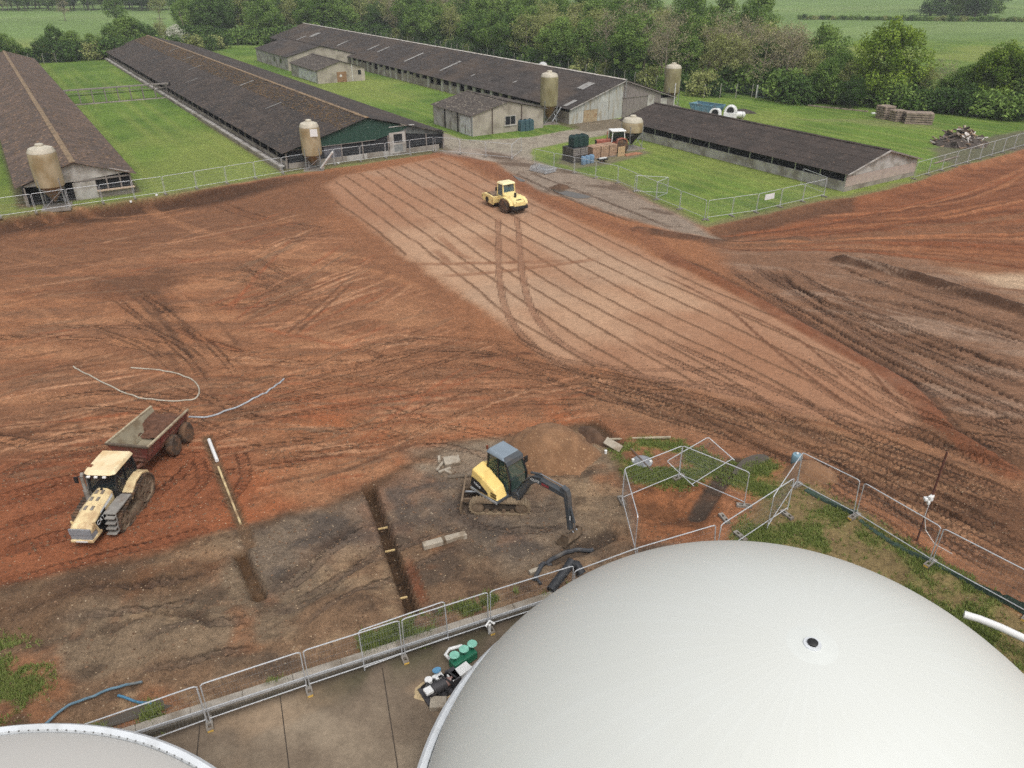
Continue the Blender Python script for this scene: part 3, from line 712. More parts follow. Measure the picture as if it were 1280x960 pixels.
M_green = mat('green_cladding', lin(34, 66, 54), .8, var=.25, scale=3, speck=lin(100, 120, 110), speck_amt=.18, speck_scale=4)
M_timber = mat('grey_timber', lin(136, 128, 122), .9, var=.25, scale=4, stretch=(8, 8, .8), dirt=lin(96, 90, 84), dirt_amt=.4)
M_sheetw = mat('pale_sheet', lin(176, 178, 170), .75, var=.14, scale=1.5, dirt=lin(150, 136, 104), dirt_amt=.35, dirt_scale=1.0, tint=.14, stretch=(2, 2, .5))
M_rlight = mat('rooflight_sheet', lin(150, 148, 144), .7, var=.15, scale=3, dirt=lin(112, 104, 96), dirt_amt=.4, dirt_scale=1.2)
M_ridgew = mat('ridge_white', lin(186, 180, 172), .85, var=.15, scale=2, dirt=lin(140, 128, 112), dirt_amt=.4)
M_ridget = mat('ridge_tan', lin(140, 118, 92), .9, var=.25, scale=3, dirt=lin(96, 82, 68), dirt_amt=.4)
M_pinkw = mat('pink_wash', lin(172, 156, 146), .9, var=.08, scale=1.5, dirt=lin(146, 134, 124), dirt_amt=.3)
M_steel = mat('galvanised', lin(168, 170, 172), .45, .6, var=.15, scale=6)
M_rustpanel = mat('rusty_panel', lin(168, 150, 118), .8, var=.2, scale=2, dirt=lin(140, 104, 66), dirt_amt=.4)
M_glassd = glass('dark_window', lin(30, 34, 40), .1, 1.0)
M_pipew = mat('white_pipe', lin(214, 212, 208), .5, var=.08, dirt=lin(160, 156, 148), dirt_amt=.25)

def roof(root, x0, x1, xr, y0, y1, ze0, zr, ze1, m, rows=5, oh=.5, ohy=.4, pitch=1.05, ridge=None, sides=(0, 1)):
    """two slopes of lapped sheets with a little unevenness; ridge cap piece by piece"""
    th = .035
    for side in sides:
        xe, ze = (x0, ze0) if side == 0 else (x1, ze1)
        dx = xe-xr; dz = ze-zr; L = math.hypot(dx, dz); ux, uz = dx/L, dz/L; Lt = L+oh
        nx_, nz_2 = (-uz, ux) if ux > 0 else (uz, -ux)
        mb = MB(); n = max(1, int(round((y1-y0+2*ohy)/pitch))); py = (y1-y0+2*ohy)/n; rl = Lt/rows
        for k in range(rows):
            off = .06+rb.uniform(0, .01)
            for i in range(n):
                a0 = k*rl-.08; a1 = (k+1)*rl; ya = y0-ohy+i*py; yb = ya+py+.01
                e0 = .05+rb.gauss(0, .004); e1 = .068+rb.gauss(0, .007); sk = rb.gauss(0, .012)
                def P(a, y, e): return (xr+ux*a+nx_*e, y, zr+uz*a+nz_2*e)
                vs = [P(a0, ya, e0), P(a1, ya+sk, e1), P(a1, yb+sk, e1), P(a0, yb, e0)]
                vs2 = [P(a0, ya, e0-th), P(a1, ya+sk, e1-th), P(a1, yb+sk, e1-th), P(a0, yb, e0-th)]
                t_ = .5+.5*max(-1, min(1, rb.gauss(0, .4)))
                mb.add(vs+vs2, [(0, 1, 2, 3), (7, 6, 5, 4), (1, 0, 4, 5), (2, 1, 5, 6), (3, 2, 6, 7), (0, 3, 7, 4)], t_)
        mb.build('roof_sheets', m, root, kind='stuff')
    if ridge:
        mb = MB(); n = int((y1-y0)/2.0); py = (y1-y0+2*ohy)/n
        for i in range(n):
            ya = y0-ohy+i*py; e = rb.gauss(0, .008)
            z = zr+.14+e; w = .3
            k0 = (ze0-zr)/(x0-xr) if x0 != xr else 0; k1 = (ze1-zr)/(x1-xr)
            mb.add([(xr-w, ya, z-w*k0), (xr, ya, z+.03), (xr+w, ya, z+w*k1), (xr-w, ya+py*.99, z-w*k0), (xr, ya+py*.99, z+.03), (xr+w, ya+py*.99, z+w*k1), (xr, ya, z-.12), (xr, ya+py*.99, z-.12)],
                   [(0, 1, 4, 3), (1, 2, 5, 4), (0, 6, 1), (1, 6, 2), (3, 4, 7), (4, 5, 7)], .5+rb.gauss(0, .2))
        mb.build('ridge_cap', ridge, root)
def moss(root, x0, x1, y0, y1, zf, n, m=None, smin=.06, smax=.2):
    mb = MB()
    for i in range(n):
        x = rb.uniform(x0, x1); y = rb.uniform(y0, y1); r = rb.uniform(smin, smax); zz = zf(x)+.09
        mb.add([(x-r, y, zz), (x, y-r*1.2, zz), (x+r, y, zz), (x, y+r*1.2, zz), (x, y, zz+r*.5)], [(0, 1, 4), (1, 2, 4), (2, 3, 4), (3, 0, 4)], rb.random())
    mb.build('moss_clumps', m or M_moss, root, kind='stuff')
def posts(root, name, xs, y, z0, z1, w, m, axis='y'):
    for q in xs:
        (MB().bb(q-w/2, q+w/2, y-w/2, y+w/2, z0, z1) if axis == 'x' else MB().bb(y-w/2, y+w/2, q-w/2, q+w/2, z0, z1)).build(name, m, root)

# ---- poultry house nearest the left (brown mossy roof) : s 0..11, t 96..236
b1 = thing('poultry_house', 'long low poultry house with brown mossy roof and tan ridge line', 'barn', W(0, 97.6), BROT, 'long poultry houses')
L1 = 140; roof(b1, 0, 11.2, 5.6, 0, L1, 2.25, 4.15, 2.25, M_roof1, rows=4, ridge=M_ridget)
moss(b1, .2, 11, 0, L1, lambda x: 4.15-abs(x-5.6)*.34, 2600, smin=.04, smax=.13)
MB().bb(10.9, 11.1, 0, L1, -.3, 1.1).build('side_wall', M_block, b1); MB().bb(.1, .3, 0, L1, -.3, 1.1).build('side_wall', M_block, b1)
posts(b1, 'post', [i*3.5 for i in range(1, 40)], 11.0, 1.1, 2.3, .16, M_timber)
MB().bb(.3, 10.9, .3, L1-.3, -.25, .05).build('floor_slab', M_dark, b1)
MB().prism([(.1, 1.1), (11.1, 1.1), (11.1, 2.2), (5.6, 4.05), (.1, 2.2)], L1-.2, L1, 'xz').build('end_wall', M_block, b1)
MB().prism([(.6, 2.05), (5.6, 2.05), (11.1, 2.45), (5.6, 4.05), (.3, 2.2)], -.02, .14, 'xz').build('gable_board', M_blockw, b1)
MB().bb(5.0, 7.3, -.03, .12, -.3, 1.9).build('wall_panel', M_blockw, b1)
MB().bb(7.3, 11.05, 0, .16, -.3, .75).build('low_wall', M_block, b1)
MB().beam((7.3, -.18, .75), (11.2, -.18, .75), .5, .1).build('ledge', mat('pink_ledge', lin(186, 164, 142), .9, var=.1), b1)
for q in (7.3, 8.5, 9.9, 11.0): MB().bb(q-.07, q+.07, 0, .14, .75, 2.5).build('post', M_timber, b1)
MB().bb(5.2, 11.0, -.01, .13, 1.95, 2.12).build('rail', M_timber, b1)
for q in (.35, 2.6): MB().bb(q-.07, q+.07, -.3, -.16, -.3, 2.1).build('post', M_timber, b1)
MB().bb(7.4, 11, .5, .55, .75, 2.3).build('netting', M_black, b1)

# ---- large poultry house with the green gable : s 29.6..52.6, t 99..250
b2 = thing('poultry_house', 'wide long poultry house with dark mossy roof and green boarded gable', 'barn', W(29.6, 99), BROT, 'long poultry houses')
L2 = 151; xr2 = 11.5; roof(b2, 0, 23, xr2, 0, L2, 2.15, 5.3, 2.3, M_roof2, rows=7, ridge=M_ridget)
zf2 = lambda x: 5.3-abs(x-xr2)*.272
moss(b2, 7.5, 11.4, 0, L2, zf2, 5200, smin=.05, smax=.18); moss(b2, .2, 8, 0, L2, zf2, 1500, smin=.04, smax=.1, m=mat('lichen_clumps', lin(118, 104, 88), 1, var=.3))
for y, x, w in ((46, 7.5, .5), (78, 6, .35), (92, 8, .4), (110, 8.6, .5), (24, 5.2, .3), (66, 2.5, .35)):
    MB().add([(x, y, zf2(x)+.13), (x+2.6, y, zf2(x+2.6)+.13), (x+2.6, y+w, zf2(x+2.6)+.13), (x, y+w, zf2(x)+.13)], [(0, 1, 2, 3)]).build('patch_strip', M_rlight, b2)
MB().bb(-.1, .15, 0, L2, -.3, .95).build('side_wall', M_block, b2); MB().bb(22.8, 23, 0, L2, -.3, 1.2).build('side_wall', M_block, b2)
MB().bb(-1.0, -.75, -.2, L2, -.3, .42).build('drain_kerb', M_block, b2)
MB().bb(-.9, -.3, -.2, L2, .42, .5).build('ledge', M_blockw, b2)
posts(b2, 'post', [i*3.6 for i in range(1, 42)], 0, .95, 2.2, .16, M_timber)
MB().bb(.2, 22.8, .4, L2-.3, -.25, .05).build('floor_slab', M_dark, b2)
MB().prism([(0, -.2), (23, -.2), (23, 2.2), (xr2, 5.2), (0, 2.1)], L2-.2, L2, 'xz').build('end_wall', M_block, b2)
g2 = MB().prism([(.6, 2.25), (12.4, 2.3), (16.6, 3.2), (17.6, 3.55), (xr2, 5.2)], -.05, .1, 'xz').build('green_gable_board', M_green, b2)
MB().prism([(15.9, 2.85), (23, 1.95), (23, 2.25), (17.4, 3.75)], -.02, .1, 'xz').build('grey_gable_board', mat('weathered_board', lin(96, 100, 98), .9, var=.3, scale=3, dirt=lin(60, 62, 60), dirt_amt=.4), b2)
MB().bb(14.6, 18.4, -.10, -.05, 3.72, 3.8).build('verge_flashing', M_pipew, b2)
for a, b, z0, z1, m in ((0.4, 5.2, .62, 2.2, M_black), (5.2, 7.5, .62, 2.5, mat('grey_panel', lin(98, 98, 104), .8, var=.25, dirt=lin(60, 60, 66), dirt_amt=.4)), (7.5, 14.4, .7, 2.7, M_black), (17.2, 22.8, .85, 2.6, M_black)):
    MB().bb(a, b, .05, .12, z0, z1).build('netting' if m is M_black else 'panel', m, b2)
for q, h in ((.1, 2.0), (7.6, 2.5), (10.6, 2.7), (14.4, 3.0), (17.0, 3.2), (20.2, 2.4), (22.9, 2.1)): MB().bb(q-.08, q+.08, -.04, .12, -.2, h).build('post', M_timber, b2)
d = MB().bb(14.55, 15.2, -.08, -.02, .2, 3.0).bb(16.5, 16.95, -.08, -.02, .2, 3.0).bb(15.2, 16.5, -.08, -.02, 2.75, 3.0).bb(15.2, 16.5, -.08, -.02, 1.35, 1.6).bb(15.2, 16.5, -.08, -.02, .2, .4).build('door', M_blockw, b2)
MB().bb(15.2, 16.5, -.05, -.03, .4, 1.35).build('door_panel', mat('dull_sheet', lin(132, 134, 132), .7), d); MB().bb(15.2, 16.5, -.05, -.03, 1.6, 2.75).build('door_mesh', M_black, d)
x = .3
for w, m in ((2.6, M_block), (2.6, M_block), (2.7, M_block), (3.0, M_blockw), (2.3, M_block), (1.5, M_blockw), (2.6, M_block), (2.6, M_block), (2.0, M_block)):
    MB().bb(x, x+w-.03, -.02+rb.uniform(-.02, .01), .14, -.3, .66+rb.uniform(-.02, .05)).build('concrete_panel', m, b2); x += w
MB().beam((.4, -.09, 2.28), (12.5, -.09, 2.33), .06, .07).build('rail', M_timber, b2)

# ---- far long house with pillared side : s 78.6..101.5, t 104..262
b3 = thing('poultry_house', 'long poultry house with white ridge, open pillared side and pale sheeted gable', 'barn', W(78.6, 104), BROT, 'long poultry houses')
L3 = 157; xr3 = 11.4; roof(b3, 0, 23, xr3, 0, L3, 2.5, 6.05, 2.6, M_roof3, rows=7, ridge=M_ridgew)
zf3 = lambda x: 6.05-(abs(x-xr3))*(6.05-2.5)/11.4
moss(b3, 1, 11, 30, L3, zf3, 2200, smin=.05, smax=.14, m=M_moss)
for y, x, L, w in ((4.2, 5.9, 2.6, 1.9), (1.0, .1, 2.3, 1.0), (132, 4.6, 3, 2.2), (108, 3.0, 3.4, .9), (90, 4, 3.4, .8), (84, 4, 3.4, .8), (66, 2.6, 5.0, .9), (48, 2.2, 5.0, .8), (136, 1.6, 3, 1), (22, 3.5, .9, .5), (36, 2.5, 1, .5)):
    MB().add([(x, y, zf3(x)+.14), (x+L, y, zf3(x+L)+.14), (x+L, y+w, zf3(x+L)+.14), (x, y+w, zf3(x)+.14)], [(0, 1, 2, 3)]).build('rooflight', M_rlight, b3)
MB().bb(-.05, .12, 0, L3, -.3, .95).build('side_wall', M_block, b3); MB().bb(22.8, 23, 0, L3, -.3, 2.5).build('side_wall', M_block, b3)
MB().bb(-.1, .15, 0, 16, .9, 1.9).build('side_wall', M_block, b3)
MB().bb(.3, 22.8, .4, L3-.3, -.25, .05).build('floor_slab', M_dark, b3)
y = 17.5
while y < 150:
    w = rb.uniform(.75, 1.0); MB().bb(-.15, .18, y, y+w, -.2, 2.5).build('pillar', M_blockw if rb.random() < .7 else M_block, b3)
    if rb.random() < .6: MB().bb(-.06, .13, y+w, y+3.2, .95, 1.3+rb.uniform(0, .5)).build('infill_panel', M_block, b3)
    y += rb.uniform(3.0, 3.4)
MB().prism([(0, -.2), (23, -.2), (23, 2.4), (xr3, 5.95), (0, 2.4)], L3-.2, L3, 'xz').build('end_wall', M_block, b3)
# gable sheets
def gz(x): return 2.4+(5.9-2.4)*(x/xr3) if x < xr3 else 5.9-(5.9-2.5)*((x-xr3)/(23-xr3))
cols = [(0, 1.4), (1.4, 2.9), (2.9, 4.3), (4.3, 5.8), (5.8, 8.2), (8.2, 11.2)]
for i, (a, b) in enumerate(cols):
    mm = M_rustpanel if i in (2, 3) else M_sheetw
    zt = min(gz(a), gz(b)); zm = 1.9 if i < 4 else 2.9
    MB().bb(a+.02, b-.02, -.04-.01*(i % 2), .06, -.2, zm, tint=rb.random()).build('gable_sheet', mm, b3)
    MB().prism([(a+.02, zm+.02), (b-.02, zm+.02), (b-.02, gz(b)), (a+.02, gz(a))], -.05, .05, 'xz', tint=rb.random()).build('gable_sheet', M_sheetw, b3)
for i, (a, b) in enumerate([(11.2, 14.0), (14.0, 17.0), (17.0, 20.0), (20.0, 23.0)]):
    MB().prism([(a+.02, 3.3), (b-.02, 3.3) if gz(b) > 3.3 else (b-.02, 2.45), (b-.02, gz(b)), (a+.02, gz(a))], -.06, .05, 'xz', tint=rb.random()).build('gable_sheet', M_timber, b3)
for i in range(7): MB().bb(11.25+i*.78, 12.0+i*.78, -.10-.015*(i % 2), -.02, 0, 3.15, tint=rb.random()).build('door_board', M_timber, b3)
MB().bb(11.1, 16.9, -.2, -.08, 3.15, 3.3).build('door_rail', M_timber, b3)
for i in range(4): MB().bb(16.8+i*1.55, 18.32+i*1.55, -.06-.012*(i % 2), .05, -.2, 3.28 if i < 2 else 2.45, tint=rb.random()).build('gable_sheet', M_timber if i % 2 else M_blockw, b3)
MB().prism([(-.2, 2.38), (0.1, 2.3), (xr3, 5.85), (xr3, 6.0)], -.42, -.36, 'xz').build('verge_board', M_blockw, b3)
MB().prism([(23.3, 2.4), (23.1, 2.3), (xr3, 5.85), (xr3, 6.0)], -.42, -.36, 'xz').build('verge_board', M_timber, b3)
MB().bb(xr3-.06, xr3+.06, -.48, -.42, 3.3, 6.3).build('vent_pipe', M_steel, b3)

# ---- low house on the right : s 80.4..94.2, t 53..92.5
b4 = thing('poultry_house', 'short low poultry house with umber roof beside the green lawn', 'barn', W(80.4, 53), BROT, 'long poultry houses')
L4 = 40; xr4 = 6.9; roof(b4, 0, 13.8, xr4, 0, L4, 2.15, 3.95, 2.15, M_roof4, rows=5, ridge=M_roof4, pitch=1.0)
MB().bb(-.05, .12, 0, L4, -.3, 1.15).build('side_wall', M_blockw, b4); MB().bb(13.65, 13.8, 0, L4, -.3, 1.6).build('side_wall', M_block, b4)
posts(b4, 'post', [.15]+[i*3.6 for i in range(1, 11)]+[L4-.1], .02, 1.15, 2.15, .14, M_steel)
MB().bb(.2, 13.6, .3, L4-.3, -.25, .05).build('floor_slab', M_dark, b4)
MB().bb(.35, .4, .3, L4-.3, 1.1, 2.1).build('netting', M_black, b4)
MB().prism([(0, 1.75), (13.8, 1.75), (13.8, 2.1), (xr4, 3.85), (0, 2.1)], -.02, .12, 'xz').build('gable_board', M_blockw, b4)
MB().bb(0, 13.8, -.04, .12, .55, 1.73).build('pink_wall', M_pinkw, b4)
MB().bb(0, 13.8, -.02, .12, -.4, .53).build('plinth', M_block, b4)
MB().prism([(-.45, 2.12), (-.1, 2.08), (xr4, 3.83), (xr4, 4.05)], -.46, -.40, 'xz').build('verge_board', M_blockw, b4)
MB().prism([(14.25, 2.12), (13.9, 2.08), (xr4, 3.83), (xr4, 4.05)], -.46, -.40, 'xz').build('verge_board', M_timber, b4)
MB().prism([(0, 1.1), (13.8, 1.1), (13.8, 2.1), (xr4, 3.85), (0, 2.1)], L4-.2, L4, 'xz').build('end_wall', M_block, b4)

# ---- block sheds
def shed(label, s, t, w, L, ze, zr, m, openings=(), roofm=M_roof5, pitch=.95):
    r = thing('block_shed', label, 'shed', W(s, t), BROT, 'small farm sheds')
    roof(r, 0, w, w/2, 0, L, ze, zr, ze, roofm, rows=4, oh=.35, ohy=.3, ridge=roofm, pitch=pitch)
    MB().prism([(0, -.2), (w, -.2), (w, ze-.02), (w/2, zr-.05), (0, ze-.02)], 0, .18, 'xz').build('gable_wall', m, r)
    MB().prism([(0, -.2), (w, -.2), (w, ze-.02), (w/2, zr-.05), (0, ze-.02)], L-.18, L, 'xz').build('gable_wall', m, r)
    MB().bb(0, .18, .18, L-.18, -.2, ze).build('side_wall', M_blockw if m is M_render else m, r); MB().bb(w-.18, w, .18, L-.18, -.2, ze).build('side_wall', m, r)
    return r
s1 = shed('cream rendered shed with lichened roof beside the gravel road', 60.2, 104, 13.2, 12.6, 3.05, 4.55, M_render)
for q in (3.6, 9.0): MB().bb(q-.1, q+.1, -.05, .02, -.2, 3.8).build('downpipe', mat('dark_strip', lin(86, 74, 64), .9), s1)
w_ = MB().bb(5.9, 7.9, -.05, 0, 1.05, 2.45).build('window', M_blockw, s1)
MB().bb(6.0, 6.85, -.07, -.052, 1.15, 2.35).build('pane', M_glassd, w_); MB().bb(6.97, 7.8, -.07, -.052, 1.15, 2.35).build('pane', M_glassd, w_)
MB().bb(5.7, 8.1, -.12, -.02, .93, 1.05).build('window_sill', M_blockw, s1)
for q in (4.4, 8.6): MB().bb(-.06, .0, q-.2, q+.2, -.2, 2.9).build('doorway', mat('dark_strip2', lin(56, 52, 48), .95), s1)
MB().bb(-.05, 0, .5, 3.6, .0, 2.6).build('white_door', mat('white_sheet', lin(206, 206, 204), .7, var=.08, dirt=lin(150, 140, 128), dirt_amt=.3), s1)
MB().bb(-.08, -.051, 1.9, 2.15, .2, 1.4).build('door_strip', M_timber, s1)
MB().bb(-.06, .06, -.06, .06, -.2, 3.0).build('corner_post', M_steel, s1)
s2 = shed('cream block shed with open dark doorway standing behind the smaller shed', 62.8, 197, 17, 26, 3.1, 5.2, M_render, roofm=M_roof3)
MB().bb(3.9, 6.3, -.05, .02, 0, 2.7).build('doorway', M_dark, s2); MB().bb(6.4, 8.6, -.1, -.04, 0, 2.7).build('white_door', M_blockw, s2)
for q in (5, 10): MB().bb(-.05, 0, q, q+1.1, 1.2, 2.3).build('window', M_glassd, s2)
s3 = shed('small mossy roofed shed with brown door and white pipe', 60.8, 171.5, 11, 17.5, 2.7, 4.3, M_render, roofm=M_roof5)
MB().bb(4.4, 6.6, -.06, .0, 0, 2.1).build('door', mat('brown_door', lin(140, 108, 78), .8, var=.25), s3); MB().cyl((8.0, -.1, 0), (8.0, -.1, 3.5), .09, n=8).build('downpipe', M_pipew, s3)
MB().cyl((5.3, -.08, 1.3), (5.3, -.06, 1.3), .28, n=12).build('round_sign', M_pipew, s3)
MB().bb(9.4, 10.1, -.06, 0, 1.3, 2.2).build('window', M_glassd, s3)
MB().bb(-.05, 0, 1.0, 12, .1, 2.2).build('white_boarding', mat('white_sheet2', lin(204, 206, 206), .7, dirt=lin(150, 146, 138), dirt_amt=.4), s3)

# ---- feed silos
M_silo = mat('grp_silo', lin(168, 152, 122), .55, var=.14, scale=1.2, dirt=lin(134, 112, 74), dirt_amt=.45, dirt_scale=.9, stretch=(1, 1, .45))
M_silot = mat('grp_silo_top', lin(190, 182, 164), .6, var=.12, scale=2)
M_silog = mat('grp_silo_green', lin(146, 138, 104), .6, var=.2, scale=1.5, dirt=lin(116, 106, 70), dirt_amt=.5, dirt_scale=1, stretch=(1, 1, .4))
M_cone = mat('silo_cone', lin(120, 94, 62), .6, var=.2)
M_coneb = mat('silo_cone_black', lin(44, 42, 40), .6, var=.2)
def silo(label, p, r, z0, z1, leg_z, m, conem, rz=0, squat=False):
    s = thing('feed_silo', label, 'silo', on(p, -.05), rz, 'feed silos')
    MB().lathe([(r*.98, z0), (r, z0+.3), (r, z1-.9), (r*.96, z1-.55), (r*.8, z1-.2), (r*.34, z1), (r*.30, z1+.02)], 28).build('drum', m, s, smooth=True)
    MB().lathe([(r*.975, z1-.62), (r*.97, z1-.52), (r*.82, z1-.16), (r*.36, z1+.04)], 28).build('domed_top', M_silot, s, smooth=True)
    MB().lathe([(r*.30, z1), (r*.30, z1+.22), (r*.24, z1+.28), (0.001, z1+.29)], 18).build('lid', M_silot, s, smooth=True)
    MB().lathe([(.16, leg_z), (.2, leg_z+.1), (r*.97, z0+.02)], 24).build('hopper_cone', conem, s, smooth=True)
    for k in range(4):
        q = math.pi/4+k*math.pi/2; a = Vector((math.cos(q)*r*1.03, math.sin(q)*r*1.03, 0)); b = a*.98
        MB().beam((a.x, a.y, 0), (b.x, b.y, z0+.9), .09, .09).build('leg', M_steel, s)
        q2 = q+math.pi/2; c = Vector((math.cos(q2)*r*1.03, math.sin(q2)*r*1.03, 0))
        MB().beam((a.x, a.y, .25), (c.x, c.y, z0*.85), .05, .05).build('brace', M_steel, s)
        MB().beam((a.x, a.y, z0*.9), (c.x, c.y, z0*.9), .05, .05).build('brace', M_steel, s)
    MB().bb(-r*1.02, r*1.02, -r*1.02, r*1.02, -.12, .08).build('base_slab', M_block, s)
    return s
sl1 = silo('tan silo with brown cone standing before the brown mossy roofed house', W(2.9, 95.9), 1.4, 2.4, 6.5, .7, M_silo, M_cone, .4)
sl2 = silo('tan silo with white notice standing before the green gable', W(32.6, 97.3), 1.25, 1.9, 5.9, .6, M_silo, M_cone, .2)
MB().bb(.1, 1.0, -1.27, -1.22, 4.3, 5.2).build('notice', mat('white_notice', lin(226, 224, 222), .5, var=.04), sl2)
MB().cyl((.9, -.9, .3), (2.6, -1.6, 2.4), .14, n=10).build('auger_pipe', M_pipew, sl2)
sl3 = silo('weathered greenish silo beside the cream rendered shed', W(76.3, 106.6), 1.45, 2.9, 7.9, .8, M_silog, M_cone, .3)
MB().cyl((.3, -1.1, .5), (1.9, -.6, 2.6), .09, n=8).build('auger_pipe', M_steel, sl3)
sl4 = silo('squat silo with black hopper cone by the red tractor', W(75.2, 84.6), 1.5, 2.35, 4.3, .6, M_silo, M_coneb, .5)
MB().cyl((.8, .3, 1.0), (3.2, 1.6, 2.2), .08, n=8).build('auger_pipe', M_steel, sl4)
sl5 = silo('weathered greenish silo with long white auger, before the tall shrubs', W(105.2, 108.4), 1.45, 2.5, 7.2, .7, M_silog, M_cone, .3)
MB().cyl((-.3, -.3, .8), (-5.4, -1.6, 3.6), .14, n=10).build('auger_pipe', M_pipew, sl5)
MB().cyl((-.1, -1.5, .2), (-.1, -1.5, 4.2), .1, n=8).build('auger_pipe', M_pipew, sl5)

# ---- conveyor gantry between the two left houses
gt = thing('conveyor_gantry', 'grey steel conveyor gantry crossing the lawn between two houses', 'gantry', W(11.4, 169), BROT)
MB().bb(0, 18.3, -.35, .35, 2.55, 2.75).build('top_beam', M_timber, gt); MB().bb(0, 18.3, .3, .36, 1.55, 1.65).build('rail', M_dark, gt)
MB().bb(0, 18.3, -.5, .5, -.2, .12).build('base_strip', M_block, gt); MB().bb(0, 18.3, -.32, -.26, 2.0, 2.08).build('rail', M_timber, gt)
for i in range(9): MB().bb(i*2.2+.1, i*2.2+.24, -.3, -.2, 0, 2.6).build('upright', M_timber, gt)
for i in range(9): MB().bb(i*2.2+.1, i*2.2+.24, .2, .3, 0, 2.6).build('upright', M_timber, gt)
MB().bb(18.3, 18.6, -.4, .4, -.2, 2.9).build('end_frame', M_dark, gt)
# ================================================================== FENCES
M_galv = mat('galvanised_tube', lin(200, 202, 204), .5, .35, var=.08, scale=5)
M_wire = mat('galvanised_wire', lin(150, 154, 156), .55, .35, var=.08)
M_foot = mat('fence_foot_block', lin(138, 132, 124), .9, var=.15, dirt=lin(104, 92, 78), dirt_amt=.4)
M_reflect = mat('yellow_reflector', lin(226, 186, 92), .5, var=.1)
M_white = mat('white_plastic', lin(226, 226, 224), .45, var=.05)
def panel_meshes(Lp=3.45, hp=1.98, step=.1, hs=5):
    fr = MB(); r = .025; c = .16; z0 = .08
    pts = [(r, 0, z0)]+[(r, 0, hp-c)]+[(c*(1-math.cos(a)), 0, hp-c+c*math.sin(a)) for a in (math.pi/6, math.pi/3)]+[(c, 0, hp)]
    fr.tube(pts, r, 6); fr.tube([(Lp-p[0], 0, p[2]) for p in pts], r, 6)
    fr.tube([(c, 0, hp), (Lp-c, 0, hp)], r, 6); fr.tube([(0, 0, .22), (Lp, 0, .22)], r*.9, 6)
    wm = MB(); n = int(Lp/step); rr = .0019
    for i in range(1, n):
        x = i*Lp/n; wm.add([(x-rr, -rr, .22), (x+rr, -rr, .22), (x, rr, .22), (x-rr, -rr, hp), (x+rr, -rr, hp), (x, rr, hp)], [(0, 1, 4, 3), (1, 2, 5, 4), (2, 0, 3, 5)])
    for i in range(1, hs):
        zz = .22+i*(hp-.22)/hs; wm.add([(0, -rr, zz-rr), (0, rr, zz-rr), (0, 0, zz+rr), (Lp, -rr, zz-rr), (Lp, rr, zz-rr), (Lp, 0, zz+rr)], [(0, 1, 4, 3), (1, 2, 5, 4), (2, 0, 3, 5)])
    a = fr.mesh('frame'); a.materials.append(M_galv); b = wm.mesh('wire_mesh'); b.materials.append(M_wire)
    return a, b
PF, PW = panel_meshes()
_ft = MB().box((0, 0, .07), (.24, .72, .13)); 
_fh = MB()
foot_me = None
def foot_mesh():
    mb = MB(); w, l, h = .12, .37, .13
    for (x0, x1, y0, y1) in ((-w, -w+.06, -l, l), (w-.06, w, -l, l), (-w+.06, w-.06, -l, -l+.12), (-w+.06, w-.06, l-.12, l), (-w+.06, w-.06, -.08, .08)):
        mb.bb(x0, x1, y0, y1, 0, h)
    me = mb.mesh('fence_foot'); me.materials.append(M_foot); return me
FT = foot_mesh()
_rf = MB().bb(-.10, .10, -.375, -.368, .02, .11); RFm = _rf.mesh('reflector'); RFm.materials.append(M_reflect)
_cl = MB().box((0, 0, 1.62), (.16, .08, .07)); CLm = _cl.mesh('clamp'); CLm.materials.append(M_steel)
def link(me, name, parent=None):
    o = bpy.data.objects.new(name, me); C.objects.link(o); o.parent = parent; return o
def fence_panel(a, b, label, group, tilt=0, zoff=0.):
    a = Vector(a); b = Vector(b); d = b-a; L = Vector((d.x, d.y)).length
    r = thing('mesh_fence', label, 'fence', (a.x, a.y, a.z+zoff), math.atan2(d.y, d.x), group)
    f = link(PF, 'frame', r); w = link(PW, 'wire_mesh', r)
    k = L/3.45; sh = Matrix.Identity(4)
    r.scale = (k, 1, 1); r.rotation_euler = (tilt, -math.atan2(d.z, L), math.atan2(d.y, d.x))
    return r
def fence_foot(p, rz, label, group, refl=False):
    o = thing('ballast_block', label, 'block', p, rz, group); link(FT, 'block', o)
    if refl: link(RFm, 'reflector', o)
    return o
def fence_run(pts, label, group, flabel, spacing=3.5, feet=True, refl=False, exact=False, zoff=0.06, face=0):
    """panels end to end along a polyline of ground points"""
    if exact: P = [Vector(p) for p in pts]
    else:
        P = []
        for a, b in zip(pts, pts[1:]):
            a = Vector(a); b = Vector(b); n = max(1, int(round((b-a).length/spacing)))
            P += [a+(b-a)*i/n for i in range(n)]
        P.append(Vector(pts[-1]))
    P = [on(p) for p in P]
    for i, (a, b) in enumerate(zip(P, P[1:])):
        d = (b-a).normalized()*.03
        fence_panel(a+d, b-d, label, group, zoff=zoff)
    if feet:
        for i, p in enumerate(P):
            q = P[min(i+1, len(P)-1)]-P[max(i-1, 0)]
            fence_foot((p.x, p.y, p.z-.01), math.atan2(q.y, q.x)+face, flabel, group+' feet', refl)
    return P
FLAB = 'concrete block foot under the %s'
fence_run([W(-24, 94.6), W(-2.5, 94.6), W(13.9, 94.8), W(35.6, 97.8), W(50.2, 97.6)], 'galvanised mesh fence panel between the barn gables and the bare earth', 'site fence along the barn gables', FLAB % 'mesh fence along the barn gables')
fence_run([W(50.4, 97.6), G(640, 199.5)], 'galvanised mesh fence panel standing across the gravel road', 'site fence across the road', FLAB % 'mesh fence across the gravel road')
fence_run([G(640, 199.5), G(652, 190)], 'mesh fence panel standing askew at the gravel road gateway', 'askew gateway panel', FLAB % 'askew gateway panel', feet=False)
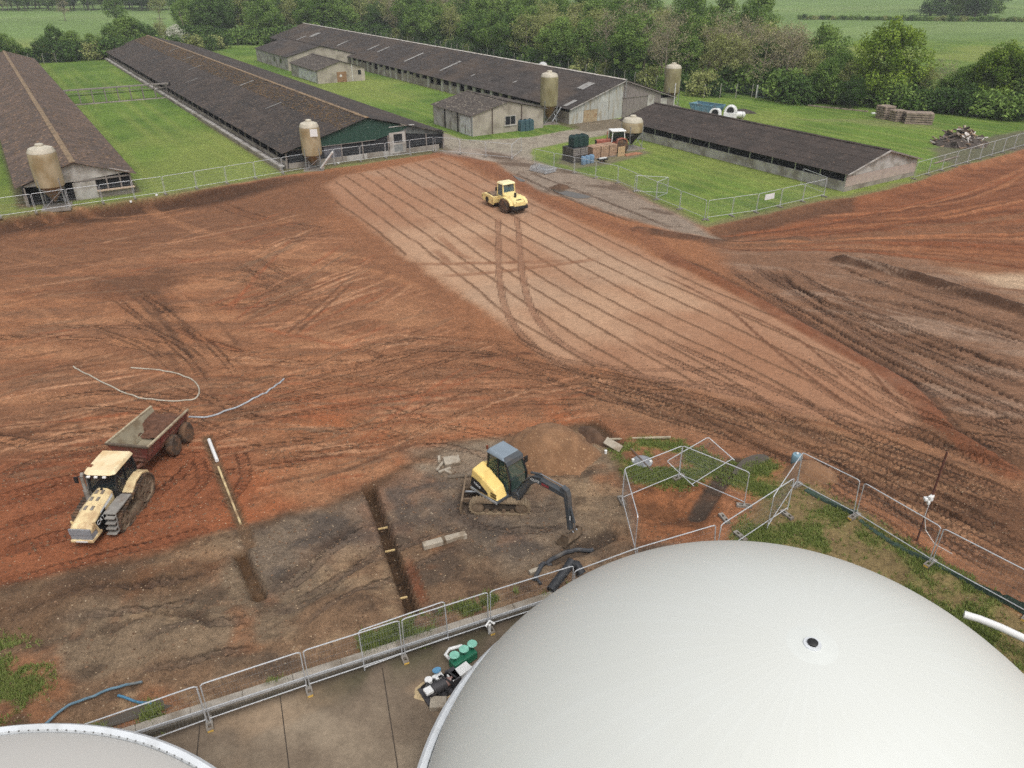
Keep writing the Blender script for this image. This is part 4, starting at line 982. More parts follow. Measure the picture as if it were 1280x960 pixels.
fence_run([G(668, 206), G(772, 229), G(820, 250), G(881, 275)], 'galvanised mesh fence panel between the gravel strip and green lawn', 'site fence along the lawn', FLAB % 'mesh fence along the gravel strip')
fence_run([G(820, 250), G(834, 244), G(792, 241.5)], 'mesh fence panel turned inwards onto the lawn as a bracing leg', 'bracing panels on the lawn', FLAB % 'bracing panels', feet=False)
sg = fence_run([G(883, 275), G(945, 266), G(1030, 246)], 'galvanised mesh fence panel between the lawn corner and the low house', 'site fence at the lawn corner', FLAB % 'mesh fence at the lawn corner')
fence_run([G(1030, 244), G(1000, 232)], 'mesh fence panel turned back along the pale wall of the low house', 'panel by the low house wall', FLAB % 'panel by the low house wall', feet=False)
fence_run([G(1142, 224), G(1280, 183), Vector((98, 124, 0))], 'galvanised mesh fence panel between the red earth bank and debris heap', 'site fence by the debris heap', FLAB % 'mesh fence by the debris heap')
p_ = on(G(958, 264)); sn = MB().bb(0, 1.5, -.04, -.03, 1.25, 1.85).build('notice_board', M_white); q_ = G(1030, 246)-G(945, 266)
sn.location = (p_.x-.5, p_.y-.25, p_.z); sn.rotation_euler = (0, 0, math.atan2(q_.y, q_.x)); tag(sn, 'blank white notice board tied to the lawn corner fence', 'sign')
# yard fence behind the domes, standing on the concrete edge
yz = -.34
yard_pts = [G(90, 968, yz), G(262, 905, yz), G(386, 862, yz), G(505, 822, yz), G(612, 786, yz), G(716, 752, yz)]
fence_run(yard_pts, 'galvanised mesh fence panel standing along the concrete kerb', 'fence along the kerb', 'concrete fence foot with yellow end standing on the concrete yard', exact=True, refl=True)
# spare panels leaning against the yard fence
a, b = on(G(455, 846)), on(G(563, 806)); fence_panel((a.x-.1, a.y+.5, a.z), (b.x-.1, b.y+.5, b.z), 'spare mesh panel leaning behind the kerb fence above the trench', 'spare fence panel', tilt=-.12)
# enclosure round the spoil pit
E1, E2, E3, E4, E5, E6 = G(793, 692), G(777, 628), G(848, 598), G(930, 634), G(902, 655), G(760, 700)
enc = 'mesh fence panel of the pen around the dug pit'
for a, b in ((E1, E2), (E2, E3), (E3, E4)): fence_panel(on(a), on(b), enc, 'pen panels around the pit', zoff=.06)
for p, r_ in ((E2, .2), (E3, -.9), (E4, 1.4), (G(905, 650), .3)): fence_foot(on(p), r_, 'dark fence foot at a corner of the pit pen', 'pit pen feet')
fence_panel(on(G(716, 752)), on(G(794, 722)), 'mesh fence panel linking the kerb fence with the pit pen', 'linking panels', zoff=.06)
fence_panel(on(G(795, 722)), on(G(893, 700)), 'mesh fence panel between the pit and the great white dome', 'panel by the dome', zoff=.06)
fence_panel(on(G(893, 702)), on(G(984, 640)), 'mesh fence panel between the pit pen corner and the verge', 'panel by the verge', zoff=.06)
fence_foot(on(G(925, 672)), .5, 'fence foot lying on soil between the pit pen and verge', 'loose feet')
fence_foot(on(G(983, 645)), .5, 'fence foot lying on grass where the verge fence begins', 'loose feet 2')
# panel lying flat over the muddy ditch
a, b = on(G(868, 612)), on(G(920, 577)); fp = fence_panel(a, b, 'mesh fence panel lying nearly flat over the muddy ditch', 'fallen panel', tilt=-1.25, zoff=.15)
fence_panel(on(G(958, 664)), on(G(995, 607)), 'mesh fence panel doubled up where the verge fence begins', 'doubled panel', zoff=.05)
verge_pts = [G(995, 609), G(1066, 652), G(1160, 711), G(1281, 778), G(1400, 845)]
vp = fence_run(verge_pts, 'galvanised mesh fence panel along the grassy verge by the big dome', 'fence along the verge', 'pale fence foot on the grassy verge', exact=True, refl=True, face=0)
# green netting fallen along the foot of the verge fence
M_net = mat('green_netting', lin(56, 74, 64), .9, var=.35, scale=6)
def netting(a, b, h, w, label):
    a = on(a); b = on(b); mb = MB(); n = 26; rows = []
    e = (b-a).normalized(); nrm = Vector((-e.y, e.x, 0)); rr_ = random.Random(3)
    for i in range(n+1):
        p = a+(b-a)*i/n; hh = h*(i/n)**1.2*(.8+.4*rr_.random())+.05; ww = w*(.7+.5*rr_.random())
        zb = ground_z(p.x, p.y)
        for off, zz in ((-.03, 0.02), (.04, hh), (ww*.5, hh*.45+.03), (ww, .03)):
            q = p+nrm*off; rows.append((q.x, q.y, zb+zz))
    fs = []
    for i in range(n):
        for k in range(3): fs.append((i*4+k, i*4+k+1, (i+1)*4+k+1, (i+1)*4+k))
    mb.add(rows, fs); o = mb.build('debris_netting', M_net); tag(o, label, 'netting', 'green netting along the verge'); return o
netting(G(1072, 656), G(1158, 710), .12, .35, 'dark green debris netting slumped between two verge fence posts')
netting(G(1164, 712), G(1280, 777), .5, .22, 'green debris netting rising along the far verge fence panel')
netting(G(1005, 614), G(1064, 650), .15, .4, 'dark netting overgrown with weeds by the verge fence start')
# boundary fence of the farm: concrete posts and green mesh
M_cpost = mat('concrete_post', lin(150, 146, 136), .9, var=.12)
M_gmesh = mat('green_mesh_wire', lin(50, 80, 68), .7, var=.15)
def farm_fence(pts, label, h=2.2, sp=3.4, wires=True):
    P = []
    for a, b in zip(pts, pts[1:]):
        n = max(1, int(round((b-a).length/sp))); P += [a+(b-a)*i/n for i in range(n)]
    P.append(pts[-1])
    P = [on(p) for p in P]; o0 = P[0]
    r = thing('boundary_fence', label, 'fence', o0, 0)
    pm = MB().box((0, 0, h/2-.1), (.12, .12, h+.2)).beam((0, 0, h), (.16, .2, h+.34), .09, .09).mesh('post'); pm.materials.append(M_cpost)
    for p in P: q = link(pm, 'post', r); q.location = p-o0
    w = MB(); rr = .012
    for a, b in zip(P, P[1:]):
        a = a-o0; b = b-o0
        for k in range(9):
            zz = .1+k*(h-.15)/8; w.beam(a+Vector((0, 0, zz)), b+Vector((0, 0, zz)), rr, rr)
        L = (b-a).length; n = 12
        for i in range(n):
            p = a+(b-a)*(i+.5)/n; w.beam(p+Vector((0, 0, .05)), p+Vector((0, 0, h)), rr, rr)
    w.build('wire_mesh', M_gmesh, r, kind='stuff')
    return r
farm_fence([W(112, 292), W(117, 230), W(117.5, 160), W(117.5, 112), W(125.5, 107)], 'green mesh fence on concrete posts along the wood edge')
farm_fence([W(-60, 246), W(14, 246), W(44, 262), W(74, 276)], 'green mesh fence on pale posts below the far hedge')
# field gate
fg = thing('field_gate', 'pale green steel field gate between two posts by the wood', 'gate', on(G(945, 122)), 0)
d = G(991, 126)-G(945, 122); Lg = d.length; fg.rotation_euler = (0, 0, math.atan2(d.y, d.x))
M_gate = mat('gate_paint', lin(150, 172, 168), .6, var=.15)
for q in (0, Lg): MB().bb(q-.11, q+.11, -.11, .11, -.2, 2.4).build('gate_post', M_pipew, fg)
for h0 in (0, 1):
    x0 = .2+h0*(Lg/2-.1); x1 = x0+Lg/2-.25
    for q in (x0, (x0+x1)/2-.4, (x0+x1)/2+.5, x1): MB().cyl((q, 0, .2), (q, 0, 2.0), .03, n=6).build('upright', M_gate, fg)
    for zz in (.25, 1.1, 2.0): MB().cyl((x0, 0, zz), (x1, 0, zz), .03, n=6).build('rail', M_gate, fg)
# ================================================================== MACHINES
M_cat = mat('cream_yellow_paint', lin(222, 200, 154), .5, var=.08, scale=2, dirt=lin(176, 142, 104), dirt_amt=.4, dirt_scale=1.6)
M_catr = mat('cream_roof', lin(232, 212, 172), .55, var=.06, scale=2, dirt=lin(206, 170, 118), dirt_amt=.35, dirt_scale=1.2)
M_blk = mat('black_paint', lin(34, 34, 36), .5, var=.2)
M_rub = mat('muddy_rubber', lin(74, 62, 52), .95, var=.25, scale=4, dirt=lin(118, 88, 64), dirt_amt=.5, dirt_scale=2.5, bump=.3)
M_mud = mat('muddy_steel', lin(124, 106, 86), .85, var=.25, scale=4, dirt=lin(92, 74, 58), dirt_amt=.5, dirt_scale=2.2)
M_grille = mat('grey_grille', lin(140, 142, 146), .6, var=.2, scale=10)
M_step = mat('step_grey', lin(138, 134, 128), .7, var=.15, dirt=lin(104, 84, 66), dirt_amt=.35)
M_cabg = glass('cab_glass', lin(26, 36, 40), .05, .72)
M_seat = mat('seat_fabric', lin(44, 44, 48), .9)
M_dash = mat('cab_interior', lin(70, 74, 76), .8)
M_red = mat('faded_red_paint', lin(124, 68, 60), .7, var=.2, scale=2, dirt=lin(128, 96, 78), dirt_amt=.6, dirt_scale=1.3)
M_bin = mat('dump_body_inner', lin(150, 140, 118), .8, var=.15, scale=1.5, dirt=lin(112, 94, 70), dirt_amt=.45, dirt_scale=1.0)
M_soil = mat('soil_load', lin(98, 68, 52), 1, var=.35, scale=3, bump=1, bscale=8)
M_exc = mat('excavator_yellow', lin(240, 208, 128), .45, var=.06, scale=2, dirt=lin(196, 156, 84), dirt_amt=.2)
M_excg = mat('excavator_grey', lin(72, 76, 80), .5, var=.12, scale=3, dirt=lin(104, 92, 80), dirt_amt=.25)
M_excroof = mat('cab_roof_grey', lin(128, 140, 150), .5, var=.06, scale=2)
M_chrome = mat('ram_chrome', lin(200, 204, 208), .2, .9, var=.05)
M_rolly = mat('roller_yellow', lin(234, 212, 146), .45, var=.07, scale=2, dirt=lin(190, 156, 96), dirt_amt=.25)
M_excglass = glass('excavator_glass', lin(60, 88, 78), .04, .5)
M_rollglass = glass('roller_glass', lin(90, 112, 116), .05, .7)
M_decal = mat('white_decal', lin(228, 228, 226), .5, var=.04)
M_reddec = mat('red_decal', lin(150, 60, 66), .5, var=.06)

def hull_belt(circs, n=18):
    """outline of a belt round wheels given as (x, z, r): returns closed list of (x, z)"""
    pts = []
    for (x, z_, r) in circs:
        for i in range(48): a = 2*math.pi*i/48; pts.append((x+r*math.cos(a), z_+r*math.sin(a)))
    pts = sorted(set(pts))
    def half(p):
        h = []
        for q in p:
            while len(h) > 1 and (h[-1][0]-h[-2][0])*(q[1]-h[-2][1])-(h[-1][1]-h[-2][1])*(q[0]-h[-2][0]) <= 0: h.pop()
            h.append(q)
        return h[:-1]
    return half(pts)+half(pts[::-1])
def resample(poly, step):
    out = []; n = len(poly); acc = 0
    for i in range(n):
        a = Vector(poly[i]); b = Vector(poly[(i+1) % n]); L = (b-a).length
        while acc < L: out.append((a+(b-a)*acc/L, (b-a).normalized())); acc += step
        acc -= L
    return out
def belt(parent, circs, y0, y1, th, m, step=.14, lug=.04, name='track_belt'):
    outer = hull_belt([(x, z_, r+th) for x, z_, r in circs]); inner = hull_belt(circs)
    mb = MB(); R1 = resample(outer, .1); P1 = [p for p, d in R1]
    c = Vector((sum(p[0] for p in P1)/len(P1), sum(p[1] for p in P1)/len(P1)))
    n = len(P1); vs = []
    for p, d in R1:
        nrm = Vector((d.y, -d.x)); q = p-nrm*th
        vs += [(p.x, y0, p.y), (p.x, y1, p.y), (q.x, y1, q.y), (q.x, y0, q.y)]
    fs = []
    for i in range(n):
        j = (i+1) % n
        for k in range(4): fs.append((i*4+k, i*4+(k+1) % 4, j*4+(k+1) % 4, j*4+k))
    mb.add(vs, fs)
    for p, d in resample(outer, step):
        nrm = Vector((d.y, -d.x)); a = p+nrm*lug*.4
        M = Matrix(((d.x, 0, nrm.x), (0, 1, 0), (d.y, 0, nrm.y)))
        mb.box((a.x, (y0+y1)/2, a.y), (step*.45, abs(y1-y0), lug), M=M, tint=.4)
    return mb.build(name, m, parent)
def wheel(parent, x, y, z_, r, w, tyre, rim, name='wheel', lugs=0, rimr=.55):
    s = 1 if y > 0 else -1
    prof = [(r*rimr, -w/2), (r*.86, -w/2), (r*.97, -w*.36), (r, -w*.15), (r, w*.15), (r*.97, w*.36), (r*.86, w/2), (r*rimr, w/2)]
    o = MB().lathe(prof, 30, (x, y, z_), 'y')
    for i in range(lugs):
        for side in (-1, 1):
            a = 2*math.pi*(i+(.5 if side > 0 else 0))/lugs
            c = Vector((math.cos(a), 0, math.sin(a))); t = Vector((-math.sin(a), 0, math.cos(a)))
            d = (t*.55+Vector((0, side, 0))*.9).normalized(); M = Matrix((d, c.cross(d), c)).transposed()
            o.box(Vector((x, y+side*w*.24, z_))+c*(r+.01), (w*.5, .05, .07), M=M)
    t = o.build(name, tyre, parent, smooth=True)
    MB().lathe([(r*rimr, -w*.30), (r*rimr*.9, -w*.22), (r*.25, -w*.10), (.001, -w*.12)], 20, (x, y, z_), 'y').lathe([(.001, w*.12), (r*.25, w*.10), (r*rimr*.9, w*.22), (r*rimr, w*.30)], 20, (x, y, z_), 'y').build('rim', rim, t, smooth=True)
    MB().cyl((x, y-w*.28, z_), (x, y+w*.28, z_), r*.16, n=10).build('hub', rim, t)
    return t

# ---------------------------------------------------------------- tracked tractor
pt = G(147, 640); p_front = G(118, 690); 
hd = (G(150, 655)-G(190, 603)).normalized(); 
tr_rz = math.atan2(hd.y, hd.x)
tr = thing('tracked_tractor', 'cream yellow tracked tractor hitched to a red dump trailer', 'tractor', on(G(146, 639), -.05), tr_rz)
for s in (-1, 1):
    ya, yb = (.68*s, 1.30*s); y0, y1 = min(ya, yb), max(ya, yb)
    circ = [(-1.15, .86, .78), (1.25, .60, .52)]
    belt(tr, circ, y0, y1, .07, M_rub, step=.2, lug=.07)
    for nm, (x, z_, r) in (('drive_wheel', circ[0]), ('idler_wheel', circ[1])):
        wv = MB().lathe([(r, y0+.05), (r*.93, y0+.05), (r*.86, y0+.13), (r*.35, y0+.16), (r*.3, y0+.06), (.001, y0+.06)], 30, (x, 0, z_), 'y').lathe([(.001, y1-.06), (r*.3, y1-.06), (r*.35, y1-.16), (r*.86, y1-.13), (r*.93, y1-.05), (r, y1-.05), (r, y0+.05)], 30, (x, 0, z_), 'y').build(nm, M_mud, tr, smooth=True)
        for k in range(6):
            a = k*math.pi/3; MB().beam((x+r*.3*math.cos(a), s*1.20, z_+r*.3*math.sin(a)), (x+r*.85*math.cos(a), s*1.20, z_+r*.85*math.sin(a)), .1, .06, up=(0, 1, 0)).build('spoke', M_mud, wv)
    for k in range(4): MB().lathe([(.26, y0+.08), (.26, y1-.08), (.1, y1-.05), (.001, y1-.05)], 16, (-.45+k*.4, 0, .33), 'y').build('road_roller', M_mud, tr, smooth=True)
    # fender over the rear wheel
    fo = [(-2.0, 1.15), (-1.75, 1.72), (-1.2, 1.98), (-.5, 1.92), (.05, 1.55), (.2, 1.15), (.08, 1.15), (-.08, 1.45), (-.55, 1.78), (-1.2, 1.84), (-1.65, 1.6), (-1.85, 1.15)]
    MB().prism(fo, s*.55, s*1.22, 'xz').build('fender', M_cat, tr, bevel=.03)
    MB().prism([(-1.7, 1.2), (-1.6, 1.6), (-1.2, 1.8), (-.5, 1.75), (-.1, 1.4), (0, 1.2)], s*.52, s*.60, 'xz').build('fender_panel', M_cat, tr)
MB().bb(-2.1, 2.2, -.5, .5, .55, 1.15).build('chassis', M_blk, tr, bevel=.04)
# bonnet: long tapering nose
def ring(x, w, zb, zt, ch): return [(x, -w, zb), (x, w, zb), (x, w, zt-ch), (x, w-ch*1.1, zt), (x, -w+ch*1.1, zt), (x, -w, zt-ch)]
bon = MB().loft(ring(.45, .47, 1.25, 2.15, .2), ring(1.6, .52, 1.2, 2.02, .2)).loft(ring(1.6, .52, 1.2, 2.02, .2), ring(2.75, .56, 1.15, 1.72, .2)).loft(ring(2.75, .56, 1.15, 1.72, .2), ring(3.0, .54, 1.15, 1.55, .16))
bon.build('bonnet', M_cat, tr, bevel=.04)
MB().loft([(2.4, -.53, .85), (2.4, .53, .85), (2.4, .53, 1.14), (2.4, -.53, 1.14)], [(3.05, -.54, .82), (3.05, .54, .82), (3.05, .54, 1.14), (3.05, -.54, 1.14)]).build('front_grille', M_grille, tr)
MB().bb(3.0, 3.08, -.55, .55, 1.14, 1.5).build('front_grille', M_grille, tr)
MB().bb(2.2, 3.12, -.58, .58, .66, .82).build('bumper', M_cat, tr, bevel=.03)
for s in (-1, 1):
    MB().loft([(2.35, s*.535, .8), (2.35, s*.60, .8), (2.62, s*.60, 1.7), (2.62, s*.545, 1.7)], [(2.5, s*.535, .8), (2.5, s*.60, .8), (2.72, s*.60, 1.7), (2.72, s*.545, 1.7)]).build('nose_trim', M_cat, tr)
    MB().add([(1.5, s*.535, 1.22), (2.55, s*.575, 1.18), (2.62, s*.575, 1.50), (1.5, s*.535, 1.72)], [(0, 1, 2, 3)]).build('side_panel', M_blk, tr)
    MB().add([(.6, s*.492, 1.72), (1.9, s*.545, 1.60), (1.95, s*.548, 1.76), (.6, s*.492, 1.93)], [(0, 1, 2, 3)]).build('name_decal', M_decal, tr)
    MB().bb(.5, 2.3, min(s*.30, s*.5), max(s*.30, s*.5), .9, 1.2).build('engine_side', M_blk, tr)
text_part('CAT', .36, M_decal, tr, Vector((2.12, .590, 1.36)), axes((-1, -.03, 0), (0, 0, 1)))
text_part('CAT', .36, M_decal, tr, Vector((2.12, -.590, 1.36)), axes((1, -.03, 0), (0, 0, 1)))
for (x, y, z0) in ((.8, .16, 2.13), (1.3, .17, 2.07), (1.9, .18, 1.96), (.8, -.16, 2.13), (1.3, -.17, 2.07), (1.9, -.18, 1.96)):
    MB().beam((x-.13, y, z0+.035), (x+.13, y, z0-.015), .14, .03).build('vent', M_step, tr)
MB().cyl((.6, 0, 2.1), (.6, 0, 2.2), .07, n=10).build('filler_cap', M_blk, tr)
MB().bb(3.12, 3.125, -.3, .3, .69, .79).build('number_plate', M_decal, tr)
# cab
cabp = MB().loft([(-1.5, -.62, 1.2), (.4, -.62, 1.2), (.4, .62, 1.2), (-1.5, .62, 1.2)], [(-1.55, -.78, 2.0), (.45, -.72, 2.0), (.45, .72, 2.0), (-1.55, .78, 2.0)]).build('cab_base', M_blk, tr, bevel=.03)
A = [(-1.5, -.76, 2.0), (.45, -.72, 2.0), (.45, .72, 2.0), (-1.5, .76, 2.0)]; B = [(-1.35, -.78, 3.05), (.22, -.76, 3.05), (.22, .76, 3.05), (-1.35, .78, 3.05)]
for i in range(4):
    MB().beam(A[i], B[i], .1, .1).build('cab_pillar', M_blk, tr)
    j = (i+1) % 4
    pa, pb, pc, pd = [Vector(q) for q in (A[i], A[j], B[j], B[i])]; cc = (pa+pb+pc+pd)/4
    MB().add([q+(cc-q)*.05 for q in (pa, pb, pc, pd)], [(0, 1, 2, 3)]).build('cab_glass', M_cabg, tr)
MB().beam((-.5, .77, 2.0), (-.5, .78, 3.05), .07, .07).build('cab_pillar', M_blk, tr); MB().beam((-.5, -.77, 2.0), (-.5, -.78, 3.05), .07, .07).build('cab_pillar', M_blk, tr)
MB().bb(-.95, -.4, -.25, .25, 1.9, 2.15).bb(-1.0, -.85, -.25, .25, 2.1, 2.75).build('seat', M_seat, tr, bevel=.05)
MB().bb(.05, .35, -.3, .3, 1.95, 2.3).build('dashboard', M_dash, tr, bevel=.04); MB().cyl((.0, 0, 2.3), (-.12, 0, 2.42), .2, n=16).build('steering_wheel', M_blk, tr)
MB().loft([(-1.5, -.86, 3.02), (.4, -.86, 3.02), (.55, -.6, 3.02), (.55, .6, 3.02), (.4, .86, 3.02), (-1.5, .86, 3.02)], [(-1.42, -.76, 3.26), (.25, -.76, 3.24), (.36, -.52, 3.22), (.36, .52, 3.22), (.25, .76, 3.24), (-1.42, .76, 3.26)]).build('cab_roof', M_catr, tr, bevel=.05)
for y in (-.5, -.1, .35): MB().bb(.55, .66, y-.09, y+.09, 2.93, 3.03).build('work_light', M_decal, tr, bevel=.02)
MB().bb(-.1, .1, -.72, -.55, 3.26, 3.29).build('roof_patch', mat('rust_patch', lin(120, 70, 44), .9), tr)
# exhaust and intake on the right, steps and mirror on the left
for x, r, h in ((.62, .09, 2.9), (.32, .07, 2.7)):
    MB().cyl((x, -.82, 1.3), (x, -.86, 2.1), r*1.5, n=12).cyl((x, -.86, 2.1), (x-.05, -.9, h), r, n=12).cyl((x-.05, -.9, h), (x-.22, -.92, h+.2), r, n=12).build('exhaust_stack', M_step, tr, smooth=True)
for k in range(4): MB().bb(1.92-k*.03, 2.25-k*.06, .74, 1.25, .45+k*.30, .50+k*.30).build('step', M_step, tr)
for y in (.76, 1.23): MB().beam((1.92, y, .42), (1.80, y, 1.5), .05, .05).build('step_frame', M_step, tr)
MB().bb(.2, 1.85, .6, 1.25, 1.50, 1.56).build('platform', M_step, tr)
MB().bb(-2.6, -1.9, -.12, .12, .5, .66).build('drawbar', M_blk, tr)
for s in (-1, 1): MB().beam((.3, s*.8, 2.9), (.55, s*1.25, 2.85), .04, .04).bb(.52, .58, s*1.25-.1, s*1.25+.1, 2.5, 2.9).build('mirror', M_blk, tr)

tr.scale = (.92, .9, .85)
# ---------------------------------------------------------------- red dump trailer
hd2 = (G(188, 556, 1.8)-G(231, 514, 1.8)).normalized(); hd2z = math.atan2(hd2.y, hd2.x)
hitch = on(G(147, 633))-hd*2.6
tl = thing('dump_trailer', 'red steel dump trailer with worn grey body holding a little soil', 'trailer', on(G(188, 531, 1.8)), hd2z); tl.scale = (.72, .86, .88)
# body: floor z .95, rim 2.15 ; x -2.5 .. 2.9
def body(x, wb, wt, zb, zt): return [(x, -wb, zb), (x, wb, zb), (x, wt, zt), (x, -wt, zt)]
th = .06
mb = MB()
for s in (-1, 1):
    mb.loft([(-2.6, s*.85, .95), (-2.6, s*(.85+th), .95), (-2.6, s*(1.25+th), 2.0), (-2.6, s*1.25, 2.0)], [(2.6, s*.85, .95), (2.6, s*(.85+th), .95), (2.9, s*(1.3+th), 2.15), (2.9, s*1.3, 2.15)])
mb.build('side_plate', M_red, tl)
MB().bb(-2.6, 2.6, -.85, .85, .88, .95).build('floor_plate', M_bin, tl)
MB().loft([(2.6, -.85, .95), (2.6, .85, .95), (2.9, 1.3, 2.12), (2.9, -1.3, 2.12)], [(2.68, -.85, .95), (2.68, .85, .95), (2.98, 1.3, 2.12), (2.98, -1.3, 2.12)]).build('front_plate', M_red, tl)
for s in (-1, 1):
    MB().add([(-2.58, s*.84, .96), (2.58, s*.84, .96), (2.87, s*1.28, 2.13), (-2.58, s*1.235, 1.98)], [(0, 1, 2, 3)]).build('inner_lining', M_bin, tl)
    MB().beam((-2.6, s*1.28, 2.03), (2.95, s*1.34, 2.18), .13, .09).build('top_rail', mat('worn_rail', lin(170, 156, 130), .7, var=.2, dirt=lin(110, 80, 64), dirt_amt=.4), tl)
    for k in range(5): MB().beam((-2.2+k*1.1, s*.93, .98), (-2.2+k*1.13, s*1.34, 2.05), .07, .07).build('rib', M_red, tl)
    MB().beam((-2.6, s*1.08, 1.45), (2.7, s*1.12, 1.5), .06, .12).build('side_rail', M_red, tl)
MB().add([(2.58, -.83, .97), (2.58, .83, .97), (2.86, 1.27, 2.1), (2.86, -1.27, 2.1)], [(0, 1, 2, 3)]).build('inner_lining', M_bin, tl)
MB().bb(2.85, 3.05, -1.36, 1.36, 2.12, 2.22).build('top_rail', mat('dark_rail', lin(92, 80, 66), .8), tl)
MB().bb(2.7, 2.82, -1.0, 1.0, 1.3, 1.45).build('front_rail', M_red, tl); MB().bb(2.72, 2.80, -.7, .7, 1.02, 1.12).build('front_rail', M_red, tl)
# load of soil at the back
rs = random.Random(2); mb = MB(); nx_, ny_ = 16, 12; vs = []
for i in range(nx_):
    for j in range(ny_):
        x = -2.55+i*2.6/(nx_-1); w = .85+.4*.75; y = -w+2*w*j/(ny_-1)
        h = 1.66*(1-.04*(i/nx_))-.9*max(0, (i/(nx_-1)-.45))**1.1+rs.uniform(-.05, .05)-.12*abs(y)
        lim = .95+max(0, abs(y)-.84)/.4*1.03; vs.append((x, y, max(h, lim-.02)))
mb.add(vs, [(i*ny_+j, (i+1)*ny_+j, (i+1)*ny_+j+1, i*ny_+j+1) for i in range(nx_-1) for j in range(ny_-1)])
sp = mb.build('soil_load', M_soil); sp.parent = tl
MB().bb(-2.4, 2.6, -.55, -.4, .6, .88).bb(-2.4, 2.6, .4, .55, .6, .88).build('chassis_rail', M_red, tl)
MB().beam((2.5, -.45, .72), (4.0, -.06, .6), .14, .16).beam((2.5, .45, .72), (4.0, .06, .6), .14, .16).build('drawbar', M_red, tl)
for x in (-1.85, -.05):
    MB().cyl((x, -1.2, .58), (x, 1.2, .58), .09, n=8).build('axle', M_blk, tl)
    for s in (-1, 1): wheel(tl, x, s*1.18, .70, .70, .48, M_rub, M_mud, lugs=0, rimr=.5)
MB().bb(-2.68, -2.6, -.95, .95, .95, 1.3).build('tailgate', M_red, tl)

# ---------------------------------------------------------------- mini excavator
pe = G(626, 627); pbk = G(703, 676)
eh = (pbk-pe).normalized(); erz = math.atan2(eh.y, eh.x)
ue = math.atan2(*(G(660, 645)-G(592, 643)).normalized().yx)+math.pi
ex = thing('mini_excavator', 'yellow and grey mini excavator with its bucket resting on the soil', 'excavator', on(pe, -.03), 0)
cr, sr = math.cos(ue), math.sin(ue)
def sub_empty_children(root, rz):   # parts modelled in a turned frame are baked into the root frame
    M = Matrix.Rotation(rz, 4, 'Z')
    for c_ in list(root.children):
        if not c_.get('baked'):
            for o_ in [c_]+list(c_.children): o_.data.transform(M); o_['baked'] = 1
SC = 1.12
for s in (-1, 1):
    y0, y1 = (.55, .95) if s > 0 else (-.95, -.55)
    circ = [(-.95, .34, .27), (.95, .34, .27)]
    belt(ex, circ, y0, y1, .07, mat('track_rubber_muddy', lin(142, 124, 100), .9, var=.2, scale=4, dirt=lin(104, 86, 68), dirt_amt=.4, dirt_scale=2), step=.15, lug=.05)
    MB().bb(-.8, .8, y0+.1, y1-.1, .2, .46).build('track_frame', mat('frame_dark', lin(70, 60, 50), .9, var=.2), ex, bevel=.03)
    for x in (-.95, .95): MB().lathe([(.27, y0+.05), (.12, y0+.03), (.001, y0+.03)], 18, (x, 0, .34), 'y').lathe([(.001, y1-.03), (.12, y1-.03), (.27, y1-.05), (.27, y0+.05)], 18, (x, 0, .34), 'y').build('sprocket', M_mud, ex, smooth=True)
    for k in range(4): MB().cyl((-.55+k*.37, y0+.06, .17), (-.55+k*.37, y1-.06, .17), .1, n=10).build('track_roller', M_mud, ex)
MB().bb(-.75, .75, -.56, .56, .38, .60).build('undercarriage', M_excg, ex, bevel=.03)
MB().prism([(1.62, .05), (1.70, .02), (1.74, .35), (1.66, .72), (1.58, .72), (1.66, .36)], -.98, .98, 'xz').build('dozer_blade', M_mud, ex)
for y in (-.42, .42): MB().beam((.7, y, .42), (1.64, y, .35), .1, .16).build('blade_arm', M_mud, ex)
MB().cyl((.6, 0, .55), (1.6, 0, .5), .05, n=8).build('blade_ram', M_chrome, ex)
sub_empty_children(ex, ue)
# upper body, x forward
MB().cyl((0, 0, .58), (0, 0, .72), .5, n=20).build('slew_ring', M_blk, ex)
MB().bb(-.95, .72, -.9, .88, .70, .86).build('deck', M_excg, ex, bevel=.04)
# engine cover and counterweight (right side and rear) ; right = -y
MB().loft([(-1.12, -.82, .82), (-.3, -.95, .82), (.70, -.88, .82), (.70, -.25, .82), (-1.12, -.05, .82)], [(-1.05, -.72, 1.62), (-.3, -.82, 1.58), (.42, -.78, 1.22), (.42, -.22, 1.30), (-1.05, -.05, 1.75)]).build('engine_cover', M_exc, ex, bevel=.06)
MB().loft([(-1.12, -.15, .82), (-.72, -.15, .82), (-.72, .9, .82), (-1.05, .82, .82)], [(-1.05, -.15, 1.7), (-.75, -.15, 1.75), (-.75, .78, 1.7), (-.98, .72, 1.62)]).build('counterweight', M_exc, ex, bevel=.06)
MB().loft([(-1.0, -.885, .90), (-.3, -.955, .90), (.15, -.925, .90), (-.9, -.865, .92)], [(-.95, -.84, 1.32), (-.45, -.885, 1.30), (.12, -.905, 1.02), (-.9, -.83, 1.30)]).build('side_decal', M_blk, ex)
for zz in (.98, 1.12): MB().beam((.30, -.90+zz*.02, zz), (.62, -.885+zz*.02, zz-.02), .04, .07).build('vent', mat('vent_shadow', lin(110, 88, 40), .7), ex)
MB().bb(-.95, .72, -.93, -.90, .72, .82).build('lower_trim', mat('trim_grey', lin(168, 168, 166), .6), ex)
text_part('VOLVO', .13, M_decal, ex, Vector((-.50, -.932, 1.12)), axes((1, -.03, -.22), (0, .1, 1)))
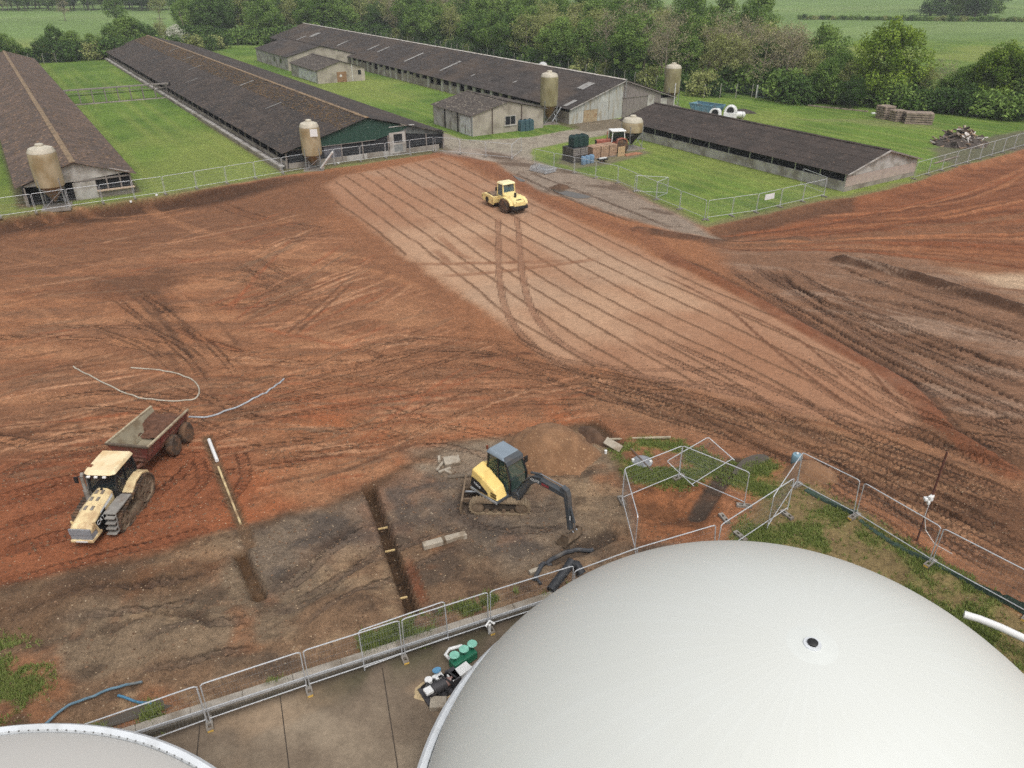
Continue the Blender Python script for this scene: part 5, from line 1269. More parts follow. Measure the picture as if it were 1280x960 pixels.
# cab on the left
A = [(-.72, -.14, .86), (.72, -.14, .86), (.72, .86, .86), (-.72, .86, .86)]; B = [(-.62, -.10, 2.42), (.40, -.10, 2.42), (.40, .80, 2.42), (-.62, .80, 2.42)]
mid = [tuple(Vector(a)*.5+Vector(b)*.5) for a, b in zip(A, B)]
mid[1] = (.72, -.14, 1.6); mid[2] = (.72, .86, 1.6)
for i in range(4):
    j = (i+1) % 4
    MB().beam(A[i], mid[i], .08, .08).beam(mid[i], B[i], .08, .08).build('cab_pillar', M_blk, ex)
    for lo, hi in ((A, mid), (mid, B)):
        q = [Vector(v) for v in (lo[i], lo[j], hi[j], hi[i])]; cc = sum(q, Vector())/4
        MB().add([v+(cc-v)*.06 for v in q], [(0, 1, 2, 3)]).build('cab_glass', M_excglass, ex)
MB().beam((.0, -.15, 1.35), (.0, -.12, 2.4), .06, .06).build('cab_pillar', M_blk, ex)
MB().loft([(-.74, -.2, 2.40), (.46, -.2, 2.40), (.46, .9, 2.40), (-.74, .9, 2.40)], [(-.66, -.1, 2.58), (.30, -.1, 2.54), (.30, .8, 2.54), (-.66, .8, 2.58)]).build('cab_roof', M_excroof, ex, bevel=.06)
MB().loft([(.46, -.18, 2.40), (.46, .88, 2.40), (.30, .8, 2.53), (.30, -.1, 2.53)], [(.56, -.14, 2.22), (.56, .84, 2.22), (.50, .86, 2.40), (.50, -.16, 2.40)]).build('roof_visor', M_excg, ex)
MB().bb(-.45, .05, .12, .6, 1.05, 1.25).bb(-.5, -.36, .12, .6, 1.2, 1.95).build('seat', M_seat, ex, bevel=.05)
MB().bb(.35, .55, .2, .55, .9, 1.3).build('control_console', M_dash, ex)
MB().cyl((-.66, -.15, 2.58), (-.66, -.15, 2.74), .05, n=10).build('beacon', mat('beacon_amber', lin(120, 60, 30), .3), ex)
MB().bb(.5, .56, .95, 1.12, 1.9, 2.2).beam((.42, .85, 2.2), (.53, 1.02, 2.1), .03, .03).build('mirror', M_blk, ex)
# boom bracket, boom, arm, bucket in the plane y=by
Lb = (pbk-pe).length-.05; by = 0.1
def plate(pts, w, m, nm, y=by): return MB().prism(pts, y-w/2, y+w/2, 'xz').build(nm, m, ex, bevel=.02)
plate([(.7, .62), (1.12, .66), (1.16, 1.02), (1.0, 1.12), (.7, .95)], .34, M_excg, 'swing_post')
tip = (Lb-.35, 2.35)
plate([(.96, .78), (1.16, .74), (1.75, 1.85), (2.15, 2.16), (tip[0]+.06, tip[1]-.12), (tip[0]+.05, tip[1]+.10), (2.0, 2.42), (1.5, 2.02)], .26, M_excg, 'boom')
plate([(tip[0]-.22, tip[1]+.32), (tip[0]+.06, tip[1]+.26), (tip[0]+.16, tip[1]), (Lb+.0, .78), (Lb-.14, .74), (tip[0]-.08, tip[1]-.08), (tip[0]-.30, tip[1]+.16)], .23, M_excg, 'dipper_arm')
MB().cyl((1.05, by, .95), (1.45, by, 1.55), .06, n=10).build('boom_ram_body', M_excg, ex); MB().cyl((1.45, by, 1.55), (1.72, by, 1.94), .035, n=10).build('boom_ram_rod', M_chrome, ex)
MB().cyl((1.75, by, 2.42), (2.3, by, 2.62), .055, n=10).build('arm_ram_body', M_excg, ex); MB().cyl((2.3, by, 2.62), (tip[0]-.18, by, tip[1]+.3), .03, n=10).build('arm_ram_rod', M_chrome, ex)
MB().cyl((tip[0]+.2, by, 1.9), (Lb+.12, by, 1.2), .05, n=10).build('bucket_ram_body', M_excg, ex); MB().cyl((Lb+.12, by, 1.2), (Lb+.16, by, .82), .028, n=10).build('bucket_ram_rod', M_chrome, ex)
MB().beam((Lb+.16, by-.11, .82), (Lb-.02, by-.11, .62), .04, .08).beam((Lb+.16, by+.11, .82), (Lb-.02, by+.11, .62), .04, .08).build('bucket_link', M_chrome, ex)
bp_ = [(Lb+.16, .78), (Lb+.22, .42), (Lb+.08, .12), (Lb-.2, .02), (Lb-.45, .08), (Lb-.42, .13), (Lb-.2, .10), (Lb+.02, .2), (Lb+.12, .42), (Lb+.06, .72)]
MB().prism(bp_, by-.42, by+.42, 'xz').build('bucket', M_mud, ex)
for s in (-1, 1): MB().prism([(Lb+.2, .76), (Lb+.22, .42), (Lb+.08, .12), (Lb-.2, .02), (Lb-.45, .08), (Lb-.12, .7)], by+s*.42-.02, by+s*.42+.02, 'xz').build('bucket_side', M_mud, ex)
for k in range(5): MB().beam((Lb-.43, by-.36+k*.18, .1), (Lb-.56, by-.36+k*.18, .06), .06, .04).build('tooth', M_mud, ex)
text_part('VOLVO', .17, M_decal, ex, Vector((2.05, by-.136, 2.24)), axes((1, 0, .18), (-.18, 0, 1)))
MB().add([(2.45, by-.134, 2.22), (2.85, by-.134, 2.25), (2.85, by-.134, 2.37), (2.45, by-.134, 2.34)], [(0, 1, 2, 3)]).build('red_stripe', M_reddec, ex)
MB().bb(Lb-.06, Lb+.0, by-.12, by-.116, 1.3, 1.5).build('label_plate', M_decal, ex)
for k in range(2): MB().tube([(1.0, by-.14+k*.28, 1.05), (1.35, by-.15+k*.3, 1.75), (1.9, by-.13+k*.26, 2.35), (2.4, by-.12+k*.24, 2.5)], .022, 6).build('hose', M_blk, ex)
sub_empty_children(ex, erz)
ex.scale = (SC, SC, SC)

# ---------------------------------------------------------------- single drum roller
prr = (G(618, 254)+G(646, 266))/2
ro = thing('soil_roller', 'pale yellow single drum soil roller parked on the rolled lanes', 'roller', on(prr), math.atan2(AX.y, AX.x))
# x forward (drum). drum axle x=1.6, rear axle x=-1.45
MB().lathe([(.001, -1.04), (.72, -1.04), (.77, -1.0), (.77, 1.0), (.72, 1.04), (.001, 1.04)], 36, (1.65, 0, .75), 'y').build('drum', mat('drum_steel', lin(132, 112, 94), .6, .3, var=.2, dirt=lin(138, 98, 70), dirt_amt=.5), ro, smooth=True)
for s in (-1, 1):
    MB().prism([(.45, .42), (2.6, .55), (2.85, .8), (2.8, 1.18), (2.3, 1.35), (.9, 1.35), (.45, 1.2)], s*1.10, s*1.30, 'xz').build('drum_frame', M_rolly, ro, bevel=.04)
MB().bb(2.55, 2.82, -1.3, 1.3, .75, 1.2).build('front_beam', M_rolly, ro, bevel=.05); MB().bb(.35, .6, -1.3, 1.3, .6, 1.3).build('rear_beam', M_rolly, ro, bevel=.05)
MB().bb(.62, .66, -1.0, 1.0, .55, .7).bb(2.5, 2.54, -1.0, 1.0, .55, .7).build('scraper', M_blk, ro)
for s in (-1, 1): MB().cyl((1.65, s*1.28, .78), (1.65, s*1.34, .78), .3, n=16).build('drum_motor', M_blk, ro)
MB().bb(.0, .4, -.3, .3, .45, .95).build('articulation', M_blk, ro)
MB().bb(-2.6, .1, -.55, .55, .55, 1.0).build('rear_frame', M_blk, ro, bevel=.04)
# bonnet sloping to the rear
def rr_(x, w, zb, zt): return [(x, -w, zb), (x, w, zb), (x, w, zt-.15), (x, w-.18, zt), (x, -w+.18, zt), (x, -w, zt-.15)]
MB().loft(rr_(-.75, .80, 1.0, 1.95), rr_(-2.2, .78, .95, 1.70)).loft(rr_(-2.2, .78, .95, 1.70), rr_(-2.95, .72, .90, 1.35)).build('bonnet', M_rolly, ro, bevel=.05)
for s in (-1, 1):
    MB().prism([(-2.75, 1.0), (-2.55, 1.35), (-2.1, 1.58), (-1.2, 1.62), (-.6, 1.40), (-.35, 1.05), (-.5, 1.05), (-.75, 1.3), (-1.3, 1.48), (-2.0, 1.44), (-2.4, 1.25), (-2.6, 1.0)], s*.75, s*1.12, 'xz').build('fender', M_rolly, ro, bevel=.03)
    wheel(ro, -1.45, s*.98, .76, .76, .58, M_rub, mat('roller_rim', lin(206, 186, 140), .6, dirt=lin(150, 110, 76), dirt_amt=.4), lugs=14, rimr=.5)
MB().bb(-3.0, -2.55, -.95, .95, .55, .92).build('rear_bumper', M_blk, ro, bevel=.04)
MB().cyl((-2.15, .15, 1.6), (-2.2, .15, 2.15), .13, n=12).build('exhaust', M_blk, ro)
for y in (-.5, .5): MB().cyl((-2.78, y, 1.32), (-2.92, y, 1.26), .1, n=10).build('rear_lamp', M_blk, ro)
MB().beam((-2.63, -.3, 1.52), (-2.63, .3, 1.52), .2, .03).build('vent', M_blk, ro)
for s in (-1, 1): MB().bb(-2.35, -2.05, s*.79-.01, s*.79+.01, 1.1, 1.4).build('side_vent', M_blk, ro)
# cab
MB().bb(-.75, .35, -.75, .75, 1.0, 1.5).build('cab_base', M_rolly, ro, bevel=.04)
A = [(-.75, -.74, 1.5), (.42, -.74, 1.5), (.42, .74, 1.5), (-.75, .74, 1.5)]; B = [(-.62, -.70, 2.72), (.35, -.70, 2.72), (.35, .70, 2.72), (-.62, .70, 2.72)]
for i in range(4):
    j = (i+1) % 4; MB().beam(A[i], B[i], .11, .11).build('cab_pillar', M_rolly, ro)
    q = [Vector(v) for v in (A[i], A[j], B[j], B[i])]; cc = sum(q, Vector())/4
    MB().add([v+(cc-v)*.06 for v in q], [(0, 1, 2, 3)]).build('cab_glass', M_rollglass, ro)
MB().bb(-.5, 0, -.3, .3, 1.4, 1.75).bb(-.55, -.4, -.3, .3, 1.7, 2.3).build('seat', M_seat, ro)
MB().loft([(-.8, -.82, 2.72), (.5, -.82, 2.72), (.5, .82, 2.72), (-.8, .82, 2.72)], [(-.7, -.7, 2.92), (.4, -.7, 2.92), (.4, .7, 2.92), (-.7, .7, 2.92)]).build('cab_roof', mat('roller_roof', lin(238, 226, 178), .5, var=.05), ro, bevel=.05)
MB().bb(.4, .46, .78, 1.0, 1.9, 2.3).build('mirror', M_blk, ro); MB().bb(-.76, -.7, -.25, .1, 2.58, 2.70).build('rear_work_lamp', M_blk, ro)

# ---------------------------------------------------------------- old red farm tractor
rt = thing('farm_tractor', 'old faded red farm tractor with white cab roof by the squat silo', 'tractor', on(G(765, 190)), math.pi-.15+.35); rt.scale = (1.15,)*3
M_rt = mat('old_red_paint', lin(160, 92, 74), .6, var=.2, dirt=lin(150, 110, 90), dirt_amt=.35)
MB().loft([(.3, -.36, 1.0), (.3, .36, 1.0), (.3, .36, 1.62), (.3, -.36, 1.62)], [(2.1, -.33, .95), (2.1, .33, .95), (2.1, .33, 1.52), (2.1, -.33, 1.52)]).build('bonnet', M_rt, rt, bevel=.05)
MB().bb(-1.3, 1.9, -.3, .3, .6, 1.0).build('chassis', M_blk, rt)
MB().bb(2.1, 2.16, -.3, .3, .95, 1.5).build('front_grille', M_blk, rt)
for s in (-1, 1):
    wheel(rt, -.85, s*.88, .82, .82, .46, M_rub, M_mud, name='rear_wheel', lugs=12); wheel(rt, 1.6, s*.78, .46, .46, .28, M_rub, M_mud, name='front_wheel')
    MB().prism([(-1.6, 1.25), (-1.4, 1.68), (-.9, 1.82), (-.3, 1.7), (-.1, 1.2), (-.2, 1.2), (-.4, 1.6), (-.9, 1.72), (-1.3, 1.6), (-1.5, 1.25)], s*.6, s*1.1, 'xz').build('fender', M_rt, rt)
A = [(-1.3, -.65, 1.3), (.35, -.65, 1.3), (.35, .65, 1.3), (-1.3, .65, 1.3)]; B = [(-1.2, -.65, 2.5), (.25, -.65, 2.5), (.25, .65, 2.5), (-1.2, .65, 2.5)]
for i in range(4):
    j = (i+1) % 4; MB().beam(A[i], B[i], .08, .08).build('cab_pillar', M_decal, rt)
    q = [Vector(v) for v in (A[i], A[j], B[j], B[i])]; cc = sum(q, Vector())/4
    MB().add([v+(cc-v)*.06 for v in q], [(0, 1, 2, 3)]).build('cab_glass', M_cabg, rt)
MB().bb(-1.4, .4, -.75, .75, 2.48, 2.64).build('cab_roof', M_decal, rt, bevel=.05)
MB().bb(-1.2, .3, -.62, .62, 1.0, 1.35).build('cab_base', M_rt, rt)
MB().cyl((.8, .2, 1.6), (.8, .2, 2.5), .06, n=8).build('exhaust', M_rt, rt)
MB().bb(-.9, -.5, -.25, .25, 1.35, 1.6).bb(-.95, -.8, -.25, .25, 1.5, 2.0).build('seat', M_seat, rt)
# ================================================================== TANKS, KERB, YARD AND SITE CLUTTER
# ---- membrane material with faint welded seams (radial, from object coordinates)
def membrane(name, base, seam, n=20, amt=.5):
    m = bpy.data.materials.new(name); m.use_nodes = True; nt = m.node_tree; N = nt.nodes; L = nt.links; p = N['Principled BSDF']
    p.inputs['Roughness'].default_value = .42; p.inputs['Specular IOR Level'].default_value = .4
    tc = N.new('ShaderNodeTexCoord'); sp = N.new('ShaderNodeSeparateXYZ'); L.new(tc.outputs['Object'], sp.inputs[0])
    def mt(op, a, b=None):
        q = N.new('ShaderNodeMath'); q.operation = op
        for i, s in enumerate((a, b)):
            if s is None: continue
            if isinstance(s, (int, float)): q.inputs[i].default_value = s
            else: L.new(s, q.inputs[i])
        return q.outputs[0]
    ang = mt('ARCTAN2', sp.outputs[1], sp.outputs[0])
    no = N.new('ShaderNodeTexNoise'); no.inputs['Scale'].default_value = .35; no.inputs['Detail'].default_value = 5; L.new(tc.outputs['Object'], no.inputs['Vector'])
    w = mt('SINE', mt('ADD', mt('MULTIPLY', ang, n), mt('MULTIPLY', no.outputs['Fac'], .6)))
    s = mt('POWER', mt('ABSOLUTE', w), 14)
    n2 = N.new('ShaderNodeTexNoise'); n2.inputs['Scale'].default_value = .9; n2.inputs['Detail'].default_value = 6; L.new(tc.outputs['Object'], n2.inputs['Vector'])
    f = mt('MULTIPLY', mt('MULTIPLY', s, amt), n2.outputs['Fac'])
    f = mt('ADD', f, mt('MULTIPLY', mt('SUBTRACT', no.outputs['Fac'], .5), .8))
    mx = N.new('ShaderNodeMix'); mx.data_type = 'RGBA'; L.new(f, mx.inputs[0]); mx.inputs[6].default_value = base; mx.inputs[7].default_value = seam
    L.new(mx.outputs[2], p.inputs['Base Color'])
    b = N.new('ShaderNodeBump'); b.inputs['Strength'].default_value = .03; b.inputs['Distance'].default_value = .05; L.new(mt('ADD', s, n2.outputs['Fac']), b.inputs['Height']); L.new(b.outputs[0], p.inputs['Normal'])
    return m
M_memb = membrane('gas_dome_membrane', lin(208, 210, 204), lin(217, 221, 219), amt=.16)
M_memb2 = membrane('slack_membrane', lin(196, 193, 187), lin(198, 196, 191), amt=.3)
M_rim = mat('white_rim_band', lin(212, 216, 219), .45, var=.05, scale=1.5, dirt=lin(188, 190, 190), dirt_amt=.25)
M_tank = mat('tank_wall', lin(150, 152, 150), .7, var=.12, scale=1.0, dirt=lin(116, 112, 104), dirt_amt=.4)
def dome(label, c, Rr, hr, hd, ex_, m, vent=True):
    r = thing('digester_tank', label, 'tank', (c[0], c[1], -.36), 0, 'gas digester tanks')
    z0 = hr+.36
    MB().lathe([(Rr-.12, 0), (Rr-.12, z0-.25)], 128).build('tank_wall', M_tank, r, smooth=True)
    prof = []; n = 40
    for i in range(n+1):
        q = 1-(i/n)**1.7 if i < n else 0
        q = 1-(i/n)
        rr = (Rr-.28)*math.sin(q*math.pi/2) if True else 0
        prof.append((max(rr, .001), z0+hd*max(1-(rr/(Rr-.28))**2, 0)**ex_))
    MB().lathe(prof, 160).build('membrane', m, r, smooth=True)
    MB().lathe([(Rr-.26, z0-.06), (Rr-.24, z0+.10), (Rr-.06, z0+.12), (Rr+.06, z0+.0), (Rr+.06, z0-.28), (Rr-.1, z0-.30)], 160).build('rim_band', M_rim, r, smooth=True)
    bo = MB(); k = int(2*math.pi*Rr/.3)
    for i in range(k):
        a = 2*math.pi*i/k; p = Vector(((Rr-.26)*math.cos(a), (Rr-.26)*math.sin(a), z0+.10)); bo.box(p, (.035, .035, .04), rz=a)
    bo.build('rim_bolts', mat('bolt_grey', lin(120, 120, 118), .5), r, kind='stuff')
    if vent:
        MB().lathe([(.75, z0+hd-.045), (.5, z0+hd-.008), (.001, z0+hd+.008)], 48).build('crown_plate', mat('crown_patch', lin(211, 214, 209), .45, var=.03, spec=.4), r, smooth=True)
        MB().lathe([(.21, z0+hd), (.20, z0+hd+.03), (.10, z0+hd+.035)], 24).build('crown_ring', M_rim, r, smooth=True)
        MB().lathe([(.12, z0+hd+.02), (.12, z0+hd+.08), (.08, z0+hd+.10), (.001, z0+hd+.10)], 20).build('vent_cap', M_blk, r, smooth=True)
    return r
dome('great white gas dome with a small black vent at its crown', (6.98, 12.49), 9.9, 2.5, 7.12, .70, M_memb)
dome('lower grey gas cover with white rim beside the concrete yard', (-14.37, 4.82), 10.86, 2.5, 1.9, .8, M_memb2, vent=False)
# white gas pipe leaving the great dome on the right
wp = MB().tube([G(1205, 768, .9), G(1225, 774, .9), G(1250, 784, .9), G(1280, 798, .9), G(1330, 824, .8), G(1400, 862, .7)], .15, 14).build('gas_pipe', M_white, smooth=True)
for x, y in ((18.6, 19.6), (23.5, 19.0)): pass
tag(wp, 'thick white gas pipe bending down from the great dome to the verge', 'pipe')

# ---- kerb between the concrete yard and the soil
M_kerb = mat('kerb_concrete', lin(158, 150, 138), .9, var=.14, scale=2, dirt=lin(118, 106, 90), dirt_amt=.45, dirt_scale=1.2, bump=.3)
kb = thing('kerb', 'pale concrete kerb between the yard and the dug soil', 'kerb', (kerbA.x, kerbA.y, 0), math.atan2(kd.y, kd.x)); del kb['category']; del kb['label']; kb['kind'] = 'structure'
L_ = -9.0; rk = random.Random(4)
while L_ < 22:
    MB().box((L_+.9, .16+rk.uniform(-.012, .012), -.11+rk.uniform(-.01, .01)), (1.79, .32, .46)).build('kerb_stone', M_kerb, kb, bevel=.02); L_ += 1.8
MB().bb(-9, 22, -.06, .035, -.5, -.12).build('kerb_haunch', mat('kerb_shadow', lin(82, 76, 66), .8), kb)  # haunch strip in a dark colour that paints the shadow under the kerb top
MB().bb(-9, 22, -.06, -.012, .02, .135).build('steel_edge', M_galv, kb)
# joints of the concrete slab
M_joint = mat('joint_filler', lin(64, 56, 48), .95, var=.3)
for k_, (a, b) in enumerate((((350, 868), (362, 965)), ((478, 835), (498, 965)), ((250, 905), (244, 965)))):
    a = G(*a, -.34); b = G(*b, -.34)
    o = MB().beam((a.x, a.y, -.338), (b.x, b.y, -.338), .035, .012).build('slab_joint', M_joint); o['kind'] = 'structure'
# puddles
M_water = bpy.data.materials.new('puddle_water'); M_water.use_nodes = True
pw = M_water.node_tree.nodes['Principled BSDF']; pw.inputs['Base Color'].default_value = lin(84, 76, 66); pw.inputs['Roughness'].default_value = .06
def puddle(pts, label_z, col=None, m=None):
    P = smooth_path(PX(*(list(pts)+[pts[0]])), 5)[:-1]
    zmin = np.mean([ground_z(p.x, p.y) for p in P])
    c = sum((Vector(p) for p in P), Vector())/len(P)
    mb = MB(); vs = [(c.x, c.y, 0)]+[(p.x, p.y, 0) for p in P]
    zz = max(ground_z(v[0], v[1]) for v in vs)*.55+zmin*.45+label_z
    mb.add([(v[0], v[1], zz) for v in vs], [(0, i+1, (i+1) % len(P)+1) for i in range(len(P))])
    o = mb.build('puddle', m or M_water); o['kind'] = 'structure'; return o
puddle(((118, 905), (160, 888), (205, 872), (215, 882), (170, 898), (135, 908)), .02)
puddle(((915, 592), (928, 575), (950, 568), (962, 574), (945, 584), (932, 596)), .03, m=M_water)
puddle(((688, 236), (710, 239), (738, 246), (722, 248), (702, 243)), .02)
puddle(((640, 219), (656, 226), (650, 227)), .02)

# ---- hoses and pipes
def hose(pts, r, m, name, label, cat, z=.0, n=8, smooth_n=8):
    P = smooth_path([G(*p) if len(p) == 2 else G(p[0], p[1]) for p in pts], smooth_n)
    o = MB().tube([on(p, r+z) for p in P], r, n).build(name, m, smooth=True); tag(o, label, cat); return o
M_hosep = mat('pale_hose', lin(176, 168, 152), .6, var=.12, dirt=lin(140, 120, 98), dirt_amt=.3)
hose(((92, 459), (125, 477), (158, 492), (190, 500), (225, 502), (246, 498), (248, 484), (232, 471), (205, 464), (164, 460)), .048, M_hosep, 'water_hose', 'pale hose looped on the soil behind the dump trailer', 'hose')
hose(((236, 521), (262, 520), (290, 511), (320, 498), (340, 486), (355, 474)), .055, mat('grey_hose', lin(160, 164, 168), .5), 'drain_pipe', 'straight grey pipe lying beyond the trailer wheels', 'pipe')
hose(((58, 908), (80, 890), (110, 873), (145, 862), (180, 859)), .05, mat('blue_pipe', lin(96, 124, 140), .5, var=.15, dirt=lin(120, 110, 96), dirt_amt=.3), 'water_pipe', 'thin blue water pipe arching out of the muddy puddle', 'pipe', z=.12)
hose(((148, 870), (168, 876), (190, 880)), .05, mat('blue_pipe2', lin(70, 120, 150), .5), 'water_pipe', 'short blue pipe end sticking out of the mud', 'pipe', z=.05)
hose(((668, 728), (676, 712), (690, 698), (708, 690), (728, 687), (742, 685)), .10, mat('black_duct', lin(62, 64, 68), .6, var=.2, dirt=lin(104, 96, 86), dirt_amt=.3), 'black_duct', 'black corrugated duct curving behind the kerb fence', 'duct', z=.02)
hose(((676, 733), (670, 722), (676, 708), (690, 704)), .06, mat('black_duct', lin(62, 64, 68)), 'black_duct', 'thin black hose coiled beside the larger duct', 'duct', z=.02)
el = MB().tube([on(G(688, 742), .15), on(G(696, 734), .3), on(G(708, 722), .45), on(G(714, 715), .55)], .2, 12).tube([on(G(712, 718), .5), on(G(720, 716), .42), on(G(727, 722), .2)], .2, 12).build('duct_elbow', mat('black_rubber', lin(44, 46, 50), .6, var=.15), smooth=True)
tag(el, 'thick black rubber elbow emerging beside the dome rim', 'duct')
hose(((560, 598), (585, 599), (605, 594), (625, 586)), .10, mat('muddy_duct', lin(110, 98, 84), .8), 'muddy_duct', 'muddy round pipe half buried behind the excavator', 'pipe', z=-.02)
# steel rod + white cap in the trench line left of the works area
wpst = MB().tube([on(G(261, 549), .22), on(G(266, 562), .18), on(G(271, 574), .13)], .10, 10).build('pipe_end', M_white, smooth=True); tag(wpst, 'white plastic pipe end rising from the shallow trench', 'pipe')
o = MB().tube([on(G(272, 580), .06), on(G(283, 608), .04), on(G(300, 651), .03)], .06, 8).build('duct_pipe', mat('yellowed_pipe', lin(206, 184, 140), .6, var=.25, dirt=lin(130, 100, 74), dirt_amt=.5), smooth=True); tag(o, 'yellowed pipe lying along the shallow trench', 'pipe')

# ---- timbers across the deep trench
M_tim = mat('new_timber', lin(196, 170, 120), .8, var=.2)
for k_, (u, v) in enumerate(((478, 655), (487, 683), (502, 742))):
    p = on(G(u, v)); o = MB().beam((p.x-.22, p.y-.05, -.28), (p.x+.22, p.y+.07, -.26), .07, .06).build('trench_brace', M_tim); tag(o, 'short pale timber wedged across the deep trench', 'timber', 'trench timbers')
# concrete beam block on the soil
cb = thing('concrete_beam', 'long weathered concrete beam lying in front of the excavator', 'beam', on(G(556, 677)), math.atan2(G(582, 670).y-G(531, 684).y, G(582, 670).x-G(531, 684).x))
M_cbm = mat('muddy_concrete', lin(168, 158, 142), .9, var=.15, dirt=lin(122, 104, 84), dirt_amt=.45, dirt_scale=2, bump=.3)
MB().bb(-1.05, 1.05, -.17, .17, -.03, .24).build('body', M_cbm, cb, bevel=.03); MB().bb(-.12, .02, -.19, .19, .0, .27).build('strap', mat('strap_brown', lin(104, 88, 70), .8), cb)
# broken slab and offcuts behind the excavator
sb = MB().box((0, 0, .18), (.85, .62, .2), M=Matrix.Rotation(.16, 3, 'X') @ Matrix.Rotation(.25, 3, 'Z')).build('broken_slab', M_cbm, bevel=.03); sb.location = on(G(565, 580)); tag(sb, 'broken concrete slab lying near the muddy pipe', 'slab')
for k_, (u, v, a, l) in enumerate(((551, 583, 1.2, .9), (556, 590, .5, .7), (549, 575, 1.7, .6), (560, 592, 2.4, .5))):
    p = on(G(u, v), .06); d_ = Vector((math.cos(a), math.sin(a), 0))*l/2
    o = MB().beam((-d_.x, -d_.y, 0), (d_.x, d_.y, .03), .14, .1).build('concrete_offcut', M_cbm); o.location = p; tag(o, 'narrow concrete offcut beside the broken slab', 'offcut', 'concrete offcuts by the slab')
# rubble bits by fence
for k_, (u, v, l, cc) in enumerate(((668, 716, .55, 'pale wooden block behind the kerb fence near the duct'),)):
    o = MB().box((0, 0, .1), (.5, .2, .2), rz=.5).build('timber_block', M_cbm, bevel=.02); o.location = on(G(u, v)); tag(o, cc, 'block')
# timber plank and slab at the enclosure corner
pl = MB().beam(on(G(761, 546), .12), on(G(838, 549), .18), .12, .08).build('plank', mat('weathered_plank', lin(166, 154, 132), .85, var=.2)); tag(pl, 'long weathered plank laid along the grass by the soil heap', 'plank')
sl_ = MB().box((0, 0, .2), (1.0, .45, .12), M=Matrix.Rotation(.5, 3, 'X') @ Matrix.Rotation(-.6, 3, 'Z')).build('pallet_board', M_cbm); sl_.location = on(G(766, 560)); tag(sl_, 'muddy board propped beside the soil heap', 'board')
rd = MB().beam(on(G(788, 562), .1), on(G(815, 590), .1), .05, .05).build('steel_rod', mat('rusty_rod', lin(110, 96, 84), .7)); tag(rd, 'thin steel rod across the inspection cover', 'rod')
cov = MB().lathe([(.001, .0), (.55, 0), (.55, .10), (.5, .12), (.001, .12)], 18).build('inspection_cover', mat('cover_grey', lin(128, 130, 134), .7, var=.2)); cov.location = on(G(803, 577), -.03); tag(cov, 'round grey inspection cover in the grass patch', 'cover')
for u, v in ((791, 577), (813, 579), (757, 566)):
    o = MB().lathe([(.001, 0), (.08, 0), (.08, .2), (.001, .22)], 10).build('sample_bottle', M_white); o.location = on(G(u, v)); tag(o, 'small white plastic bottle standing in the grass patch', 'bottle', 'white bottles in the grass')
bc = thing('blue_barrel', 'small blue grey barrel standing behind the verge fence corner', 'barrel', on(G(993, 585)))
MB().lathe([(.001, 0), (.24, 0), (.26, .1), (.26, .5), (.22, .58), (.001, .6)], 18).build('drum', mat('barrel_blue', lin(120, 150, 164), .5), bc, smooth=True); MB().lathe([(.06, .6), (.06, .66), (.001, .66)], 10).build('cap', M_white, bc)
# soil heap
def heap(c, rx, ry, h, name, m, label, seed, rot=0, cat='heap', n=46, lump=.22):
    rr2 = random.Random(seed); vs = []; 
    xs = np.linspace(-1.25, 1.25, n); gxx, gyy = np.meshgrid(xs, xs)
    d = np.sqrt(gxx**2+gyy**2)*(1+.25*(fbm(gxx*3+seed, gyy*3, 1.6, 3, seed)-.5)*2)
    hh = h*np.clip(1-d**1.5, -.3, 1)*(1-.15*np.clip(1-d*2, 0, 1))+lump*(fbm(gxx*rx+seed*3, gyy*ry, .7, 4, seed+1)-.5)*np.clip(1.15-d, 0, 1)
    cr_, sr_ = math.cos(rot), math.sin(rot)
    for i in range(n):
        for j in range(n):
            x = gxx[i, j]*rx; y = gyy[i, j]*ry; X2 = c.x+x*cr_-y*sr_; Y2 = c.y+x*sr_+y*cr_
            vs.append((x*cr_-y*sr_, x*sr_+y*cr_, ground_z(X2, Y2)-ground_z(c.x, c.y)+float(hh[i, j])-.02))
    o = MB().add(vs, [(i*n+j, i*n+j+1, (i+1)*n+j+1, (i+1)*n+j) for i in range(n-1) for j in range(n-1)]).build(name, m, smooth=True)
    o.location = on(c); tag(o, label, cat); return o
M_heap = mat('gravelly_soil', lin(130, 97, 70), 1, var=.3, scale=1.5, dirt=lin(118, 86, 60), dirt_amt=.4, dirt_scale=.9, speck=lin(168, 134, 100), speck_amt=.3, speck_scale=9, bump=1, bscale=10)
heap(G(690, 566), 2.6, 2.2, 1.85, 'soil_heap', M_heap, 'orange gravelly soil heap behind the excavator arm', 5)
M_hd = mat('dark_soil', lin(92, 70, 54), 1, var=.3, scale=2, bump=1, bscale=8)
heap(G(742, 545), 1.2, .6, .5, 'soil_heap', M_hd, 'low dark soil heap between the orange heap and the plank', 8, rot=-.9)
heap(G(700, 235), 1.2, .8, .6, 'soil_heap', M_hd, 'dark muddy lump on the gravel strip near the roller', 9)
heap(G(1010, 596), 1.4, .9, .5, 'soil_heap', M_heap, 'small orange soil heap behind the verge fence start', 10)
heap(G(928, 141), 2.4, 1.1, .8, 'soil_heap', mat('black_spoil', lin(70, 64, 60), 1, var=.3, bump=1), 'dark rubble heap beside the white tanks', 12)

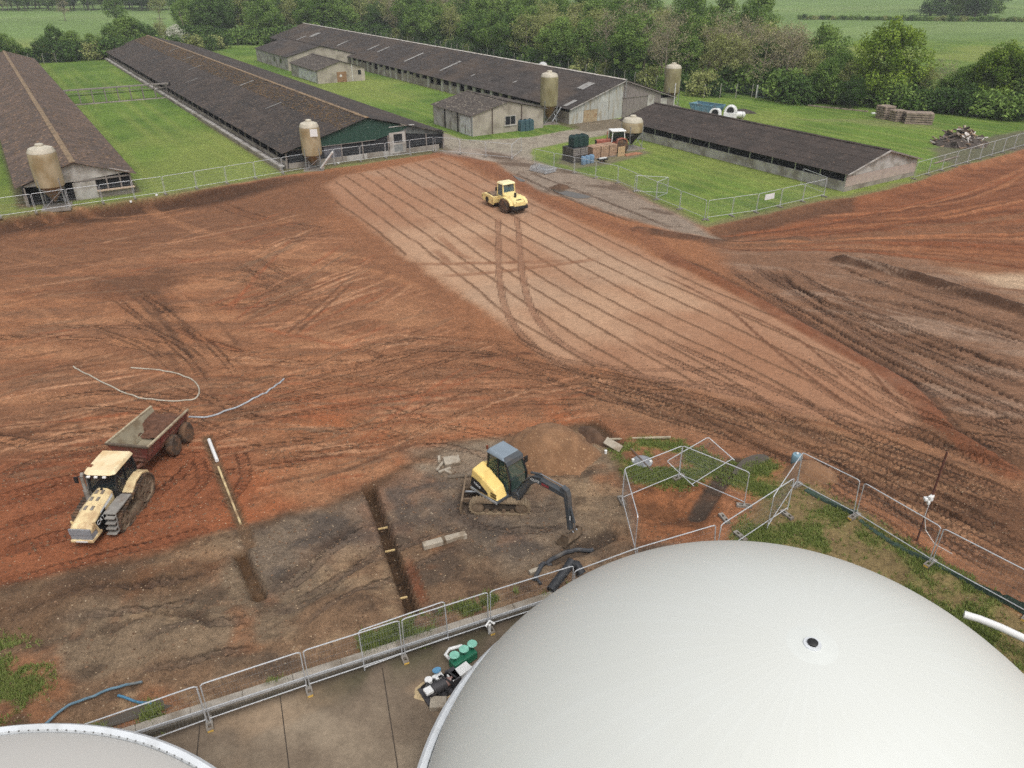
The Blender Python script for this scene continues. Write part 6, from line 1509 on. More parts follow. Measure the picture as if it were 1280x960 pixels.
# ---- camera post
cp = thing('camera_post', 'rusty thin post carrying a white security camera', 'post', on(G(1145, 679), -.1), 0)
M_rust = mat('rusty_post', lin(92, 56, 46), .85, var=.2)
MB().cyl((0, 0, 0), (.06, .05, 5.0), .045, n=8).build('post', M_rust, cp)
hd_ = MB().bb(-.32, .05, -.12, .08, 2.45, 2.6).build('camera_head', M_white, cp, bevel=.03); MB().box((-.05, -.05, 2.66), (.3, .16, .14), rz=.6).build('camera_head', M_white, cp, bevel=.03); MB().box((-.12, -.1, 2.38), (.12, .12, .16)).build('camera_mount', M_white, cp, bevel=.02)
MB().tube([(0, 0, 2.4), (-.08, -.1, 1.6), (.1, -.2, .9), (.5, -.5, .35), (1.1, -1.0, .2)], .018, 6).build('cable', M_pipew, cp)

# ---- pump and valve gear on the yard
pg = thing('pump_set', 'dark pump set with white motor and blue valve beside the dome', 'pump', on(G(551, 862, -.34)), .6)
M_pump = mat('pump_dark', lin(64, 62, 64), .6, var=.2); M_bluev = mat('valve_blue', lin(96, 150, 186), .5); M_greenp = mat('pump_green', lin(36, 112, 84), .5, var=.15)
MB().bb(-.75, .8, -.42, .42, 0, .12).build('base_frame', M_pump, pg); MB().cyl((-.55, -.1, .35), (.15, -.1, .35), .22, n=16).build('motor', M_pump, pg, smooth=True)
MB().cyl((.15, -.1, .35), (.45, -.1, .35), .16, n=14).build('pump_head', mat('pump_rose', lin(150, 120, 112), .6), pg, smooth=True)
MB().cyl((-.35, .25, .12), (-.35, .25, .55), .15, n=14).build('white_vessel', M_white, pg, smooth=True); MB().bb(-.15, .25, .15, .4, .3, .45).build('white_box', M_white, pg, bevel=.02)
MB().bb(-.75, -.45, -.35, -.05, .5, .62).build('white_box', M_white, pg, bevel=.02)
for k_ in range(4): MB().tube([(-.6+k_*.3, .35, .2), (-.5+k_*.3, .1, .6), (-.3+k_*.3, -.25, .45), (-.2+k_*.3, -.4, .15)], .045, 8).build('hose', M_blk, pg, smooth=True)
MB().cyl((.1, .42, .55), (.1, .44, .60), .17, n=18).cyl((.1, .42, .1), (.1, .42, .6), .05, n=8).build('blue_valve_wheel', M_bluev, pg)
MB().bb(.35, .75, -.3, .3, .12, .5).build('gear_box', M_pump, pg, bevel=.03)
cbx = MB().box((0, 0, .25), (.95, .4, .5), rz=.75).build('control_cabinet', M_white, bevel=.02); cbx.location = on(G(575, 850, -.34)); tag(cbx, 'low white cabinet between the pump set and green valves', 'cabinet')
gv = thing('valve_manifold', 'green valve manifold with round handwheels beside the dome rim', 'valve', on(G(578, 829, -.34)), .7)
MB().bb(-.5, .6, -.22, .22, 0, .4).build('body', M_greenp, gv, bevel=.05)
for x in (-.35, .1, .5): MB().cyl((x, 0, .4), (x, 0, .72), .05, n=8).build('stem', M_greenp, gv); MB().lathe([(.17, .70), (.2, .72), (.17, .75)], 16, (x, 0, 0)).build('handwheel', mat('pale_green', lin(130, 190, 170), .5), gv)
MB().tube([(-.4, .2, .3), (-.5, .4, .5), (-.2, .55, .45), (.3, .4, .4)], .07, 8).build('pipe', M_white, gv, smooth=True)
rm = heap(G(541, 864, -.34), .8, .6, .18, 'sand_pile', mat('pale_sand', lin(190, 168, 130), 1, var=.2, bump=.5), 'pale sand spilled round the pump set', 14, n=24, lump=.05)
st2 = MB().bb(-.3, .3, -.25, .25, 0, .22).build('concrete_pad', M_cbm, bevel=.02); st2.location = on(G(548, 882, -.34)); tag(st2, 'small pale concrete pad in front of the pump set', 'pad')
bl_ = thing('valve_post', 'white handled valve standing at the kerb beside the dome', 'valve', on(G(612, 792, -.34)), 0)
MB().cyl((0, 0, 0), (0, 0, .5), .06, n=10).build('stem', M_white, bl_); MB().tube([(-.15, -.1, .5), (0, .1, .62), (.2, .05, .5)], .05, 8).build('handle', M_white, bl_)

# ---- stored goods by the lawn
M_dgreen = mat('dark_green_tank', lin(34, 58, 56), .5, var=.15)
def slab_tank(p, rz, label, m, group, h=1.5, w=.75, l=1.3, z=0):
    t = thing('oil_tank', label, 'tank', (p.x, p.y, p.z), rz, group)
    prof = []
    for i in range(14): a = math.pi*i/13; prof.append((w/2*math.cos(a), h-w/2+w/2*math.sin(a)))
    prof = [(w/2, 0)]+prof+[(-w/2, 0)]
    MB().prism(prof, -l/2, l/2, 'xz').build('body', m, t, bevel=.04)
    for k in range(4): 
        y = -l/2+.15+k*(l-.3)/3; MB().prism([(q[0]*1.06, q[1]*1.02) for q in prof], y-.05, y+.05, 'xz').build('rib', m, t)
    MB().lathe([(.12, h-.03), (.12, h+.08), (.001, h+.09)], 12).build('filler_cap', M_blk, t)
    return t
for k_ in range(3): slab_tank(on(G(655, 163))+BX*(k_*.85-.6)+Vector((0, 0, -.03)), BROT, 'dark green blue slab tank standing against the cream shed wall', mat('tank_slate', lin(66, 92, 100), .5, var=.2), 'slab tanks by the shed', h=1.7)
base = on(G(706, 205)); cr1 = W(62.6, 82.2)
for i in range(2):
    for j in range(2):
        for k in range(2):
            o = thing('timber_crate', 'dark slatted timber crate stacked under the green tanks', 'crate', on(W(63.0+i*1.25, 82.0+j*1.25))+Vector((0, 0, k*.98-.02)), BROT, 'stacked timber crates')
            for q in range(4):
                MB().bb(-.58, .58, -.6, -.56, q*.24, q*.24+.19).build('slat', M_timber if k else mat('dark_timber', lin(84, 78, 70), .9), o); MB().bb(-.60, -.56, -.58, .58, q*.24, q*.24+.19).build('slat', mat('dark_timber', lin(84, 78, 70), .9), o)
            MB().bb(-.54, .54, -.54, .54, .02, .92).build('contents', mat('crate_contents', lin(56, 58, 60), .9), o)
for i in range(3): slab_tank(on(W(63.2+i*.85, 82.5))+Vector((0, 0, 1.92)), BROT, 'dark green slab tank on top of the stacked crates', M_dgreen, 'green tanks on the crates', h=1.45)
M_bluebl = mat('blue_wrap', lin(112, 140, 166), .5, var=.2, dirt=lin(150, 160, 170), dirt_amt=.3)
for i in range(3):
    b = thing('blue_barrel', 'pale blue plastic barrel in front of the timber crates', 'barrel', on(W(63.3+i*.75, 80.3+.1*i)), 0, 'blue barrels by the crates')
    MB().lathe([(.001, 0), (.32, 0), (.36, .1), (.36, .9), (.3, 1.05), (.001, 1.08)], 16).build('body', M_bluebl, b, smooth=True); MB().cyl((.12, 0, 1.08), (.12, 0, 1.13), .06, n=8).build('cap', M_blk, b)
M_brick = mat('brick_stack', lin(166, 136, 112), .9, var=.18, scale=8, tint=.2)
for i in range(3):
    o = thing('timber_stack', 'banded stack of pinkish timber on a pallet beside the green tanks', 'stack', on(W(66.6+i*1.45, 82.6)), BROT, 'timber stacks on pallets')
    for q in range(7):
        for w_i in range(4): MB().bb(-.66+w_i*.33, -.66+w_i*.33+.31, -.9, .9+.0*q, .14+q*.21, .14+q*.21+.195, tint=random.random()).build('board', M_brick, o)
    MB().bb(-.68, .68, -.95, .95, .0, .12).build('pallet', M_timber, o)
pp = thing('pallet', 'bare pale pallet leaning upright against the timber stacks', 'pallet', on(W(70.6, 81.3)), BROT)
for q in range(6): MB().bb(-.6+q*.21, -.6+q*.21+.13, -.04, .0, .0, 1.3).build('slat', mat('pale_pallet', lin(202, 172, 132), .8, var=.15), pp)
for q in (.1, .62, 1.15): MB().bb(-.6, .6, .0, .09, q, q+.1).build('bearer', mat('pale_pallet', lin(202, 172, 132), .8), pp)
o = thing('board_pile', 'low pile of orange boards on the grass beside the red tractor', 'boards', on(W(72.6, 81.2)), BROT)
for q in range(4): MB().bb(-1.5+.1*q, 1.4-.1*q, -.4+q*.2, -.22+q*.2, 0, .14+.03*(q % 2)).build('board', mat('orange_board', lin(164, 116, 88), .8, var=.2), o)
o = thing('wheelbarrow', 'dark low scrap trolley beside the blue barrels', 'trolley', on(W(66.2, 79.9)), BROT)
MB().bb(-.7, .7, -.35, .35, .3, .5).build('tray', M_blk, o, bevel=.05); MB().bb(-.6, .6, -.1, .1, .5, .62).build('white_bar', M_white, o)
for s in (-1, 1): wheel(o, s*.45, .3*s, .2, .2, .1, M_rub, M_mud)
fs_ = thing('panel_bundle', 'bundle of spare mesh fence panels stacked flat by the gateway', 'fence panels', on(G(672, 213)), math.atan2(G(772, 229).y-G(668, 206).y, G(772, 229).x-G(668, 206).x))
for q in range(7):
    f1 = link(PF, 'frame', fs_); f2 = link(PW, 'wire_mesh', fs_)
    for ob_ in (f1, f2): ob_.rotation_euler = (math.pi/2, 0, 0); ob_.location = (-.6+.03*q, 1.0, .12+q*.085); ob_.scale = (.85, .9, 1)
MB().bb(-.5, -.3, -.9, 1.0, 0, .1).bb(1.9, 2.1, -.9, 1.0, 0, .1).build('bearer', M_timber, fs_)

# ---- skip, white tanks, beam stacks, debris heap
M_skip = mat('skip_blue', lin(104, 142, 158), .6, var=.15, dirt=lin(130, 130, 126), dirt_amt=.35)
sk = thing('skip', 'open pale blue skip standing beside the white tanks', 'skip', on(G(882, 147)), BROT-1.35); sk.scale = (1.45, 1.5, 1.5)
for s in (-1, 1): MB().prism([(-1.2, .1), (1.2, .1), (1.9, 1.5), (-1.9, 1.5)], s*.85-.03, s*.85+.03, 'xz').build('side', M_skip, sk)
MB().loft([(-1.2, -.82, .1), (-1.2, .82, .1), (-1.9, .82, 1.5), (-1.9, -.82, 1.5)], [(-1.14, -.82, .1), (-1.14, .82, .1), (-1.84, .82, 1.5), (-1.84, -.82, 1.5)]).build('end', M_skip, sk); MB().loft([(1.2, -.82, .1), (1.2, .82, .1), (1.9, .82, 1.5), (1.9, -.82, 1.5)], [(1.14, -.82, .1), (1.14, .82, .1), (1.84, .82, 1.5), (1.84, -.82, 1.5)]).build('end', M_skip, sk)
MB().bb(-1.2, 1.2, -.82, .82, 0, .12).build('floor', M_skip, sk)
for s in (-1, 1): MB().beam((-1.9, s*.87, 1.5), (1.9, s*.87, 1.5), .1, .1).build('rim', M_skip, sk)
for k in range(3):
    for s in (-1, 1): MB().beam((-.9+k*.9, s*.9, .15), (-1.0+k*1.0, s*.9, 1.45), .08, .06).build('rib', M_skip, sk)
def ghood(p, rz, label, r=.8, h=1.5):
    t = thing('fan_housing', label, 'fan housing', p, rz, 'white fan housings'); t.scale = (1.25,)*3
    MB().bb(-r, r, -r*.8, r*.8, 0, h*.55).build('box', M_white, t, bevel=.08)
    prof = [(r*math.cos(a), h*.55+r*math.sin(a)) for a in [math.pi*i/12 for i in range(13)]]
    MB().prism(prof, -r*.7, r*.7, 'xz').build('hood', M_white, t, bevel=.08)
    MB().cyl((0, -r*.7, h*.62+.1), (0, -r*.78, h*.62+.1), r*.55, n=16).build('outlet', M_blk, t)
    return t
ghood(on(G(893, 150)), BROT-.9, 'white fan housing with round black outlet nearest the blue skip'); ghood(on(G(912, 149)), BROT-.9, 'tall white fan housing next to the grey crate', r=.85, h=1.8)
o = MB().bb(-.9, .9, -.6, .6, 0, .9).build('grey_box', mat('pale_grey_plastic', lin(196, 204, 200), .5), bevel=.1); o.location = on(G(904, 152)); o.rotation_euler = (0, 0, BROT-.9); tag(o, 'pale grey plastic bin between two white fan housings', 'bin')
def htank(p, rz, L, r, label, group=None):
    t = thing('drum_tank', label, 'tank', p, rz, group)
    MB().lathe([(.001, -L/2), (r*.6, -L/2+.05), (r, -L/2+.25), (r, L/2-.25), (r*.6, L/2-.05), (.001, L/2)], 20, (0, 0, r+.15), 'x').build('barrel', M_white, t, smooth=True)
    for s in (-1, 1): MB().bb(s*L*.28-.1, s*L*.28+.1, -r*.7, r*.7, 0, .4).build('saddle', M_cbm, t); MB().lathe([(r*1.02, s*L*.25-.04), (r*1.02, s*L*.25+.04)], 20, (0, 0, r+.15), 'x').build('band', M_steel, t)
    return t
htank(on(G(924, 148)), BROT-.9, 1.9, .5, 'small white drum lying beside the dark rubble'); htank(on(G(886, 153)), BROT-.6, 1.8, .35, 'low white drum lying before the fan housings')
htank(on(W(108, 164)), BROT+math.pi/2-.6, 5.5, 1.15, 'large white gas tank behind the white ridged roof', 'gas tanks behind the barn'); htank(on(W(111.5, 158.5)), BROT+math.pi/2-.6, 5.5, 1.15, 'second large white gas tank nearer the wood fence', 'gas tanks behind the barn')
M_beam = mat('weathered_beam', lin(150, 134, 120), .9, var=.18, scale=2, dirt=lin(100, 88, 78), dirt_amt=.4)
def beam_stack(p, rz, nx, nz, L, label, open_=False):
    t = thing('beam_stack', label, 'stack', p, rz, 'stacks of concrete beams')
    rr3 = random.Random(nx*7+nz)
    for k in range(nz):
        zz = k*(.36)
        for i in range(nx):
            if open_ and 0 < i < nx-1 and k % 2: continue
            MB().box((rr3.uniform(-.1, .1), (i-(nx-1)/2)*.42, zz+.16), (L, .38, .26), rz=rr3.uniform(-.02, .02)).build('beam', M_beam, t)
        if k: 
            for s in (-1, 1): MB().bb(s*L*.35-.06, s*L*.35+.06, -nx*.2, nx*.2, zz-.05, zz+.03).build('spacer', M_timber, t)
    return t
beam_stack(on(G(1105, 148)), .3, 5, 6, 2.2, 'stack of short weathered beams at the end next to the hedge shrubs'); beam_stack(on(G(1121, 151)), .3, 4, 5, 2.2, 'middle stack of weathered beams before the trees'); beam_stack(on(G(1146, 154)), -.25, 6, 5, 4.2, 'widest open stack of weathered beams before the trees', True)
o = MB().box((0, 0, .1), (.8, .5, .2)).build('white_block', M_white); o.location = on(G(1092, 142)); tag(o, 'white block beside the end beam stack', 'block')
ps_ = MB().beam(on(G(1010, 132), .1), on(G(1085, 140), .1), .3, .2).build('long_pole', M_beam); tag(ps_, 'long pale pole on the grass before the shrubs', 'pole')
ps_ = MB().beam(on(G(1168, 205), .1), on(G(1198, 196), .1), .25, .1).build('long_plank', M_beam); tag(ps_, 'long pale plank on the grass inside the debris fence', 'plank')
dbh = thing('debris_heap', 'heap of broken boards and sheets on the grass by the fence', 'heap', on(G(1199, 181))); dbh.scale = (1.15, 1.15, 1.25)
rr4 = random.Random(21); DM = [mat('debris_'+str(i), lin(*c_), .85, var=.25, dirt=lin(90, 78, 66), dirt_amt=.3) for i, c_ in enumerate(((176, 160, 140), (126, 104, 84), (92, 80, 70), (206, 200, 194), (150, 126, 100), (110, 100, 96)))]
for i in range(110):
    a = rr4.uniform(0, 6.28); q = rr4.random()**.6; x = math.cos(a)*q*3.2; y = math.sin(a)*q*2.2; zz = max(.08, 1.75*(1-q**1.3)+rr4.uniform(-.25, .15))
    M = Matrix.Rotation(rr4.uniform(0, 6.28), 3, 'Z') @ Matrix.Rotation(rr4.gauss(0, .45), 3, 'Y') @ Matrix.Rotation(rr4.gauss(0, .4), 3, 'X')
    pl_ = rr4.random() < .62
    MB().box((x, y, zz), (rr4.uniform(1.0, 2.4), rr4.uniform(.12, .3), .08) if pl_ else (rr4.uniform(.6, 1.3), rr4.uniform(.5, .9), .05), M=M).build('board' if pl_ else 'sheet', rr4.choice(DM), dbh)
vs = MB().lathe([(.001, 1.5), (.7, 1.35), (1.8, .9), (2.9, .3), (3.4, -.05)], 18); vs.v = [(v[0], v[1]*.7, v[2]) for v in vs.v]; vs.build('rubble_core', mat('rubble_dark', lin(78, 70, 64), 1, var=.4, scale=2, bump=1), dbh)
# small pale rubbish by the left house fence
for k_, (u, v, lab) in enumerate(((163, 250, 'small white bag lying at the corner of the brown roofed house'), (196, 245, 'white plastic drum lying at the fence foot beside the lawn'), (423, 205, 'white bucket on the grass before the green gabled house'))):
    o = MB().lathe([(.001, 0), (.12, .02), (.15, .12), (.11, .22), (.001, .24)], 10).build('plastic_waste', M_white, smooth=True); o.location = on(G(u, v)); tag(o, lab, 'rubbish')
# utility poles
M_pole = mat('pole_wood', lin(112, 100, 88), .9, var=.2)
def upole(p, h, label, arms=1, lean=0):
    t = thing('utility_pole', label, 'pole', on(p), 0, 'utility poles')
    MB().cyl((0, 0, -.2), (lean, 0, h), .17, .12, n=10).build('pole', M_pole, t, smooth=True)
    for k in range(arms):
        MB().beam((lean-1.1, 0, h-.4-.7*k), (lean+1.1, 0, h-.4-.7*k), .12, .12).build('crossarm', M_pole, t)
        for q in (-1, 0, 1): MB().cyl((lean+q, 0, h-.35-.7*k), (lean+q, 0, h-.1-.7*k), .06, n=6).build('insulator', M_white, t)
    return t
upole(G(442, 40), 9.5, 'wooden utility pole with crossarm beside the far road', 1, -.4)
t_ = upole(G(460, 37), 8.5, 'slender pole with a grey transformer beside the far road', 0); MB().bb(-.4, .4, -.4, .4, 6.2, 7.6).build('transformer', M_steel, t_)
upole(G(329, 55), 8.5, 'pale wooden pole standing on the lawn behind the pillared house', 0, -.8)
upole(G(236, 52), 9, 'leaning wooden pole standing behind the dark ridge', 0, -1.4)
# ================================================================== VEGETATION
def leaf_mat(name, col, col2, trans=.3):
    m = bpy.data.materials.new(name); m.use_nodes = True; nt = m.node_tree; N = nt.nodes; L = nt.links
    N.remove(N['Principled BSDF']); out = N['Material Output']
    a = N.new('ShaderNodeAttribute'); a.attribute_name = 'tint'; oi = N.new('ShaderNodeObjectInfo')
    ad = N.new('ShaderNodeMath'); ad.operation = 'MULTIPLY_ADD'; L.new(oi.outputs['Random'], ad.inputs[0]); ad.inputs[1].default_value = .5
    sb_ = N.new('ShaderNodeMath'); sb_.operation = 'MULTIPLY_ADD'; L.new(a.outputs['Fac'], sb_.inputs[0]); sb_.inputs[1].default_value = .9; sb_.inputs[2].default_value = -.25
    L.new(sb_.outputs[0], ad.inputs[2]); ad.use_clamp = True
    mx = N.new('ShaderNodeMix'); mx.data_type = 'RGBA'; L.new(ad.outputs[0], mx.inputs[0]); mx.inputs[6].default_value = col; mx.inputs[7].default_value = col2
    d = N.new('ShaderNodeBsdfDiffuse'); t = N.new('ShaderNodeBsdfTranslucent'); g = N.new('ShaderNodeMixShader'); g.inputs[0].default_value = trans
    L.new(mx.outputs[2], d.inputs[0]); L.new(mx.outputs[2], t.inputs[0]); L.new(d.outputs[0], g.inputs[1]); L.new(t.outputs[0], g.inputs[2]); L.new(g.outputs[0], out.inputs[0])
    return m
LM = dict(oak=leaf_mat('leaf_oak', lin(92, 118, 42), lin(148, 170, 74)), dark=leaf_mat('leaf_dark', lin(64, 88, 48), lin(108, 134, 74)), pale=leaf_mat('leaf_pale', lin(128, 136, 80), lin(172, 176, 116)), mid=leaf_mat('leaf_mid', lin(86, 114, 56), lin(140, 164, 88)), tan=leaf_mat('leaf_bud', lin(146, 140, 108), lin(180, 170, 138)), white=leaf_mat('blossom', lin(168, 172, 150), lin(224, 222, 208)), grass=leaf_mat('blade_green', lin(102, 124, 56), lin(160, 168, 104), .5))
M_bark = mat('bark', lin(92, 82, 70), .95, var=.3, scale=3, dirt=lin(70, 78, 52), dirt_amt=.4)
M_barkp = mat('pale_bark', lin(134, 124, 108), .95, var=.25, scale=3)
M_ivy = LM['dark']
rv = np.random.default_rng(9)
def leaf_mesh(name, clumps, n_per, size, m, spread=1.0, up=.35):
    """clumps: list of (x, y, z, r, tint); leaves as small bent quads scattered on and in each clump"""
    P = []; F_ = []; T_ = []; k = 0
    for (cx, cy, cz, r, t) in clumps:
        n = max(6, int(n_per*(r*r)))
        d = rv.normal(size=(n, 3)); d /= np.linalg.norm(d, axis=1)[:, None]
        rad = r*(.55+.55*rv.random(n)**.6)[:, None]*spread
        c = np.array([cx, cy, cz])+d*rad*np.array([1, 1, .8])
        nrm = d+rv.normal(size=(n, 3))*.7+np.array([0, 0, up]); nrm /= np.linalg.norm(nrm, axis=1)[:, None]
        a = np.cross(nrm, rv.normal(size=(n, 3))); a /= np.linalg.norm(a, axis=1)[:, None]; b = np.cross(nrm, a)
        s = (size*(.6+.8*rv.random(n)))[:, None]
        q = np.stack([c-a*s, c-b*s*.55, c+a*s, c+b*s*.55], 1)
        P.append(q.reshape(-1, 3)); T_.append(np.clip(t+rv.normal(size=n)*.12, 0, 1)); k += n
    P = np.concatenate(P); T_ = np.concatenate(T_); nf_ = len(T_)
    me = bpy.data.meshes.new(name); me.vertices.add(len(P)); me.loops.add(nf_*4); me.polygons.add(nf_)
    me.vertices.foreach_set('co', P.astype(np.float32).ravel()); me.loops.foreach_set('vertex_index', np.arange(nf_*4, dtype=np.int32))
    me.polygons.foreach_set('loop_start', np.arange(0, nf_*4, 4, dtype=np.int32)); me.polygons.foreach_set('loop_total', np.full(nf_, 4, np.int32)); me.update(calc_edges=True)
    at_ = me.attributes.new('tint', 'FLOAT', 'FACE'); at_.data.foreach_set('value', T_.astype(np.float32)); me.materials.append(m)
    return me
def limbs(rnd_, h, r0, n, spread, start=.3, droop=0, fork=True):
    mb = MB(); tips = []
    lean = (rnd_.gauss(0, .03)*h, rnd_.gauss(0, .03)*h)
    trunk = [(lean[0]*q*q, lean[1]*q*q, h*.86*q-.3) for q in (0, .2, .4, .6, .8, 1)]
    mb.tube(trunk, [r0*(1-.85*q) for q in (0, .2, .4, .6, .8, 1)], 7)
    for i in range(n):
        q = start+(1-start)*(i+rnd_.random())/n; q = min(q, .97)
        b = Vector((lean[0]*q*q, lean[1]*q*q, h*.86*q-.3)); a = i*2.4+rnd_.uniform(-.5, .5)
        L = spread*(1.15-.65*q)*rnd_.uniform(.75, 1.15)*h; up = L*rnd_.uniform(.45, .9)
        m1 = b+Vector((math.cos(a)*L*.5, math.sin(a)*L*.5, up*.45)); e = b+Vector((math.cos(a)*L, math.sin(a)*L, up))
        rr = r0*(.42-.25*q); mb.tube([b, m1, e], [rr, rr*.65, rr*.25], 5); tips += [m1, e]
        if fork:
            for s in (-1, 1):
                a2 = a+s*rnd_.uniform(.4, .9); e2 = m1+Vector((math.cos(a2)*L*.5, math.sin(a2)*L*.5, up*.6*rnd_.uniform(.6, 1.1))); mb.tube([m1, e2], [rr*.5, rr*.15], 4); tips.append(e2)
    return mb, tips
def twigs(mb, tips, rnd_, n, L):
    for t in tips:
        for i in range(n):
            d = Vector((rnd_.gauss(0, 1), rnd_.gauss(0, 1), rnd_.gauss(.7, .6))).normalized()*L*rnd_.uniform(.5, 1.2); e = t+d
            mb.add([t+Vector((.02, 0, 0)), t+Vector((-.01, .02, 0)), t+Vector((-.01, -.02, 0)), e], [(0, 1, 3), (1, 2, 3), (2, 0, 3)])
def make_tree(kind, seed):
    r_ = random.Random(seed)
    if kind == 'round':     h, w, lm, sz, npc, nc = 13, 6.0, LM['oak'], .21, 80, 130
    elif kind == 'dark':    h, w, lm, sz, npc, nc = 10, 4.2, LM['dark'], .20, 76, 100
    elif kind == 'tall':    h, w, lm, sz, npc, nc = 15, 4.4, LM['mid'], .21, 62, 115
    elif kind == 'pale':    h, w, lm, sz, npc, nc = 13, 4.2, LM['pale'], .18, 36, 110
    elif kind == 'bare':    h, w, lm, sz, npc, nc = 13.5, 4.4, LM['tan'], .14, 20, 90
    elif kind == 'mid':     h, w, lm, sz, npc, nc = 11, 4.4, LM['mid'], .20, 70, 110
    elif kind == 'white':   h, w, lm, sz, npc, nc = 7, 3.2, LM['white'], .2, 50, 60
    bare = kind in ('bare', 'pale')
    mb, tips = limbs(r_, h*(.95 if bare else .8), .26 if bare else .3, 12 if bare else 9, .30 if bare else .26, start=.22)
    if bare: twigs(mb, tips, r_, 9 if kind == 'bare' else 5, 1.5)
    tm = mb.mesh('trunk'); tm.materials.append(M_barkp if bare else M_bark)
    cl = []
    zc = h*.60; hz_ = h*.42
    if kind == 'round': zc = h*.56; hz_ = h*.46
    for i in range(nc):
        while True:
            p = (r_.uniform(-1, 1), r_.uniform(-1, 1), r_.uniform(-1, 1)); q = p[0]**2+p[1]**2+p[2]**2
            if q < 1 and (q > .25 or r_.random() < .3): break
        taper = 1-.30*max(0, p[2])-.12*max(0, -p[2]); wob = 1+.22*math.sin(3*math.atan2(p[1], p[0])+seed)+.12*math.sin(5*p[2]+seed*2)
        x, y = p[0]*w*taper*wob, p[1]*w*taper*wob
        if bare and tips and r_.random() < .75:
            t = r_.choice(tips); cl.append((t.x+r_.gauss(0, .6), t.y+r_.gauss(0, .6), t.z+r_.gauss(.3, .6), r_.uniform(.6, 1.2), r_.random()))
        else: cl.append((x, y, zc+p[2]*hz_, r_.uniform(.7, 1.35)*(w/4.4)**.5, r_.random()))
    cm = leaf_mesh('crown', cl, npc, sz, lm)
    root = thing(kind+'_tree', '', 'tree'); link(tm, 'trunk', root); link(cm, 'crown', root)
    return root
def make_shrub(kind, seed):
    r_ = random.Random(seed); cl = []; mb = MB()
    lm = dict(dark=LM['dark'], mid=LM['mid'], pale=LM['pale'])[kind]
    for i in range(34):
        a = r_.uniform(0, 6.28); q = math.sqrt(r_.random()); zz = r_.random()
        cl.append((math.cos(a)*q*1.9*(1.1-.4*zz), math.sin(a)*q*1.9*(1.1-.4*zz), .35+zz*2.1, r_.uniform(.5, .9), r_.random()))
    for i in range(6):
        a = i*1.05; mb.tube([(0, 0, -.2), (math.cos(a)*.5, math.sin(a)*.5, 1.2), (math.cos(a)*1.0, math.sin(a)*1.0, 2.2)], [.07, .05, .02], 5)
    root = thing('shrub', '', 'shrub'); t = mb.mesh('stems'); t.materials.append(M_bark); link(t, 'stems', root); link(leaf_mesh('foliage', cl, 60, .18, lm), 'foliage', root)
    return root
NM = dict(round='broadleaf_tree', dark='holly_tree', tall='ash_tree', pale='willow_tree', bare='birch_tree', mid='maple_tree', white='hawthorn_tree')
PROTO = {k: [make_tree(k, 31+i*7+j) for j in range(n)] for i, (k, n) in enumerate((('round', 2), ('dark', 2), ('tall', 3), ('pale', 3), ('bare', 3), ('mid', 3), ('white', 1)))}
SHR = {k: [make_shrub(k, 91+i*5+j) for j in range(2)] for i, k in enumerate(('dark', 'mid', 'pale'))}
USED = set()
def place(proto, p, sc, label, group, name, rz=None, zs=1.0):
    rz = rv.random()*6.28 if rz is None else rz
    loc = on(p, -.05)
    if proto.name not in USED and id(proto) not in USED:
        USED.add(id(proto)); o = proto; o.location = loc; o.rotation_euler = (0, 0, rz); o.name = name
        o['label'] = label; o['group'] = group
    else: o = dup(proto, loc, rz, label, group); o.name = name
    o.scale = (sc, sc, sc*zs); return o
TL = dict(round='rounded full crowned tree', dark='dark evergreen tree', tall='tall green leafy tree', pale='pale yellowish willow', bare='bare branched budding tree', mid='mid green bushy tree', white='blossoming white hawthorn tree')
def tree(kind, p, h=None, where='', group='', i=None, zs=1.0):
    pr = PROTO[kind][int(rv.integers(len(PROTO[kind]))) if i is None else i]
    base = dict(round=13, dark=10, tall=15, pale=13, bare=13.5, mid=11, white=7)[kind]
    return place(pr, p, (h or base*(.85+.3*rv.random()))/base, TL[kind]+' '+where, group, NM[kind], zs=zs)
def shrub(kind, p, sc, where, group): return place(SHR[kind][int(rv.integers(2))], p, sc, kind.replace('mid', 'mid green').replace('pale', 'pale green').replace('dark', 'dark green')+' shrub '+where, group, 'shrub')
# --- the wood behind the pillared house
r7 = random.Random(77)
def wood(s0, s1, t0, t1, step, kinds, where, group, hs=1.0, skip=0.0):
    t = t0
    while t < t1:
        s = s0
        while s < s1:
            if r7.random() > skip:
                k = r7.choice(kinds); p = W(s+r7.uniform(-.4, .4)*step, t+r7.uniform(-.4, .4)*step)
                o = tree(k, p, None, where, group); o.scale = tuple(v*hs for v in o.scale)
            s += step
        t += step
W1 = 'in the wood behind the white ridged house'
wood(122, 140, 128, 300, 6.6, ['pale', 'mid', 'pale', 'bare', 'tall', 'bare', 'mid', 'dark'], W1, 'trees of the wood')
wood(140, 182, 150, 330, 8.5, ['tall', 'pale', 'mid', 'tall', 'bare'], 'deep in the wood behind the white ridged house', 'inner trees of the wood')
wood(127, 150, 108, 128, 6.0, ['bare', 'bare', 'pale', 'mid'], 'beside the farm gate at the edge of the wood', 'trees by the farm gate')
for i in range(58):
    t = 112+i*3.2+r7.uniform(-1, 1); shrub(r7.choice(['dark', 'mid', 'dark', 'pale']), W(119.5+r7.uniform(-.6, 1.6), t), r7.uniform(.9, 1.7), 'growing along the wood fence', 'undergrowth along the wood fence')
for i in range(26):
    u = 1000+i*11+r7.uniform(-4, 4); v = 129+i*.9+max(0, u-1150)*.02
    shrub(r7.choice(['dark', 'mid', 'dark']), G(u, v-4+r7.uniform(-2, 2)), r7.uniform(1.0, 1.9), 'behind the beam stacks and debris heap', 'shrubs behind the beam stacks')
